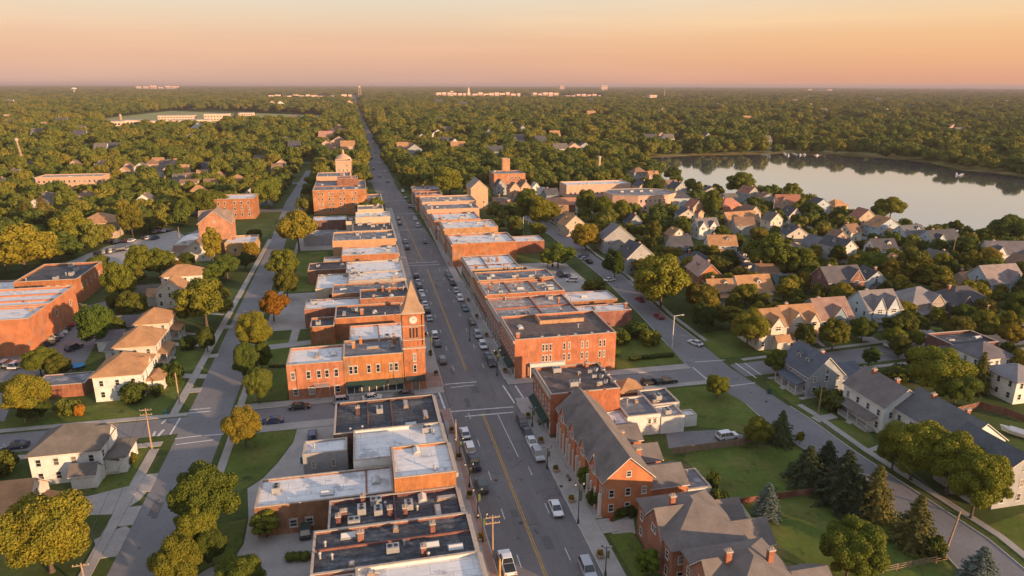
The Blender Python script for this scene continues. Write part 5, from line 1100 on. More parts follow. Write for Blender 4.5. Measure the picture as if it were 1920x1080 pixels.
T_(345, 1108, 92, 1000, 'golden street tree low on the left street near the bottom edge', tint=(1.5, 1.15, .8))
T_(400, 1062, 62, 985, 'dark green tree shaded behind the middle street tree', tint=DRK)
T_(452, 1112, 95, 1060, 'tree whose yellow tip shows at the bottom edge', tint=YEL)
T_(462, 838, 74, 760, 'lone round tree on the corner lawn of the left crossing', tint=(1.15, 1, .8))
T_(500, 1008, 48, 953, 'small tree against the end wall of the long low brick building', kind='tall', tint=(1.1, 1.05, .8))
T_(486, 757, 58, 688, 'street tree nearest the brick corner building', tint=NEU)
T_(466, 722, 52, 634, 'narrow tree behind the one nearest the corner building', tint=NEU)
T_(492, 700, 45, 640, 'small yellow tipped tree on the lawn behind the corner building', tint=YEL)
T_(484, 668, 64, 577, 'golden street tree above the driveway on the left street', tint=YEL)
T_(514, 602, 54, 543, 'rust brown autumn tree by the rear sheds', tint=RUS)
T_(540, 562, 48, 500, 'dark green tree right behind the rust brown one', tint=DRK)
T_(535, 522, 60, 467, 'round yellow green tree across from the cream rear building', tint=YEL)
T_(561, 470, 74, 390, 'very large round tree by the avenue below the hotel', tint=(1.1, 1.05, .8))
T_(388, 612, 104, 523, 'broad maple in front of the white houses on the left street', tint=(1.25, 1.1, .8))
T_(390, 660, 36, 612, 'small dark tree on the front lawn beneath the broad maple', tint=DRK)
T_(357, 652, 28, 630, 'dark clipped shrub by the third porch', kind='shrub', tint=DRK)
T_(185, 650, 68, 567, 'tree beside the brick warehouse parking lane', tint=(.8, .95, .8))
T_(214, 640, 40, 590, 'darker tree joined to the one by the warehouse parking', tint=DRK)
T_(228, 572, 60, 487, 'golden tree between the office block and the white cottages', tint=YEL)
T_(250, 600, 55, 545, 'dark tree below the golden one near the cottages', tint=DRK)
T_(266, 525, 52, 458, 'yellow tree at the corner of the curved car park', tint=YEL)
T_(302, 522, 60, 465, 'second yellow tree at the corner of the curved car park', tint=YEL)
T_(336, 528, 38, 488, 'rust tipped small tree left of the white cottage', tint=ORG)
T_(78, 706, 68, 650, 'yellow tree at the end of the warehouse lane', tint=YEL)
T_(115, 712, 50, 668, 'dark bushy tree behind the yellow tree at the lane end', tint=DRK)
T_(55, 785, 98, 697, 'large yellow tree at the left edge above the cross street', tint=YEL)
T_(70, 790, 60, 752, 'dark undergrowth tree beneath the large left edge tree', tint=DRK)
T_(262, 752, 44, 718, 'round dark shrub by the white house wall', kind='shrub', tint=DRK)
T_(292, 740, 26, 722, 'small dark bush by the curved garden path', kind='shrub', tint=DRK)
T_(290, 712, 55, 684, 'green hedge mass before the peach house porch', kind='shrub', tint=DRK)
T_(330, 712, 45, 676, 'green shrub on the front lawn opposite the orange pole', kind='shrub', tint=DRK)
T_(155, 778, 18, 757, 'tiny orange leaved bush on the lower lawn', kind='shrub', tint=ORG)
T_(120, 775, 40, 752, 'faded green bush left of the tiny orange one', kind='shrub')
T_(12, 885, 50, 848, 'dark bush at the left edge above the tan gable', kind='shrub', tint=DRK)
T_(246, 868, 26, 850, 'small round garden bush by the porch steps', kind='shrub', tint=(.9, .8, .6))
T_(427, 522, 56, 476, 'round green tree on the verge behind the broad maple', tint=(.9, .95, .8))
T_(401, 502, 34, 420, 'tall narrow yellow tree against the brick church', kind='tall', tint=YEL)
T_(50, 520, 128, 424, 'immense yellow green tree mass at the left edge', tint=YEL)
T_(12, 512, 70, 440, 'outer tree of the left edge mass', tint=YEL)
T_(135, 462, 74, 397, 'large round maple left of the meeting hall', tint=YEL)
T_(250, 448, 40, 378, 'upright orange green tree right of the meeting hall', kind='tall', tint=(1.3, .95, .7))
T_(278, 440, 34, 395, 'small tree right of the upright orange green one')
T_(478, 452, 28, 428, 'small dark tree before the white church hall', tint=DRK)
T_(505, 392, 55, 330, 'round tree by the far end of the avenue', tint=(.9, 1, .8))
T_(350, 418, 42, 368, 'round yellow tree left of the three storey brick block', tint=YEL)
T_(395, 410, 60, 352, 'tree tight against the three storey brick block', tint=(1.2, 1, .7))
T_(55, 440, 34, 374, 'rusty pointed cypress, left of a pair', kind='conifer', tint=(3.4, 1.9, .9))
T_(86, 430, 38, 362, 'rusty pointed cypress, right of a pair', kind='conifer', tint=(3.4, 1.9, .9))
# right
T_(1345, 746, 44, 702, 'small round tree alone on the crossing lawn', tint=(.9, 1, .8))
T_(1418, 838, 62, 782, 'round tree with a golden side at the lawn corner', tint=(1.1, 1, .8))
T_(1462, 830, 42, 766, 'grey green spruce beside the round golden sided tree', kind='conifer', tint=(1.6, 1.5, 1.3))
T_(1498, 834, 15, 806, 'tiny yellow young tree on the verge', kind='tall', tint=YEL)
for px, py, w_, tp, tn, lb in [(1512, 905, 62, 832, (1, 1, 1), 'leftmost dark spruce of the lawn grove'), (1545, 900, 58, 822, (.9, .9, .9), 'dark spruce behind the leftmost one of the grove'),
        (1578, 945, 74, 838, (1, 1, 1), 'tallest dark spruce in the middle of the grove'), (1604, 962, 56, 885, (.8, .8, .8), 'low dark spruce in front of the tallest one'),
        (1636, 968, 62, 866, (2.6, 1.7, 1.0), 'sunlight tinted spruce right of the tallest one'), (1712, 1022, 66, 922, (2.4, 1.6, 1.0), 'sunlight tinted spruce by the side street, nearest the bottom')]:  # orange sunlight is put into the needle tint of these last two
    T_(px, py, w_, tp, lb, kind='conifer', tint=tn)
T_(1436, 970, 52, 906, 'blue spruce standing alone on the big lawn', kind='blue')
T_(1832, 1098, 72, 1026, 'blue spruce at the bottom right by the street', kind='blue')
T_(1585, 1092, 120, 978, 'round yellow green tree at the bottom right lawn', tint=(1.05, 1.05, .8))
T_(1756, 1048, 42, 1012, 'dark bush by the lower telegraph pole', kind='shrub', tint=DRK)
T_(1707, 900, 120, 787, 'great maple over the east street, left half', tint=LIM)
T_(1775, 925, 120, 808, 'great maple over the east street, middle crown', tint=LIM)
T_(1820, 972, 112, 842, 'great maple over the east street, right lower crown', tint=LIM)
T_(1672, 880, 70, 800, 'outlying crown left of the great maple', tint=LIM)
T_(1752, 748, 118, 650, 'big yellow green maple behind the slate roofed row', tint=LIM)
T_(1788, 765, 80, 690, 'shaded maple right of the big one behind the slate row', tint=(.75, .85, .7))
T_(1832, 735, 40, 655, 'pointed orange green conifer next to the big maple', kind='conifer', tint=(2.8, 1.9, .9))
T_(1765, 672, 34, 640, 'small pointed yellow conifer by the far verge', kind='conifer', tint=(3, 2.2, .9))
T_(1457, 706, 60, 652, 'dark round tree on the corner opposite the gambrel house', tint=(.6, .75, .6))
T_(1628, 688, 30, 648, 'small egg shaped tree on the verge', kind='tall', tint=(.7, .85, .65))
T_(1672, 712, 55, 688, 'dark shrub mass behind the egg shaped tree', kind='shrub', tint=DRK)
T_(1566, 770, 62, 738, 'dark shrub in front of the slate roofed white house', kind='shrub', tint=DRK)
T_(1400, 652, 78, 576, 'round golden green tree left of the cream houses', tint=YEL)
T_(1320, 622, 50, 568, 'dark round street tree by the junction', tint=(.42, .5, .45))
T_(1238, 580, 104, 476, 'huge maple at the side street corner', tint=LIM)
T_(1215, 555, 70, 490, 'left shoulder of the huge corner maple', tint=LIM)
T_(1312, 582, 62, 528, 'sparse brownish autumn tree right of the huge maple', tint=(1.2, .85, .75))
T_(1492, 582, 24, 540, 'slim orange green poplar among hedges', kind='tall', tint=(1.3, 1, .6))
T_(1520, 585, 32, 553, 'small round green tree beside the slim poplar')
T_(1432, 574, 24, 560, 'yellow green bush by the cottage deck', kind='shrub', tint=LIM)
T_(1614, 642, 56, 594, 'round dark tree with a golden patch before the blue house', tint=(.7, .8, .6))
T_(1670, 640, 36, 587, 'dark upright tree before the twin gabled house', kind='tall', tint=DRK)
T_(1805, 614, 42, 568, 'round green tree on the lawn of the dark roofed house', tint=(.8, .9, .7))
T_(1902, 608, 66, 540, 'large dark tree at the right edge by the street', tint=(.65, .75, .6))
T_(1440, 525, 92, 434, 'great double oak, left crown', tint=(.95, .95, .75))
T_(1488, 530, 78, 462, 'great double oak, right crown', tint=(1.1, 1.0, .75))
T_(1362, 512, 46, 468, 'dark tree left of the great double oak', tint=DRK)
T_(1632, 528, 64, 474, 'green tree at the left end of the autumn grove', tint=(.85, .95, .7))
T_(1668, 540, 50, 486, 'brownish tree in the autumn grove', tint=(1.2, .9, .7))
T_(1710, 540, 80, 468, 'tallest gold tree of the autumn grove', tint=(1.3, .98, .65))
T_(1752, 552, 70, 500, 'dark tree at the right end of the autumn grove', tint=(.75, .8, .6))
T_(1862, 524, 46, 482, 'small light green tree beside the parking area', tint=LIM)
T_(1806, 490, 58, 444, 'dark tree on the waterside lane', tint=(.7, .8, .6))
T_(1790, 440, 28, 411, 'small dark tree behind the long slate roofed house', tint=DRK)
T_(1843, 462, 44, 428, 'left tree of the waterside clump at the right edge', tint=(.8, .9, .7))
T_(1885, 462, 74, 400, 'tall airy tree of the waterside clump', tint=NEU)
T_(1915, 458, 50, 408, 'right tree of the waterside clump', tint=NEU)
T_(1862, 462, 36, 436, 'golden tree in the waterside clump', tint=YEL)
T_(1668, 412, 56, 380, 'spreading tree at the water behind the broad white house', tint=(.85, .95, .7))
T_(1644, 412, 30, 384, 'smaller tree left of the spreading one at the water', tint=(.8, .9, .7))
T_(1519, 418, 42, 377, 'dark round oak between the lakeside houses', tint=(.6, .7, .55))
T_(1545, 424, 30, 398, 'dark tree right of the round oak', tint=DRK)
T_(1388, 368, 56, 326, 'broad lone oak on the lake bank', tint=(.85, .92, .7))
T_(1260, 341, 34, 312, 'tree on the lake corner', tint=(1, .95, .7))
T_(1341, 363, 20, 344, 'small round tree on the meadow bank'); T_(1322, 361, 11, 346, 'tiny tree left of the small round one on the bank')
T_(1484, 372, 36, 352, 'sparse tree top behind the red brown roofed lakeside house')
T_(1427, 412, 30, 384, 'green tree at the bend of the lake road')
T_(1331, 410, 40, 356, 'dark oak among the pink houses', tint=(.75, .85, .6))
T_(1225, 372, 48, 348, 'dark hedge tree by the low white house', tint=DRK); T_(1252, 376, 24, 352, 'golden hedge tree by the low white house', tint=YEL)
T_(1098, 470, 54, 420, 'golden round tree in front of the tall tan gable', tint=(1.5, 1.1, .7))
T_(1046, 502, 60, 458, 'green tree pair by the side street', tint=(.8, .95, .7)); T_(1026, 504, 34, 466, 'smaller tree of the pair by the side street', tint=(.85, 1, .7))
T_(1152, 522, 42, 468, 'dark tree behind the white crossed pole', tint=(.6, .72, .5))
T_(1122, 545, 38, 524, 'round bush at the end of the white roofed wing', kind='shrub'); T_(1105, 540, 30, 526, 'low bush beside the round one behind the wing', kind='shrub')
T_(990, 420, 44, 358, 'left pine of the side street grove', tint=(.9, .9, .6)); T_(1015, 428, 46, 370, 'middle pine of the side street grove', tint=(1, .95, .6)); T_(1035, 420, 34, 376, 'right pine of the side street grove', tint=(1.1, .95, .6))
T_(1100, 405, 44, 354, 'tree before the broad angled hall', tint=(.95, .95, .65)); T_(1130, 412, 46, 366, 'second tree before the broad angled hall', tint=(.95, .95, .65)); T_(1166, 425, 40, 372, 'third tree right of the broad angled hall', tint=(1, .95, .65)); T_(1142, 428, 40, 388, 'fourth tree below the broad angled hall')
T_(844, 366, 62, 316, 'great round tree above the right row', tint=(1.1, 1.1, .7)); T_(768, 346, 32, 314, 'round tree on the verge of the upper main street', tint=(1.1, 1, .7)); T_(738, 322, 22, 300, 'small tree by the upper main street')
T_(1215, 642, 40, 618, 'green shrub bed east of the large corner block', kind='shrub', tint=(.8, .9, .7)); T_(1190, 634, 44, 608, 'taller shrub east of the large corner block', kind='shrub', tint=(.8, .9, .7)); T_(1168, 640, 36, 618, 'yellow green shrub east of the large corner block', kind='shrub', tint=LIM)
T_(1118, 694, 24, 676, 'dark bush by the back door of the large corner block', kind='shrub', tint=DRK); T_(1150, 664, 26, 650, 'shrub in a planter behind the large corner block', kind='shrub')
T_(1098, 918, 32, 868, 'street tree before the dormered brick building', kind='tall', tint=(.7, .9, .6)); T_(1120, 950, 30, 918, 'bush before the dormered brick building', kind='shrub', tint=DRK); T_(1108, 925, 30, 903, 'bush against the pilasters', kind='shrub', tint=DRK)
T_(1212, 1082, 42, 1025, 'small street tree before the slate roofed brick house', kind='tall', tint=(.6, .85, .5))
T_(1333, 920, 26, 886, 'round dark bush on the back lawn', kind='shrub', tint=DRK); T_(1345, 948, 34, 922, 'loose bush by the grey lean-to', kind='shrub'); T_(1165, 965, 22, 950, 'clipped bush at the gable wall', kind='shrub', tint=DRK); T_(1182, 966, 20, 950, 'second clipped bush at the gable wall', kind='shrub', tint=DRK)
a = MB(); hd = MB()
P_ = gp((1140, 1002), (1186, 998), (1235, 1070), (1190, 1085)); m = MB(); m.sheet(P_, .013); struct('garden_lawn', m, 'lawn')
# hedges (box rows with leafy skins)
def hedge(label, p, q, w_, h):
    a_ = Vector(p); b_ = Vector(q); L_ = (b_ - a_).length; rng = np.random.default_rng(int(p[0] * 7 + 500))
    n = max(3, int(L_ / (w_ * .6))); C = np.array([(L_ * (k + .5) / n - L_ / 2, rng.uniform(-.1, .1), h * .5) for k in range(n)]); Rr = np.full(n, w_ * .6)
    V, Q = leaves_on(rng, C, Rr, int(L_ * 60), .13, h / w_ * .8); iv, if_ = ICO1; vs = [V]; ts = []; o = len(V)
    for c in C: vs.append(c + iv * np.array([w_ * .55, w_ * .55, h * .5])); ts.append(if_ + o); o += len(iv)
    ob = put('hedge', np_mesh('hedge', np.concatenate(vs), Q, np.concatenate(ts), ['leaf']), color=DRK, loc=((a_.x + b_.x) / 2, (a_.y + b_.y) / 2, 0), rz=math.atan2((b_ - a_).y, (b_ - a_).x)); tag(ob, label, 'hedge')
hedge('dark clipped hedge island in the bottom car park', g(538, 1050), g(580, 1048), 1.8, 1.2)
hedge('hedge on the lawn behind the large corner block', g(1180, 676), g(1262, 668), 1.3, 1.2)
hedge('low hedge by the lawn edge beside the corner building', g(505, 690), g(540, 688), 1.2, 1.0)
hedge('hedge row behind the porch row cottages', g(1500, 592), g(1550, 600), 1.5, 1.8)
hedge('hedge along the fenced yard at the bottom right', g(1600, 905), g(1650, 935), 1.5, 1.6)

USED = set()
def anchors():
    A = []
    for o in col.objects:
        if o.parent is None and o.get('category') and not o.get('kind') and o.get('category') not in ('car', 'bin', 'power line') and len(o['label'].split()) <= 11: A.append((o.location.x, o.location.y, o['label']))
    cnt = {}
    for a_ in A: cnt[a_[2]] = cnt.get(a_[2], 0) + 1
    return [a_ for a_ in A if cnt[a_[2]] == 1]
def by_neighbour(what, x, y, A):
    near_ = sorted(A, key=lambda a_: (a_[0] - x) ** 2 + ((a_[1] - y) * .8) ** 2)[:45]
    for (ax, ay, lb) in near_:
        dx, dy = x - ax, y - ay; dd = math.hypot(dx, dy)
        if dd < 1: continue
        if abs(dx) > abs(dy) * .9: rel = 'right of' if dx > 0 else 'left of'
        else: rel = 'behind' if dy > 0 else 'in front of'
        for art in ('the ',):
            s_ = '%s %s %s%s' % (what, rel, art, lb)
            if len(s_.split()) <= 16 and s_ not in USED: USED.add(s_); return s_
    return None
# ---- the rest of the individual trees: woods and yards, nearest first
HOUSES_AT = [(o.location.x, o.location.y, 7.5) for o in col.objects if o.parent is None and o.type == 'EMPTY' and o.get('category') in ('house', 'hall', 'school', 'building', 'garage', 'church', 'chapel', 'hotel', 'mill', 'cottage', 'annex', 'commercial building', 'office building', 'tower', 'warehouse', 'shed')]
BIGS = [(-220, -154, 490, 538), (-28, 4, 385, 432), (-30, 2, 440, 482), (-22, 76, 60, 300), (28, 62, 300, 430), (84, 114, 452, 488), (122, 186, 352, 442), (-124, -84, 185, 226), (-142, -88, 234, 268), (-84, -44, 296, 406), (-66, -40, 150, 240), (60, 80, 380, 398), (-24, -6, 520, 545), (-30, 14, 300, 378)]
LSC = [(-36, 55), (-36, 160), (-38, 305), (-42.5, 434), (-44, 640)]
EC = [((a_[0] + b_[0]) / 2, (a_[1] + b_[1]) / 2) for a_, b_ in zip(WK, EK)] + []
LOTNW = gp((95, 505), (200, 455), (330, 425), (400, 425), (400, 500), (200, 515))
CAMPUS = gp((186, 248), (300, 252), (430, 246), (470, 222), (480, 209), (320, 207), (190, 222))
MEADOWS = [(g(a_, b_), c_, d_) for a_, b_, c_, d_ in [(560, 232, 60, 90), (1120, 225, 70, 90), (1330, 216, 90, 110), (880, 218, 60, 80), (1560, 228, 80, 100), (90, 228, 60, 90), (1690, 212, 110, 160), (1820, 236, 60, 70), (760, 250, 40, 60), (420, 262, 40, 60), (150, 290, 35, 50), (1010, 262, 40, 60), (1240, 250, 50, 60)]]
CLEAR = [(250, 337, 165, 172), (500, 664, 183, 190), (815, 1132, 180, 189), (1260, 1307, 186, 193), (1214, 1236, 187, 194), (1048, 1062, 167, 174), (1124, 1142, 168, 174), (1510, 1563, 170, 174), (668, 684, 182, 189), (134, 146, 175, 181)]
def blocked(x, y, r_, houses=True):
    if inpoly(x, y, LAKE) or inpoly(x, y, FIELD) or inpoly(x, y, LOTNW) or inpoly(x, y, CAMPUS): return True
    for (c_, a_, b_) in MEADOWS:
        if ((x - c_[0]) / a_) ** 2 + ((y - c_[1]) / b_) ** 2 < 1: return True
    if seg_d(x, y, RC) < (9.5 + r_ * .6 if y < 600 else 7.5 + r_ * .45): return True
    if y < 660 and seg_d(x, y, LSC) < 5.5 + r_ * .7: return True
    if y < 420 and seg_d(x, y, EC[::-1]) < 6 + r_ * .7: return True
    for b_ in BIGS:
        if b_[0] - r_ * .7 < x < b_[1] + r_ * .7 and b_[2] - r_ * .7 < y < b_[3] + r_ * .7: return True
    if y < 2600:
        for h_ in HOUSES_AT:
            if (x - h_[0]) ** 2 + (y - h_[1]) ** 2 < (h_[2] * .85 + r_ * .5) ** 2: return True
            if abs(x - h_[0]) < 10 + r_ * .3 and (-14 if y < 380 else -24 if y < 560 else -50) < y - h_[1] < 0 and y > 260: return True      # keep the fronts of houses seen through gaps
    return False
LK2 = gp((1180, 302), (1180, 330), (1240, 342), (1200, 310))
rt = random.Random(21)
cand = []
def spacing_ok(x, y, r_, grid):
    gx, gy = int(x // 24), int(y // 24)
    for i in (-1, 0, 1):
        for j in (-1, 0, 1):
            for (a_, b_, c_) in grid.get((gx + i, gy + j), ()):
                if (x - a_) ** 2 + (y - b_) ** 2 < ((r_ + c_) * .84) ** 2: return False
    return True
grid = {}
def gadd(x, y, r_): grid.setdefault((int(x // 24), int(y // 24)), []).append((x, y, r_))
for t_ in TREES_AT: gadd(*t_)
m = MB()
for c_, a_, b_ in MEADOWS: m.sheet([(c_[0] + a_ * .85 * math.cos(q) * (1 + .12 * math.sin(3 * q)), c_[1] + b_ * .85 * math.sin(q) * (1 + .15 * math.cos(2 * q))) for q in [k * math.pi / 12 for k in range(24)]], .006)
struct('woodland_meadow', m, 'field')
YAW_D = math.degrees(YAW)
def ray(az, r_): return r_ * math.sin(R(az)), r_ * math.cos(R(az))
# yards on the right: sparse; woods: dense
for _ in range(60000):
    az = rt.uniform(YAW_D - 41, YAW_D + 41); d_ = math.sqrt(rt.uniform(190 ** 2, 800 ** 2)); x, y = ray(az, d_); r_ = rt.uniform(4.2, 6.6) * max(1, d_ / 480)
    res = inpoly(x, y, RES)
    left_near = x < -46 and y < 300
    if res or left_near:
        r_ = rt.uniform(2.2, 4.8)
        if rt.random() > (.25 if res else .05): continue
    elif y < 300 and x > -46: continue
    elif 28 < x < 90 and y < 470: 
        if rt.random() > .1: continue
        r_ = rt.uniform(2.5, 4.5)
    if d_ > 430 and x > 0 and False: continue
    if not spacing_ok(x, y, r_, grid) or blocked(x, y, r_): continue
    if proj(x, y, 0)[1] > 1000: continue
    gadd(x, y, r_); cand.append((x, y, r_, res))
cand.sort(key=lambda c: math.hypot(c[0], c[1]))
NIND = max(0, 296 - sum(1 for o in col.objects if o.get('category') == 'tree'))
ANC = anchors(); HIDX = 0
for o in [o for o in col.objects if o.get('group') and o.parent is None and ('house' in o['group'] or 'woods' in o['group'])]:
    w_ = ' '.join(o['label'].split()[:3 if 'lit' in o['label'] or 'pale grey' in o['label'] else 2]); w_ = w_ if 'house' in w_ else w_ + ' house'
    s_ = by_neighbour(w_.replace('gabled house', 'gabled house'), o.location.x, o.location.y, ANC)
    if s_: o['label'] = s_
for k, (x, y, r_, res) in enumerate(cand[:NIND]):
    if x < -46: zn = 'in the green belt left of the avenue'
    elif x < 12: zn = 'between the avenue and the upper main street'
    elif x < 90: zn = 'behind the right row of shops'
    elif res: zn = 'in the yards between the side street and the lake'
    elif x < 260 and y > 330: zn = 'around the halls near the lake corner'
    else: zn = 'on the land by the lake shore'
    c = rt.random(); col_ = 'dark green' if c < .3 else 'yellow green' if c < .75 else 'olive'
    tn = (rt.uniform(.5, .7),) * 3 if c < .3 else (rt.uniform(1.1, 1.4), rt.uniform(1.0, 1.12), .75) if c < .75 else (rt.uniform(.95, 1.2), rt.uniform(.85, .95), .65)
    lb_ = by_neighbour('%s tree' % col_, x, y, ANC) or '%s tree %s' % (col_, zn)
    tree_m(x, y, r_ * 2, r_ * rt.uniform(1.5, 1.9) + 1.5, lb_, 'round' if rt.random() < .88 else 'tall', tn, '%s trees %s' % (col_, zn), rr=rt, near=False)
# ---- the forest beyond: one object, crowns set out on points
pts = [(x, y, r_) for (x, y, r_, q) in cand[NIND:]]
for _ in range(40000):
    az = rt.uniform(YAW_D - 43, YAW_D + 43); d_ = math.sqrt(rt.uniform(800 ** 2, 2200 ** 2)); x, y = ray(az, d_); r_ = rt.uniform(7.5, 12.5) * (1 + max(0, d_ - 1000) / 2600)
    if not spacing_ok(x, y, r_, grid) or blocked(x, y, r_, False): continue
    gadd(x, y, r_); pts.append((x, y, r_))
for _ in range(22000):
    az = rt.uniform(YAW_D - 43, YAW_D + 43); d_ = 2200 * math.exp(rt.random() * math.log(13500 / 2200)); x, y = ray(az, d_); r_ = rt.uniform(6.5, 9.5) * (d_ / 1250)
    if d_ < 5000 and seg_d(x, y, RC) < 12 + r_ * .5: continue
    q_ = proj(x, y, 0); q2 = r_ * FPX / d_
    if any(c[0] - q2 * .5 < q_[0] < c[1] + q2 * .5 and c[2] - 1 < q_[1] < c[3] for c in CLEAR): continue
    pts.append((x, y, r_))
me = bpy.data.meshes.new('forest'); me.vertices.add(len(pts))
me.vertices.foreach_set('co', np.array([(p[0], p[1], -0.6) for p in pts], dtype=np.float32).ravel())
at = me.attributes.new('tscale', 'FLOAT_VECTOR', 'POINT'); sc_ = np.array([(p[2] / 4.8, p[2] / 4.8, (min(p[2], 11.5 + rt.random() * 2) * rt.uniform(1.3, 1.8) + 3) / 10.2) for p in pts], dtype=np.float32); at.data.foreach_set('vector', sc_.ravel())
at = me.attributes.new('tidx', 'INT', 'POINT'); at.data.foreach_set('value', np.array([rt.randrange(4) for _ in pts], dtype=np.int32))
at = me.attributes.new('trot', 'FLOAT', 'POINT'); at.data.foreach_set('value', np.array([rt.uniform(0, 6.28) for _ in pts], dtype=np.float32))
fo = bpy.data.objects.new('forest', me); col.objects.link(fo); tag(fo, 'endless leafy woods reaching from behind the town to the horizon', 'forest', None, 'stuff')
src = []
for k in range(4):       # four of the standing trees lend the wood their crowns
    x, y, r_ = pts[k * 3 + 1]; o = put('leafy_tree', FARC[k]); o.location = (x, y, 0); s_ = r_ / 4.8; o.scale = (s_, s_, s_ * .9); o.color = (1, 1, 1, 1)
    tag(o, by_neighbour('bushy green tree', x, y, ANC) or 'green tree at the near edge of the woods', 'tree', 'green trees at the near edge of the woods'); src.append(o)
ng = bpy.data.node_groups.new('forest', 'GeometryNodeTree'); ng.interface.new_socket('Geometry', in_out='INPUT', socket_type='NodeSocketGeometry'); ng.interface.new_socket('Geometry', in_out='OUTPUT', socket_type='NodeSocketGeometry')
gi = ng.nodes.new('NodeGroupInput'); go = ng.nodes.new('NodeGroupOutput'); ip = ng.nodes.new('GeometryNodeInstanceOnPoints'); jn = ng.nodes.new('GeometryNodeJoinGeometry')
for o in reversed(src):
    n = ng.nodes.new('GeometryNodeObjectInfo'); n.inputs['Object'].default_value = o; n.inputs['As Instance'].default_value = True; n.transform_space = 'ORIGINAL'
    ng.links.new(n.outputs['Geometry'], jn.inputs[0])
def na(nm, ty):
    n = ng.nodes.new('GeometryNodeInputNamedAttribute'); n.data_type = ty; n.inputs['Name'].default_value = nm; return n.outputs['Attribute']
cx_ = ng.nodes.new('ShaderNodeCombineXYZ'); ng.links.new(na('trot', 'FLOAT'), cx_.inputs['Z'])
ng.links.new(gi.outputs[0], ip.inputs['Points']); ng.links.new(jn.outputs[0], ip.inputs['Instance']); ip.inputs['Pick Instance'].default_value = True
ng.links.new(na('tidx', 'INT'), ip.inputs['Instance Index']); ng.links.new(na('tscale', 'FLOAT_VECTOR'), ip.inputs['Scale']); ng.links.new(cx_.outputs[0], ip.inputs['Rotation'])
ng.links.new(ip.outputs[0], go.inputs[0])
fm = fo.modifiers.new('forest', 'NODES'); fm.node_group = ng

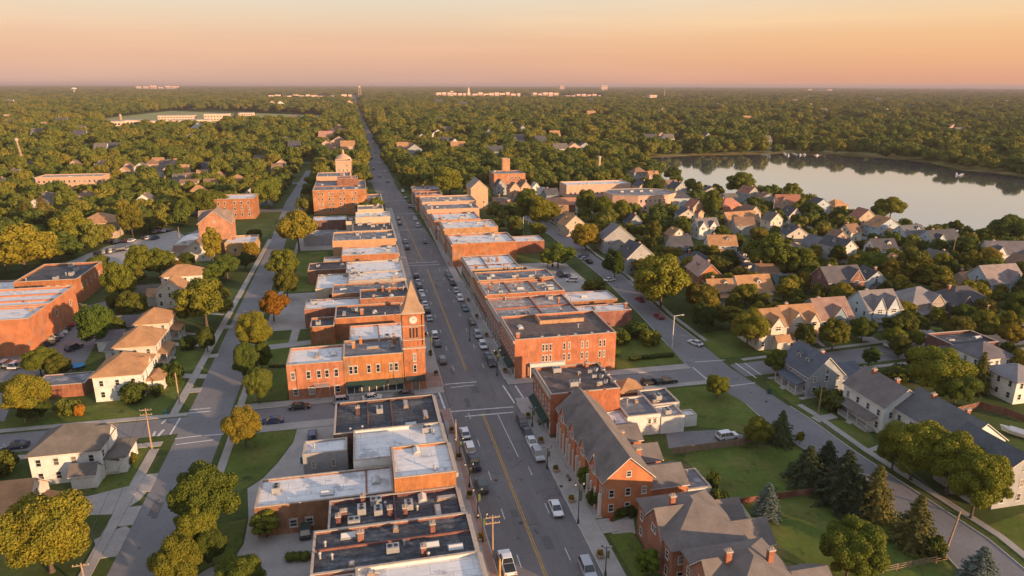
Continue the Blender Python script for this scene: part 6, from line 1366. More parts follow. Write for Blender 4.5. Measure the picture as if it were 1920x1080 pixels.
# ------------------------------------------------------------------ cars
def car_parts(kind):
    L_, Wd, H = dict(sedan=(4.6, 1.8, 1.45), suv=(4.7, 1.9, 1.75), pickup=(5.6, 1.95, 1.85), van=(4.9, 1.95, 1.95))[kind]
    hw = Wd / 2; x0 = -L_ / 2; zb = .28; zh = dict(sedan=.82, suv=.98, pickup=1.05, van=1.05)[kind]
    # lower body: side profile along x with wheel arches, lofted over width with tumblehome
    def prof(): 
        p = []
        for (cx, r_) in ((x0 + .95, .38), (-x0 - .95, .38)):
            for k in range(7): q = math.pi - k * math.pi / 6; p.append((cx + r_ * math.cos(q), zb + r_ * max(0, math.sin(q)) * .95))
        low = [(x0 + .04, zb + .12)] + p + [(-x0 - .04, zb + .12)]
        up = [(-x0, .62), (-x0 - .12, zh - .08), (-x0 - 1.0, zh), (x0 + .7, zh + .03), (x0 + .05, zh - .02), (x0, .6)]
        return low + up
    P = prof(); n = len(P); a = MB(); vs = []
    for (yy, s_) in ((-hw, 1.0), (hw, 1.0)):
        for (px_, pz_) in P: vs.append((px_, yy * (1 if pz_ < zh - .1 else .93), pz_))
    a.add(vs, [tuple(range(n))[::-1] if False else tuple(range(n)), tuple(range(n, 2 * n))[::-1]] + [(i, n + i, n + (i + 1) % n, (i + 1) % n) for i in range(n)])
    if kind == 'sedan': c0, c1, r0_, r1_ = x0 + .55, -x0 - 1.15, x0 + 1.25, -x0 - 2.0
    elif kind == 'suv': c0, c1, r0_, r1_ = x0 + .12, -x0 - 1.15, x0 + .45, -x0 - 1.85
    elif kind == 'van': c0, c1, r0_, r1_ = x0 + .1, -x0 - .7, x0 + .3, -x0 - 1.6
    else: c0, c1, r0_, r1_ = x0 + 2.1, -x0 - 1.35, x0 + 2.35, -x0 - 2.0
    g0, g1 = hw * .92, hw * .74
    gl = MB(); q8 = [(c0, -g0, zh), (c1, -g0, zh), (c1, g0, zh), (c0, g0, zh), (r0_, -g1, H - .06), (r1_, -g1, H - .06), (r1_, g1, H - .06), (r0_, g1, H - .06)]
    gl.add(q8, [(0, 3, 2, 1), (4, 5, 6, 7), (0, 1, 5, 4), (1, 2, 6, 5), (2, 3, 7, 6), (3, 0, 4, 7)])
    rf = MB(); e = .03; rf.add([(r0_ - e, -g1 - e, H - .058), (r1_ + e, -g1 - e, H - .058), (r1_ + e, g1 + e, H - .058), (r0_ - e, g1 + e, H - .058), (r0_ + .1, -g1 + .1, H), (r1_ - .1, -g1 + .1, H), (r1_ - .1, g1 - .1, H), (r0_ + .1, g1 - .1, H)], [(0, 3, 2, 1), (4, 5, 6, 7), (0, 1, 5, 4), (1, 2, 6, 5), (2, 3, 7, 6), (3, 0, 4, 7)])
    for k in (.38, .66) if kind != 'pickup' else (.5,):     # pillars
        xb = c0 + (c1 - c0) * k; xr = r0_ + (r1_ - r0_) * k
        for s_ in (-1, 1): rf.tube((xb, s_ * (g0 + .005), zh), (xr, s_ * (g1 + .005), H - .05), .04, n=4)
    for (xb, xr) in ((c0, r0_), (c1, r1_)):
        for s_ in (-1, 1): rf.tube((xb, s_ * g0, zh), (xr, s_ * g1, H - .05), .045, n=4)
    if kind == 'pickup': 
        b_ = MB(); b_.box(x0 + .12, x0 + 1.95, -hw * .84, hw * .84, zh + .031, zh + .04); bed = b_.mesh('bed', 'dark')
    else: bed = None
    wh = MB(); wh.T = Matrix.Rotation(R(90), 4, 'X'); wh.cyl(0, 0, -.11, .11, .33, n=16); rm = MB(); rm.T = wh.T; rm.cyl(0, 0, -.118, .118, .19, n=12)
    hl = MB(); hl.box(-x0 - .16, -x0 + .015, -.2, .2, .62, .76); tl = MB(); tl.box(x0 - .015, x0 + .08, -.14, .14, .66, .84)
    bp = MB(); bp.box(-x0 - .05, -x0 + .06, -hw * .88, hw * .88, .32, .5); bp.box(x0 - .06, x0 + .05, -hw * .88, hw * .88, .34, .52)
    return dict(body=a.mesh('body', 'carpaint'), roof=rf.mesh('roof', 'carpaint'), glass=gl.mesh('windows', 'glass'), bed=bed, tyre=wh.mesh('wheel', 'tyre'), rim=rm.mesh('rim', 'metal'),
                hl=hl.mesh('headlight', 'lampglass'), tl=tl.mesh('tail_light', 'redglass'), bp=bp.mesh('bumper', 'dark'), L=L_, W=Wd)
CP = {k: car_parts(k) for k in ('sedan', 'suv', 'pickup', 'van')}
CCOL = dict(white=(.72, .72, .72), silver=(.38, .40, .42), black=(.015, .016, .02), blue=(.03, .06, .14), red=(.30, .02, .03), green=(.03, .06, .055), grey=(.13, .135, .14), navy=(.02, .035, .07), teal=(.03, .12, .16))
def car(at, label, kind='sedan', c='grey', rz=90, group=None, near=True, z=.022):
    P = CP[kind]; root = empty({'pickup': 'pickup_truck', 'van': 'parked_van'}.get(kind, 'parked_car'), (at[0], at[1], z), R(rz)); tag(root, label, {'pickup': 'pickup truck', 'van': 'van'}.get(kind, 'car'), group)
    cc = CCOL[c]; put('body', P['body'], root, cc); put('roof', P['roof'], root, cc); put('windows', P['glass'], root)
    x0 = P['L'] / 2 - .95
    for sx in (-1, 1):
        for sy in (-1, 1):
            w_ = put('wheel', P['tyre'], root, loc=(sx * x0, sy * (P['W'] / 2 - .12), .33))
            if near: put('rim', P['rim'], w_)
    if near:
        for s_ in (-1, 1): put('headlight', P['hl'], root, loc=(0, s_ * P['W'] * .36, 0)); put('tail_light', P['tl'], root, loc=(0, s_ * P['W'] * .38, 0))
        put('bumper', P['bp'], root)
        if P['bed']: put('truck_bed', P['bed'], root)
    return root
ORD = 'first second third fourth fifth sixth seventh eighth ninth tenth eleventh twelfth thirteenth fourteenth fifteenth sixteenth seventeenth eighteenth nineteenth twentieth'.split()
GC = 'cars parked along the main street'
car((30.6, g(972, 797)[1]), 'black car first at the right kerb below the crossing', 'suv', 'black', -90, GC)
car((30.65, g(977, 812)[1] - 1.2), 'black and grey car second at the right kerb below the crossing', 'sedan', 'navy', -90, GC)
car((30.6, g(986, 830)[1] - 1.0), 'white car third at the right kerb below the crossing', 'sedan', 'white', -90, GC)
car((30.6, g(998, 852)[1] - 1.2), 'silver car fourth at the right kerb below the crossing', 'suv', 'silver', -90, GC)
car((29.2, g(1051, 957)[1]), 'white hatchback driving past the lamp post', 'sedan', 'white', -93)
car((29.6, g(1110, 1072)[1]), 'silver car at the bottom edge of the main street', 'suv', 'silver', -92)
car((17.9, g(866, 817)[1]), 'white car first at the left kerb below the crossing', 'sedan', 'white', 90, GC)
car((17.9, g(875, 845)[1]), 'white car second at the left kerb below the crossing', 'suv', 'white', 90, GC)
car((17.9, g(884, 873)[1]), 'dark blue pickup at the left kerb by the bright brick wall', 'pickup', 'navy', 90, GC)
car((17.9, g(900, 916)[1]), 'dark green car at the left kerb opposite the black roof', 'suv', 'green', 90, GC)
car((18.1, g(949, 1062)[1]), 'white pickup at the left kerb near the bottom edge', 'pickup', 'white', 90, GC)
for k, (px, py, kd, c) in enumerate([(818, 680, 'suv', 'grey'), (809, 648, 'sedan', 'navy'), (803, 632, 'suv', 'white'), (794, 600, 'sedan', 'silver'), (790, 586, 'suv', 'black'), (786, 573, 'sedan', 'white'), (783, 562, 'suv', 'silver'), (780, 551, 'sedan', 'white'), (777, 541, 'suv', 'navy'), (774, 531, 'sedan', 'silver'), (771, 521, 'suv', 'black'), (747, 468, 'suv', 'black'), (745, 455, 'sedan', 'silver'), (735, 422, 'suv', 'black'), (733, 412, 'sedan', 'grey')]):
    x_, y_ = g(px, py); car((18.0, y_), '%s %s, %s in the left kerb row beyond the clock tower' % (c, 'car' if kd == 'sedan' else 'tall car', ORD[k]), kd, c, 90, '%s %ss in the left kerb row beyond the clock tower' % (c, 'car' if kd == 'sedan' else 'tall car'), near=y_ < 190)
for k, (px, py, kd, c) in enumerate([(911, 684, 'suv', 'black'), (908, 672, 'sedan', 'grey'), (894, 652, 'suv', 'white'), (885, 632, 'suv', 'silver'), (872, 607, 'sedan', 'grey'), (860, 582, 'sedan', 'teal'), (851, 563, 'suv', 'white'), (846, 548, 'sedan', 'silver'), (837, 534, 'suv', 'black'), (832, 524, 'sedan', 'navy'), (828, 517, 'suv', 'grey'), (798, 456, 'sedan', 'black'), (786, 425, 'suv', 'silver'), (778, 412, 'sedan', 'white'), (762, 390, 'suv', 'black'), (757, 372, 'sedan', 'grey'), (751, 360, 'suv', 'white')]):
    x_, y_ = g(px, py); car((30.2 if y_ < 300 else 26.8, y_), '%s %s, %s in the right kerb row beyond the crossing' % (c, 'car' if kd == 'sedan' else 'tall car', ORD[k]), kd, c, -90, '%s %ss in the right kerb row beyond the crossing' % (c, 'car' if kd == 'sedan' else 'tall car'), near=y_ < 190)
GF = 'tiny cars on the far main street'
for k, (px, py) in enumerate([(727, 342), (712, 332), (722, 322), (700, 318), (712, 308), (697, 298), (705, 288), (691, 280), (699, 270), (690, 258)]):
    car(g(px, py), 'tiny car, %s nearest on the far stretch of the main street' % ORD[k], 'suv' if k % 2 else 'sedan', ['black', 'grey', 'white', 'navy', 'silver'][k % 5], 90 if k % 2 else -90, GF, near=False)
car(g(562, 766), 'black car at the kerb before the brick corner building', 'sedan', 'black', 2); car(g(511, 793), 'dark blue car beside the lone round corner tree', 'sedan', 'blue', 182)
car(g(645, 755), 'silver car parked under the green awning', 'suv', 'silver', 2); car(g(698, 749), 'white car parked before the shop windows', 'sedan', 'white', 2); car(g(757, 743), 'dark car half hidden by the black roof edge', 'sedan', 'grey', 182)
car(g(30, 840), 'dark blue car on the cross street at the left edge', 'sedan', 'navy', 184); car(g(1304, 646), 'white car by the verge of the east street', 'sedan', 'white', 112, z=.015); car(g(1363, 822), 'white car on the tar driveway behind the fence', 'suv', 'white', 4)
car(g(1235, 596), 'red car nearer on the side street', 'sedan', 'red', 95); car(g(1199, 564), 'red car farther up the side street', 'sedan', 'red', 95)
car(g(1220, 720), 'black car behind the hip roofed hut', 'suv', 'black', 2); car(g(1248, 719), 'black pickup behind the hip roofed hut', 'pickup', 'black', 2)
car(g(586, 822), 'blue car in the back lot by the black roof', 'suv', 'blue', 92); car(g(574, 998), 'dark green car in the shade of the long low building', 'suv', 'green', 92)
car(g(139, 655), 'dark navy car standing in the warehouse lane', 'suv', 'navy', 62); car(g(22, 662), 'grey car before the warehouse end wall', 'sedan', 'grey', 4); car(g(148, 577), 'bright yellow car by the office block', 'sedan', 'grey', 10).children[0].color = (.6, .42, .03, 1)
car(g(121, 578), 'navy car left of the yellow one', 'sedan', 'navy', 8)
for k, (px, py) in enumerate([(124, 614), (117, 621), (110, 628), (103, 635), (95, 642), (87, 649)]): car(g(px, py), '%s car in the row along the warehouse wall' % ['red', 'black', 'white', 'silver', 'navy', 'green'][k], 'suv', ['red', 'black', 'white', 'silver', 'navy', 'green'][k], 20, near=False)
for k, (px, py) in enumerate([(12, 686), (22, 688), (32, 688), (42, 686)]): car(g(px, py), '%s car in the lot at the left edge' % ['silver', 'black', 'white', 'grey'][k], 'suv', ['silver', 'black', 'white', 'grey'][k], 80, near=False)
GN = 'cars in the curved car park'
for k in range(14): c = ['black', 'navy', 'silver', 'black', 'white', 'grey', 'blue'][k % 7]; x_, y_ = g(185 + (k % 10) * 6.2, 477 - (k % 10) * 1.0 if k < 10 else 452); car((x_ + (0 if k < 10 else 20), y_), '%s car, %s in the curved car park on the left' % (c, ORD[k]), 'suv', c, 75, '%s cars in the curved car park on the left' % c, near=False, z=.01)
for k, (px, py) in enumerate([(283, 437), (292, 436), (301, 435), (310, 434), (318, 433), (207, 456), (220, 455), (236, 454), (247, 453)]): c = ['black', 'silver', 'red', 'white', 'navy'][k % 5]; car(g(px, py), '%s car, %s in the rows behind the curved car park' % (c, ORD[k]), 'sedan', c, 80, '%s cars in the rows behind the curved car park' % c, near=False, z=.01)
for k, (px, py) in enumerate([(1096, 487), (1104, 493), (1143, 527), (1094, 483), (1420, 440), (1432, 443), (1445, 446), (1458, 449), (1418, 448), (1690, 655), (1065, 520), (1072, 528), (1795, 500), (1500, 432)]):
    c = ['silver', 'black', 'white', 'blue', 'white', 'navy', 'silver'][k % 7]; car(g(px, py), by_neighbour('%s car' % c, *g(px, py), ANC) or '%s car parked in the streets below the lake' % c, 'suv' if k % 2 else 'sedan', c, rnd.choice([95, 20, 160]), '%s cars parked in the streets below the lake' % c, near=False, z=.015)
car(g(1050, 518), 'blue car in the lot behind the orange party wall', 'van', 'blue', 90)

# ------------------------------------------------------------------ poles and lamps
def pole(px, py, top, label, arms=1, r_=.14, mt='polewood', name='utility_pole', cat='utility pole', dx=0, lamp=False, armw=2.2):
    x, y = g(px, py); h = zat(x, y, top); root = empty(name, (x, y, 0)); tag(root, label, cat)
    a = MB(); a.cyl(0, 0, 0, h, r_, r_ * .7, n=8, dx=dx); a.build('shaft', mt, root)
    for k in range(arms):
        z = h - .35 - k * 1.0; a = MB(); a.box(dx - armw / 2, dx + armw / 2, -.06 - r_, .06 - r_, z, z + .13)
        arm = a.build('crossarm', mt, root); b_ = MB()
        for q in (-.45, -.2, .2, .45): b_.cyl(dx + q * armw, -r_, z + .132, z + .32, .06, .04, n=6)
        b_.build('insulator', 'stone', arm)
    if lamp:
        a = MB(); L_ = 2.6 if lamp is True else lamp; a.tube((dx, 0, h - .1), (dx + L_, 0, h + .1), .07); a.build('lamp_arm', mt, root); a = MB(); a.box(dx + L_ - .2, dx + L_ + .6, -.16, .16, h + .0, h + .17); a.build('lamp_head', 'trim', root)
    return root, x, y, h
def street_lamp(px, py, top, label, globes=2):
    x, y = g(px, py); h = zat(x, y, top); root = empty('street_lamp', (x, y, .12)); tag(root, label, 'street lamp'); h -= .12
    a = MB(); a.cyl(0, 0, 0, .8, .22, .14, n=8); a.cyl(0, 0, .8, h - .3, .09, .06, n=8); a.build('post', 'dark', root); a = MB(); a.tube((-.75, 0, h - .45), (.75, 0, h - .45), .04); a.build('crossarm', 'dark', root)
    for s_ in ((-1, 1) if globes == 2 else (0,)):
        a = MB(); a.cyl(s_ * .7, 0, h - .42, h - .1, .12, .2, n=8); a.cyl(s_ * .7, 0, h - .1, h + .05, .2, .05, n=8, mi=1); a.build('lamp_shade', ['lampglass', 'dark'], root)
    a = MB(); a.box(.12, .5, -.02, .02, h * .55, h * .8); a.build('banner', 'cloth', root, (.10, .13, .05))
for px, py, tp, lb in [(1026, 879, 838, 'black twin lamp post outside the dormered building'), (1084, 982, 905, 'tall lamp post on the right pavement by the white hatchback'), (1135, 1080, 1022, 'lamp post on the right pavement at the bottom edge'),
                       (998, 800, 762, 'lamp post right of the crossing by the green awning'), (932, 705, 655, 'lamp post at the corner of the large brick block'), (881, 640, 592, 'lamp post on the right pavement beyond the large brick block'), (896, 972, 915, 'dark lamp post on the left pavement by the black roof'), (880, 914, 868, 'lamp post on the left pavement opposite the green car'),
                       (862, 862, 820, 'lamp post on the left pavement by the white roof'), (808, 668, 622, 'lamp post by the foot of the clock tower'), (905, 1016, 962, 'lamp post before the stepped black roof')]: street_lamp(px, py, tp, lb)
PO = {}
PO['a'] = pole(285, 842, 766, 'wooden utility pole with double crossarms at the left crossing', 2, r_=.16)
PO['b'] = pole(337, 758, 699, 'orange lit wooden pole by the curved garden path', 0, r_=.18)
PO['c'] = pole(48, 793, 738, 'thin wooden pole before the large left edge tree', 0)
PO['d'] = pole(163, 1112, 1056, 'pole with white crossarm at the bottom left', 1)
PO['e'] = pole(924, 1046, 966, 'reddish wooden pole with crossarms on the left pavement', 2, r_=.15)
pole(856, 858, 787, 'yellowish pole by the white roofed shops', 0, r_=.15); pole(937, 1092, 1048, 'yellow sleeved pole at the bottom edge', 0, r_=.2, mt='ypaint', name='bollard_pole', cat='pole')
pole(1260, 652, 592, 'pale street light with a long arm by the junction', 0, r_=.16, mt='trim', name='street_light', cat='street light', lamp=2.2); pole(1534, 777, 720, 'wooden pole beside the gambrel house', 0); pole(1777, 1024, 960, 'leaning wooden pole on the lower east street', 0, r_=.17, dx=1.0)
pole(1842, 626, 571, 'wooden pole with a light on the cross street at the right', 1, armw=1.0); pole(1783, 494, 444, 'wooden pole by the waterside parking area', 0); pole(1149, 524, 481, 'white pole with a wide crossarm by the side street', 1, mt='trim', armw=4.4); pole(981, 442, 406, 'pale pole at the mouth of the upper side street', 0, mt='trim')
pole(1007, 424, 395, 'second pale pole up the side street', 0, mt='trim'); pole(1449, 404, 372, 'pale pole on the bend of the lake road', 0, mt='trim'); pole(1544, 430, 410, 'short pale pole between lakeside houses', 0, mt='trim'); pole(340, 470, 425, 'brown pole by the pale curved roof', 0)
pole(631, 778, 700, 'metal pole before the iron balcony', 0, mt='metal', r_=.08); pole(479, 752, 722, 'short metal pole on the lawn beside the corner building', 0, mt='metal', r_=.1, lamp=.8)
pole(756, 740, 690, 'thin sign pole by the tower door', 0, mt='dark', r_=.06); pole(1000, 745, 712, 'signal pole at the right corner of the crossing', 0, mt='dark', r_=.08, name='signal_pole', cat='signal pole', lamp=1.0); pole(690, 780, 745, 'thin kerb pole before the green awning', 0, mt='dark', r_=.05)
# wires
def wire(label, a_, b_, sag=.8, off=0):
    A = Vector((a_[1] + off, a_[2], a_[3] - .2)); B = Vector((b_[1] + off, b_[2], b_[3] - .2)) if isinstance(b_[0], bpy.types.Object) else Vector(b_); m_ = MB(); prev = A
    for k in range(1, 9): t_ = k / 8; p_ = A.lerp(B, t_) - Vector((0, 0, sag * 4 * t_ * (1 - t_))); m_.tube(prev, p_, .028, n=4); prev = p_
    o = m_.build('power_line', 'dark'); tag(o, label, 'power line')
wire('upper power line from the double crossarm pole to the bottom left pole', PO['a'], PO['d'], 1.2, -.9); wire('lower power line from the double crossarm pole to the bottom left pole', PO['a'], PO['d'], 1.5, .9); wire('power line from the double crossarm pole to the orange lit pole', PO['a'], PO['b'], .8)
PG = {}
for nm_, px, py, tp in (('g1', 1534, 777, 720), ('g2', 1777, 1024, 960), ('g0', 1257, 652, 592)):
    x, y = g(px, py); PG[nm_] = (PO['a'][0], x + (1 if nm_ == 'g2' else 0), y, zat(x, y, tp))
wire('power line along the east street between the two wooden poles', PG['g1'], PG['g2'], 1.0); wire('power line from the street light to the pole by the gambrel house', PG['g0'], PG['g1'], .9)
wire('second power line along the east street between the wooden poles', PG['g1'], PG['g2'], 1.3, .4); wire('power line crossing the cross street from the crossarm pole to the left edge pole', PO['a'], PO['c'], 1.0); wire('power line over the left street from the orange lit pole', PO['b'], PG['g0'], 3.0) if False else None
x, y = g(861, 857); PG['y'] = (PO['a'][0], x, y, zat(x, y, 787)); wire('power line between the crossarm poles on the left pavement', PO['e'], PG['y'], .7); wire('second line between the crossarm poles on the left pavement', PO['e'], PG['y'], .9, -.5)
# pavement furniture on the main street
def planter(x, y, lb):
    o = empty('planter_box', (x, y, .125)); tag(o, lb, 'planter', 'planters and bins on the main street pavements'); a = MB(); a.box(-.5, .5, -.5, .5, 0, .5); a.build('box', 'rust', o); s_ = put('flowers', SHR[0], o, color=(1.3, .9, .6), scale=(.35, .35, .35)); s_.location = (0, 0, .4)
for k, y_ in enumerate((92, 104, 117, 128, 158, 172, 186, 204, 224)): planter(15.4, y_, 'square planter, %s from the bottom on the left main street pavement' % ORD[k])
for k, y_ in enumerate((84, 99, 109, 120, 131, 156, 168, 182, 199, 216)): planter(32.6, y_, 'square planter, %s from the bottom on the right main street pavement' % ORD[k])
def bench(x, y, rz, lb):
    o = empty('park_bench', (x, y, .12), rz); tag(o, lb, 'bench', 'benches on the right pavement'); a = MB(); a.box(-.8, .8, -.22, .22, .42, .47); a.build('seat', 'wood', o); a = MB(); a.box(-.8, .8, .2, .25, .5, .85); a.build('backrest', 'wood', o)
    for s_ in (-1, 1): a = MB(); a.box(s_ * .7 - .04, s_ * .7 + .04, -.2, .25, 0, .42); a.build('leg', 'dark', o)
bench(34.2, 106, R(90), 'bench on the right pavement before the dormered building'); bench(34.2, 128, R(90), 'bench under the green awning of the corner shop')
def barrel(p, lb, c=(.02, .10, .22)):
    o = empty('wheelie_bin', (*p, .01)); tag(o, lb, 'bin'); a = MB(); a.box(-.3, .3, -.35, .35, .08, 1.0); a.build('body', 'cloth', o, c); a = MB(); a.box(-.34, .34, -.4, .38, 1.003, 1.08); a.build('lid', 'cloth', o, (c[0] * .6, c[1] * .6, c[2] * .6)); a = MB(); a.T = Matrix.Translation((0, .3, .12)) @ Matrix.Rotation(R(90), 4, 'Y'); a.cyl(0, 0, -.3, .3, .12, n=10); a.build('wheel', 'tyre', o)
barrel(g(567, 868), 'teal bin at the corner of the grey annex', (.02, .16, .20)); barrel(g(1442, 738), 'green bin on the east street verge', (.02, .08, .06)); barrel(g(1700, 648), 'blue bin by the driveway on the cross street', (.02, .15, .3)); barrel(g(1036, 500), 'dark bin behind the party walls', (.03, .04, .05))
def hydrant(p, lb, c):
    o = put('fire_hydrant', None) if False else empty('fire_hydrant', (*p, 0)); tag(o, lb, 'hydrant'); a = MB(); a.cyl(0, 0, 0, .08, .24, n=10); a.cyl(0, 0, .08, .85, .16, n=10); a.cyl(0, 0, .85, 1.1, .19, .05, n=10); a.build('barrel', 'cloth', o, c); a = MB(); a.tube((-.34, 0, .6), (.34, 0, .6), .08, n=8); a.build('outlet', 'cloth', o, c)
hydrant(g(311, 776), 'bright teal hydrant on the lawn corner', (.02, .28, .36)); hydrant(g(1145, 978), 'small red hydrant by the brick gable', (.35, .03, .03))
# fences
def fence(pts_, h, label, mt='wood', gap=2.4, colr=None, rail=False):
    P_ = [Vector(p) for p in pts_]; root = empty('garden_fence', (P_[0].x, P_[0].y, 0)); tag(root, label, 'fence'); a = MB(); b_ = MB()
    for i in range(len(P_) - 1):
        p, q = P_[i] - P_[0], P_[i + 1] - P_[0]; d = (q - p); L_ = d.length; d.normalize(); nn = Vector((-d.y, d.x)) * .03; k = 0
        if rail:
            for z in (.35, .75, 1.1): b_.prism([tuple(p + nn), tuple(q + nn), tuple(q - nn), tuple(p - nn)], z, z + .12)
        else: b_.prism([tuple(p + nn), tuple(q + nn), tuple(q - nn), tuple(p - nn)], .08, h)
        while k * gap < L_: c = p + d * k * gap; a.box(c.x - .07, c.x + .07, c.y - .07, c.y + .07, 0, h + .12); k += 1
    a.build('post', mt, root, colr); b_.build('panel', mt, root, colr)
fence(gp((1262, 852), (1396, 834), (1412, 826)), 1.5, 'wooden board fence along the tar driveway')
fence(gp((1378, 948), (1460, 936), (1532, 926)), 1.3, 'low red brown fence across the big lawn', 'brick', colr=(.20, .08, .055))
fence(gp((1655, 1075), (1776, 1052)), 1.2, 'three rail wooden fence at the bottom right', rail=True)
fence(gp((1788, 778), (1835, 766), (1890, 780), (1925, 795)), 1.7, 'brown board fence around the right back yard', 'brick', colr=(.19, .10, .07)); fence(gp((1385, 950), (1425, 1010), (1440, 1035)), .9, 'thin white rail beside the slate roofed brick house', 'trim', rail=True)
# ------------------------------------------------------------------ far buildings, masts, lake things
FPK = (.74, .50, .40)
def block(p, w_, d_, h_, label, wall=FPK, roof='p', group=None, name='far_building', cat='building', rows=2, rz=0, pitched=False):
    root = empty(name, (p[0], p[1], 0), rz); tag(root, label, cat, group)
    a = MB(); a.box(-w_ / 2, w_ / 2, 0, d_, 0, h_); a.build('wall', 'wall', root, wall)
    a = MB()
    if pitched: mass_roof(a, -w_ / 2, w_ / 2, 0, d_, h_, min(6, d_ * .3), 'x', .8, .3); a.build('roof', 'shingle', root, TANR)
    else: a.box(-w_ / 2 - .4, w_ / 2 + .4, -.4, d_ + .4, h_ + .01, h_ + .7); a.build('roof', ROOFS[roof], root)
    a = MB(); n = max(2, int(w_ / 5))
    for r_ in range(rows):
        for k in range(n): u = -w_ / 2 + (k + .5) * w_ / n; z = 1.2 + r_ * (h_ - 1.5) / rows; a.box(u - w_ / n * .3, u + w_ / n * .3, -.08, .03, z, z + (h_ - 1.5) / rows * .55)
    a.build('window_band', 'glass', root); return root
rf = random.Random(3)
def far_at(px0, px1, pybase, pytop, label, d_=25, group=None, **k):
    x0, y0 = g(px0, pybase); x1, y1 = g(px1, pybase); y_ = (y0 + y1) / 2; h_ = zat((x0 + x1) / 2, y_, pytop); return block(((x0 + x1) / 2, y_), abs(x1 - x0), d_, h_, label, group=group, **k)
CG = 'long low campus buildings on the clearing at the left'
for (a_, b_, py, tp, nm) in [(196, 226, 236, 228, 'leftmost low pink campus building'), (232, 262, 234, 226, 'second pink campus building from the left'), (262, 300, 236, 227, 'wide orange campus building in the middle of the clearing'), (298, 362, 227, 217, 'longest pale roofed campus building at the back'), (318, 345, 233, 226, 'cream campus building before the longest one'), (384, 428, 227, 214, 'tall pink campus block at the right end'), (352, 390, 231, 225, 'low pale campus building before the tall block'), (448, 474, 217, 212, 'small pink building by the distant field')]:
    far_at(a_, b_, py, tp, nm, 30, group=CG, rows=2 if py - tp > 9 else 1)
x, y = g(228, 236); 
for (px, pb, pt, r_, nm) in [(228, 234, 216, 1.8, 'dark slim tower on the campus clearing'), (143, 252, 231, .9, 'thin tan mast above the left woods')]:
    x, y = g(px, pb); h_ = zat(x, y, pt); o = empty('slim_tower', (x, y, 0)); tag(o, nm, 'tower'); a = MB(); a.cyl(0, 0, 0, h_, r_ * 1.6, r_, n=8); a.build('shaft', 'polewood', o); a = MB(); a.cyl(0, 0, h_ - 1, h_ + 2, r_ * 1.5, r_ * .4, n=8); a.build('cap', 'stone', o)
x, y = g(51, 330); h_ = zat(x, y, 264); o = empty('chimney_stack', (x, y, 0)); tag(o, 'tall tan chimney stack above the woods at the left', 'chimney'); a = MB(); a.cyl(0, 0, 0, h_, 1.0, .7, n=12, dx=-2.5); a.build('shaft', 'brick', o, (.34, .25, .18)); a = MB(); a.cyl(-2.5, 0, h_, h_ + 2, 1.2, 1.3, n=12); a.build('crown_ring', 'stone', o)
x, y = g(1122, 338); h_ = zat(x, y, 296); o = empty('chimney_stack', (x, y, 0)); tag(o, 'slender tan chimney stack by the broad angled hall', 'chimney'); a = MB(); a.cyl(0, 0, 0, h_, 1.5, 1.1, n=12); a.build('shaft', 'brick', o, (.48, .36, .22)); a = MB(); a.cyl(0, 0, h_, h_ + 1.2, 1.4, n=12); a.build('crown_ring', 'stone', o)
SG = 'pale buildings along the horizon'
def row(px0, px1, pb, pt, n, lb):
    for k in range(n):
        u = px0 + (px1 - px0) * (k + .5) / n; w_ = (px1 - px0) / n * rf.uniform(.5, .95); far_at(u - w_ / 2, u + w_ / 2, pb, pt + rf.uniform(-1.2, 1.8), '%s of the %s' % (ORD[k] + ' from the left', lb), 60, group=lb, rows=1)
row(252, 335, 166.5, 161.5, 6, 'pale buildings on the horizon at the far left'); row(503, 640, 184.5, 178.5, 12, 'pinkish buildings in a long row beyond the left woods'); row(640, 662, 184, 178, 2, 'pinkish buildings beside the far end of the road')
row(818, 878, 182, 173.5, 6, 'pink buildings left of the distant spire'); row(886, 978, 182, 174, 9, 'pink buildings right of the distant spire'); row(998, 1048, 181, 174.5, 5, 'pinkish buildings right of the distant town'); row(1060, 1130, 182, 177.5, 7, 'low pale buildings farther right of the distant town'); row(1262, 1305, 187.5, 183.5, 4, 'low pale buildings beyond the lake woods')
for (a_, b_, pb, pt, nm) in [(1050, 1058, 168, 160.5, 'small pale tower block on the horizon'), (1128, 1139, 169, 160.5, 'bright square tower block on the horizon'), (1218, 1232, 188, 178.5, 'orange tower block beyond the lake woods'), (1515, 1521, 171, 167.5, 'tiny pale block on the horizon above the lake'), (1553, 1560, 171, 168, 'second tiny pale block on the horizon above the lake'), (845, 850, 182, 170.5, 'small domed block of the distant town')]:
    far_at(a_, b_, pb, pt, nm, 40, rows=3)
x, y = g(879, 182); h_ = zat(x, y, 163); o = empty('distant_spire', (x, y, 0)); tag(o, 'tall stepped pale tower over the distant town', 'tower'); a = MB(); a.box(-8, 8, -8, 8, 0, h_ * .5); a.box(-4.5, 4.5, -4.5, 4.5, h_ * .5 + .01, h_ * .84); a.build('shaft', 'wall', o, FPK); a = MB(); a.cyl(0, 0, h_ * .84, h_, 3.6, .5, n=8); a.build('spire', 'wall', o, FPK)
x, y = g(675, 182); h_ = zat(x, y, 156); o = empty('lattice_mast', (x, y, 0)); tag(o, 'tall mast rising past the horizon at the end of the road', 'mast'); a = MB()
for s_ in ((-1, -1), (1, -1), (1, 1), (-1, 1)): a.tube((s_[0] * 9, s_[1] * 9, 0), (s_[0] * 3.5, s_[1] * 3.5, h_), 2.2, 1.6)
for k in range(7): z = h_ * k / 7; e = 9 - 5.5 * k / 7; a.tube((-e, -e, z), (e * .9, -e * .9, z + h_ / 7), 1.2); a.tube((e, e, z), (-e * .9, e * .9, z + h_ / 7), 1.2)
a.build('lattice', 'rust', o); a = MB(); a.box(-6, 6, -6, 6, h_ * .7, h_ * .8); a.build('platform', 'trim', o)
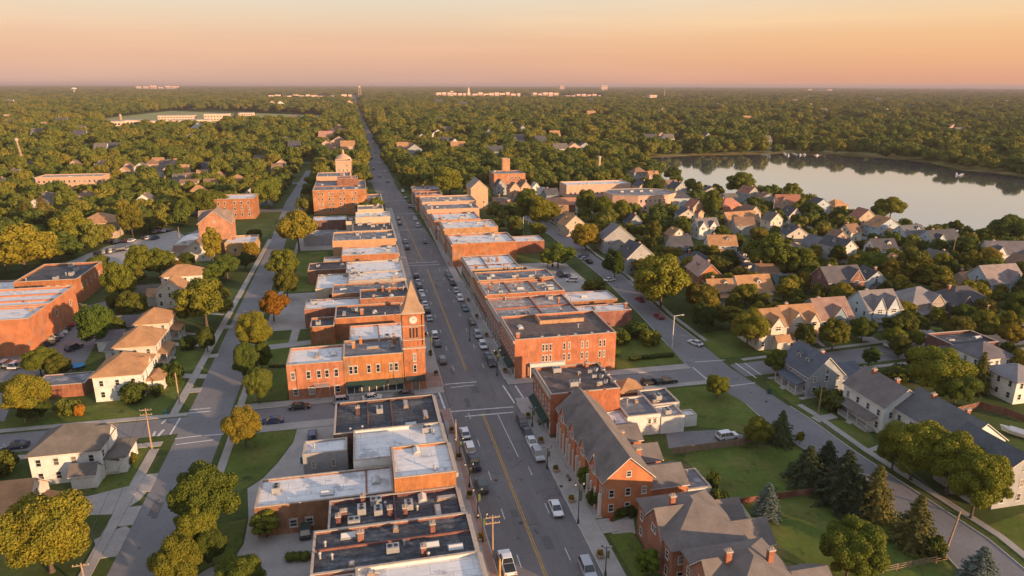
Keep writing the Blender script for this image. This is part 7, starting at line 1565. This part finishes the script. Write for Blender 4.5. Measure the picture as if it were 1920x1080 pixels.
x, y = g(140, 176); h_ = zat(x, y, 164); o = empty('water_tower', (x, y, 0)); tag(o, 'white water tower above the left horizon woods', 'water tower'); a = MB(); a.cyl(0, 0, 0, h_ * .6, 5, 3, n=10); a.build('stem', 'trim', o); a = MB(); a.cyl(0, 0, h_ * .6, h_ * .75, 3, 17, n=16); a.cyl(0, 0, h_ * .75, h_ * .9, 17, 17, n=16); a.cyl(0, 0, h_ * .9, h_, 17, 4, n=16); a.build('tank', 'trim', o)
x, y = g(1245, 187); h_ = zat(x, y, 166); o = empty('thin_mast', (x, y, 0)); tag(o, 'thin dark mast right of the orange tower block', 'mast'); a = MB(); a.cyl(0, 0, 0, h_, 4, 2, n=6); a.build('shaft', 'rust', o)
# lake: jetties and boats
def jetty(p, q, lb):
    a_ = Vector(p); b_ = Vector(q); o = empty('jetty', (a_.x, a_.y, 0)); tag(o, lb, 'jetty'); d = b_ - a_; n = Vector((-d.y, d.x)).normalized() * 1.0; m_ = MB(); m_.prism([tuple(n), tuple(d + n), tuple(d - n), tuple(-n)], .55, .7); m_.build('deck', 'trim', o); m_ = MB()
    for k in range(5): c = d * k / 4; m_.cyl(c.x, c.y, 0, .55, .14, n=6)
    m_.build('post', 'wood', o)
jetty(g(1470, 287.5), g(1474, 291.5), 'pale jetty at the far shore, left'); jetty(g(1486, 288), g(1494, 291), 'longer pale jetty at the far shore'); jetty(g(1805, 327), g(1798, 331), 'short jetty at the right shore')
def boat(p, lb, L_=6, rz=0, c=(.7, .7, .68), grp=None):
    o = empty('moored_boat', (*p, .02), rz); tag(o, lb, 'boat', grp); w_ = L_ * .17; m_ = MB()
    m_.add([(-L_ / 2, -w_, .9), (L_ * .2, -w_, .9), (L_ / 2, 0, 1.1), (L_ * .2, w_, .9), (-L_ / 2, w_, .9), (-L_ / 2, -w_ * .7, 0), (L_ * .2, -w_ * .6, 0), (L_ * .42, 0, .1), (L_ * .2, w_ * .6, 0), (-L_ / 2, w_ * .7, 0)],
           [(0, 1, 2, 3, 4), (5, 9, 8, 7, 6), (0, 5, 6, 1), (1, 6, 7, 2), (2, 7, 8, 3), (3, 8, 9, 4), (4, 9, 5, 0)]); m_.build('hull', 'wall', o, c); m_ = MB(); m_.box(-L_ * .15, L_ * .15, -w_ * .6, w_ * .6, .93, 1.9); m_.build('cabin', 'wall', o, (.5, .52, .55))
for k, (px, py) in enumerate([(1500, 291), (1508, 290.5), (1532, 292), (1478, 292), (1793, 328)]): boat(g(px, py), '%s white boat from the left off the far shore' % ORD[(1, 2, 3, 0)[k]] if k < 4 else ['pale boat by the right hand jetty', 'pale boat farther out at the right hand shore'][k - 4], 2.7, rf.uniform(0, 3), grp='white boats off the far shore' if k < 4 else 'pale boats at the right hand shore')
o = empty('covered_boat', (*g(1908, 818), .3), R(120)); tag(o, 'white covered boat in the yard at the right edge', 'boat'); m_ = MB(); m_.T = Matrix.Diagonal((1, 1, 1, 1)); m_.add([(-3.4, -1.1, .9), (1.5, -1.1, .9), (3.4, 0, 1.2), (1.5, 1.1, .9), (-3.4, 1.1, .9), (-3.4, -.8, 0), (1.5, -.6, 0), (2.9, 0, .1), (1.5, .6, 0), (-3.4, .8, 0)], [(0, 1, 2, 3, 4), (5, 9, 8, 7, 6), (0, 5, 6, 1), (1, 6, 7, 2), (2, 7, 8, 3), (3, 8, 9, 4), (4, 9, 5, 0)]); m_.build('hull', 'wall', o, W_); m_ = MB(); m_.extx([(-1.1, .95), (1.1, .95), (0, 1.6)], -3.2, 1.6); m_.build('cover', 'wall', o, (.6, .6, .6))
o = empty('white_trailer', (*g(1672, 650), .01), R(15)); tag(o, 'white flat trailer beside the blue bin on the cross street', 'trailer'); m_ = MB(); m_.box(-2.6, 2.6, -1, 1, .6, 1.3); m_.build('body', 'wall', o, W_); m_ = MB(); m_.T = Matrix.Rotation(R(90), 4, 'X'); m_.cyl(0, .35, -1.05, 1.05, .35, n=12); m_.build('wheel', 'tyre', o)
# ------------------------------------------------------------------ haze: the air itself
m = bpy.data.materials.new('haze'); m.use_nodes = True; t = m.node_tree; t.nodes.clear(); ou = t.nodes.new('ShaderNodeOutputMaterial'); pvn = t.nodes.new('ShaderNodeVolumePrincipled')
pvn.inputs['Color'].default_value = (.54, .48, .53, 1); pvn.inputs['Density'].default_value = 8.0e-5; pvn.inputs['Anisotropy'].default_value = 0.0; t.links.new(pvn.outputs[0], ou.inputs['Volume']); M['haze'] = m
a = MB(); a.box(-60100, 70100, -3100, 70100, -1.0, 84.0); o = a.build('haze', 'haze'); o['kind'] = 'stuff'; o['label'] = 'thin warm evening haze over the town and woods'

print('TOPS', max(((o.matrix_world @ Vector(c)).z for o in col.objects if o.type == 'MESH' and o.name != 'haze' for c in o.bound_box), default=0)) if False else None
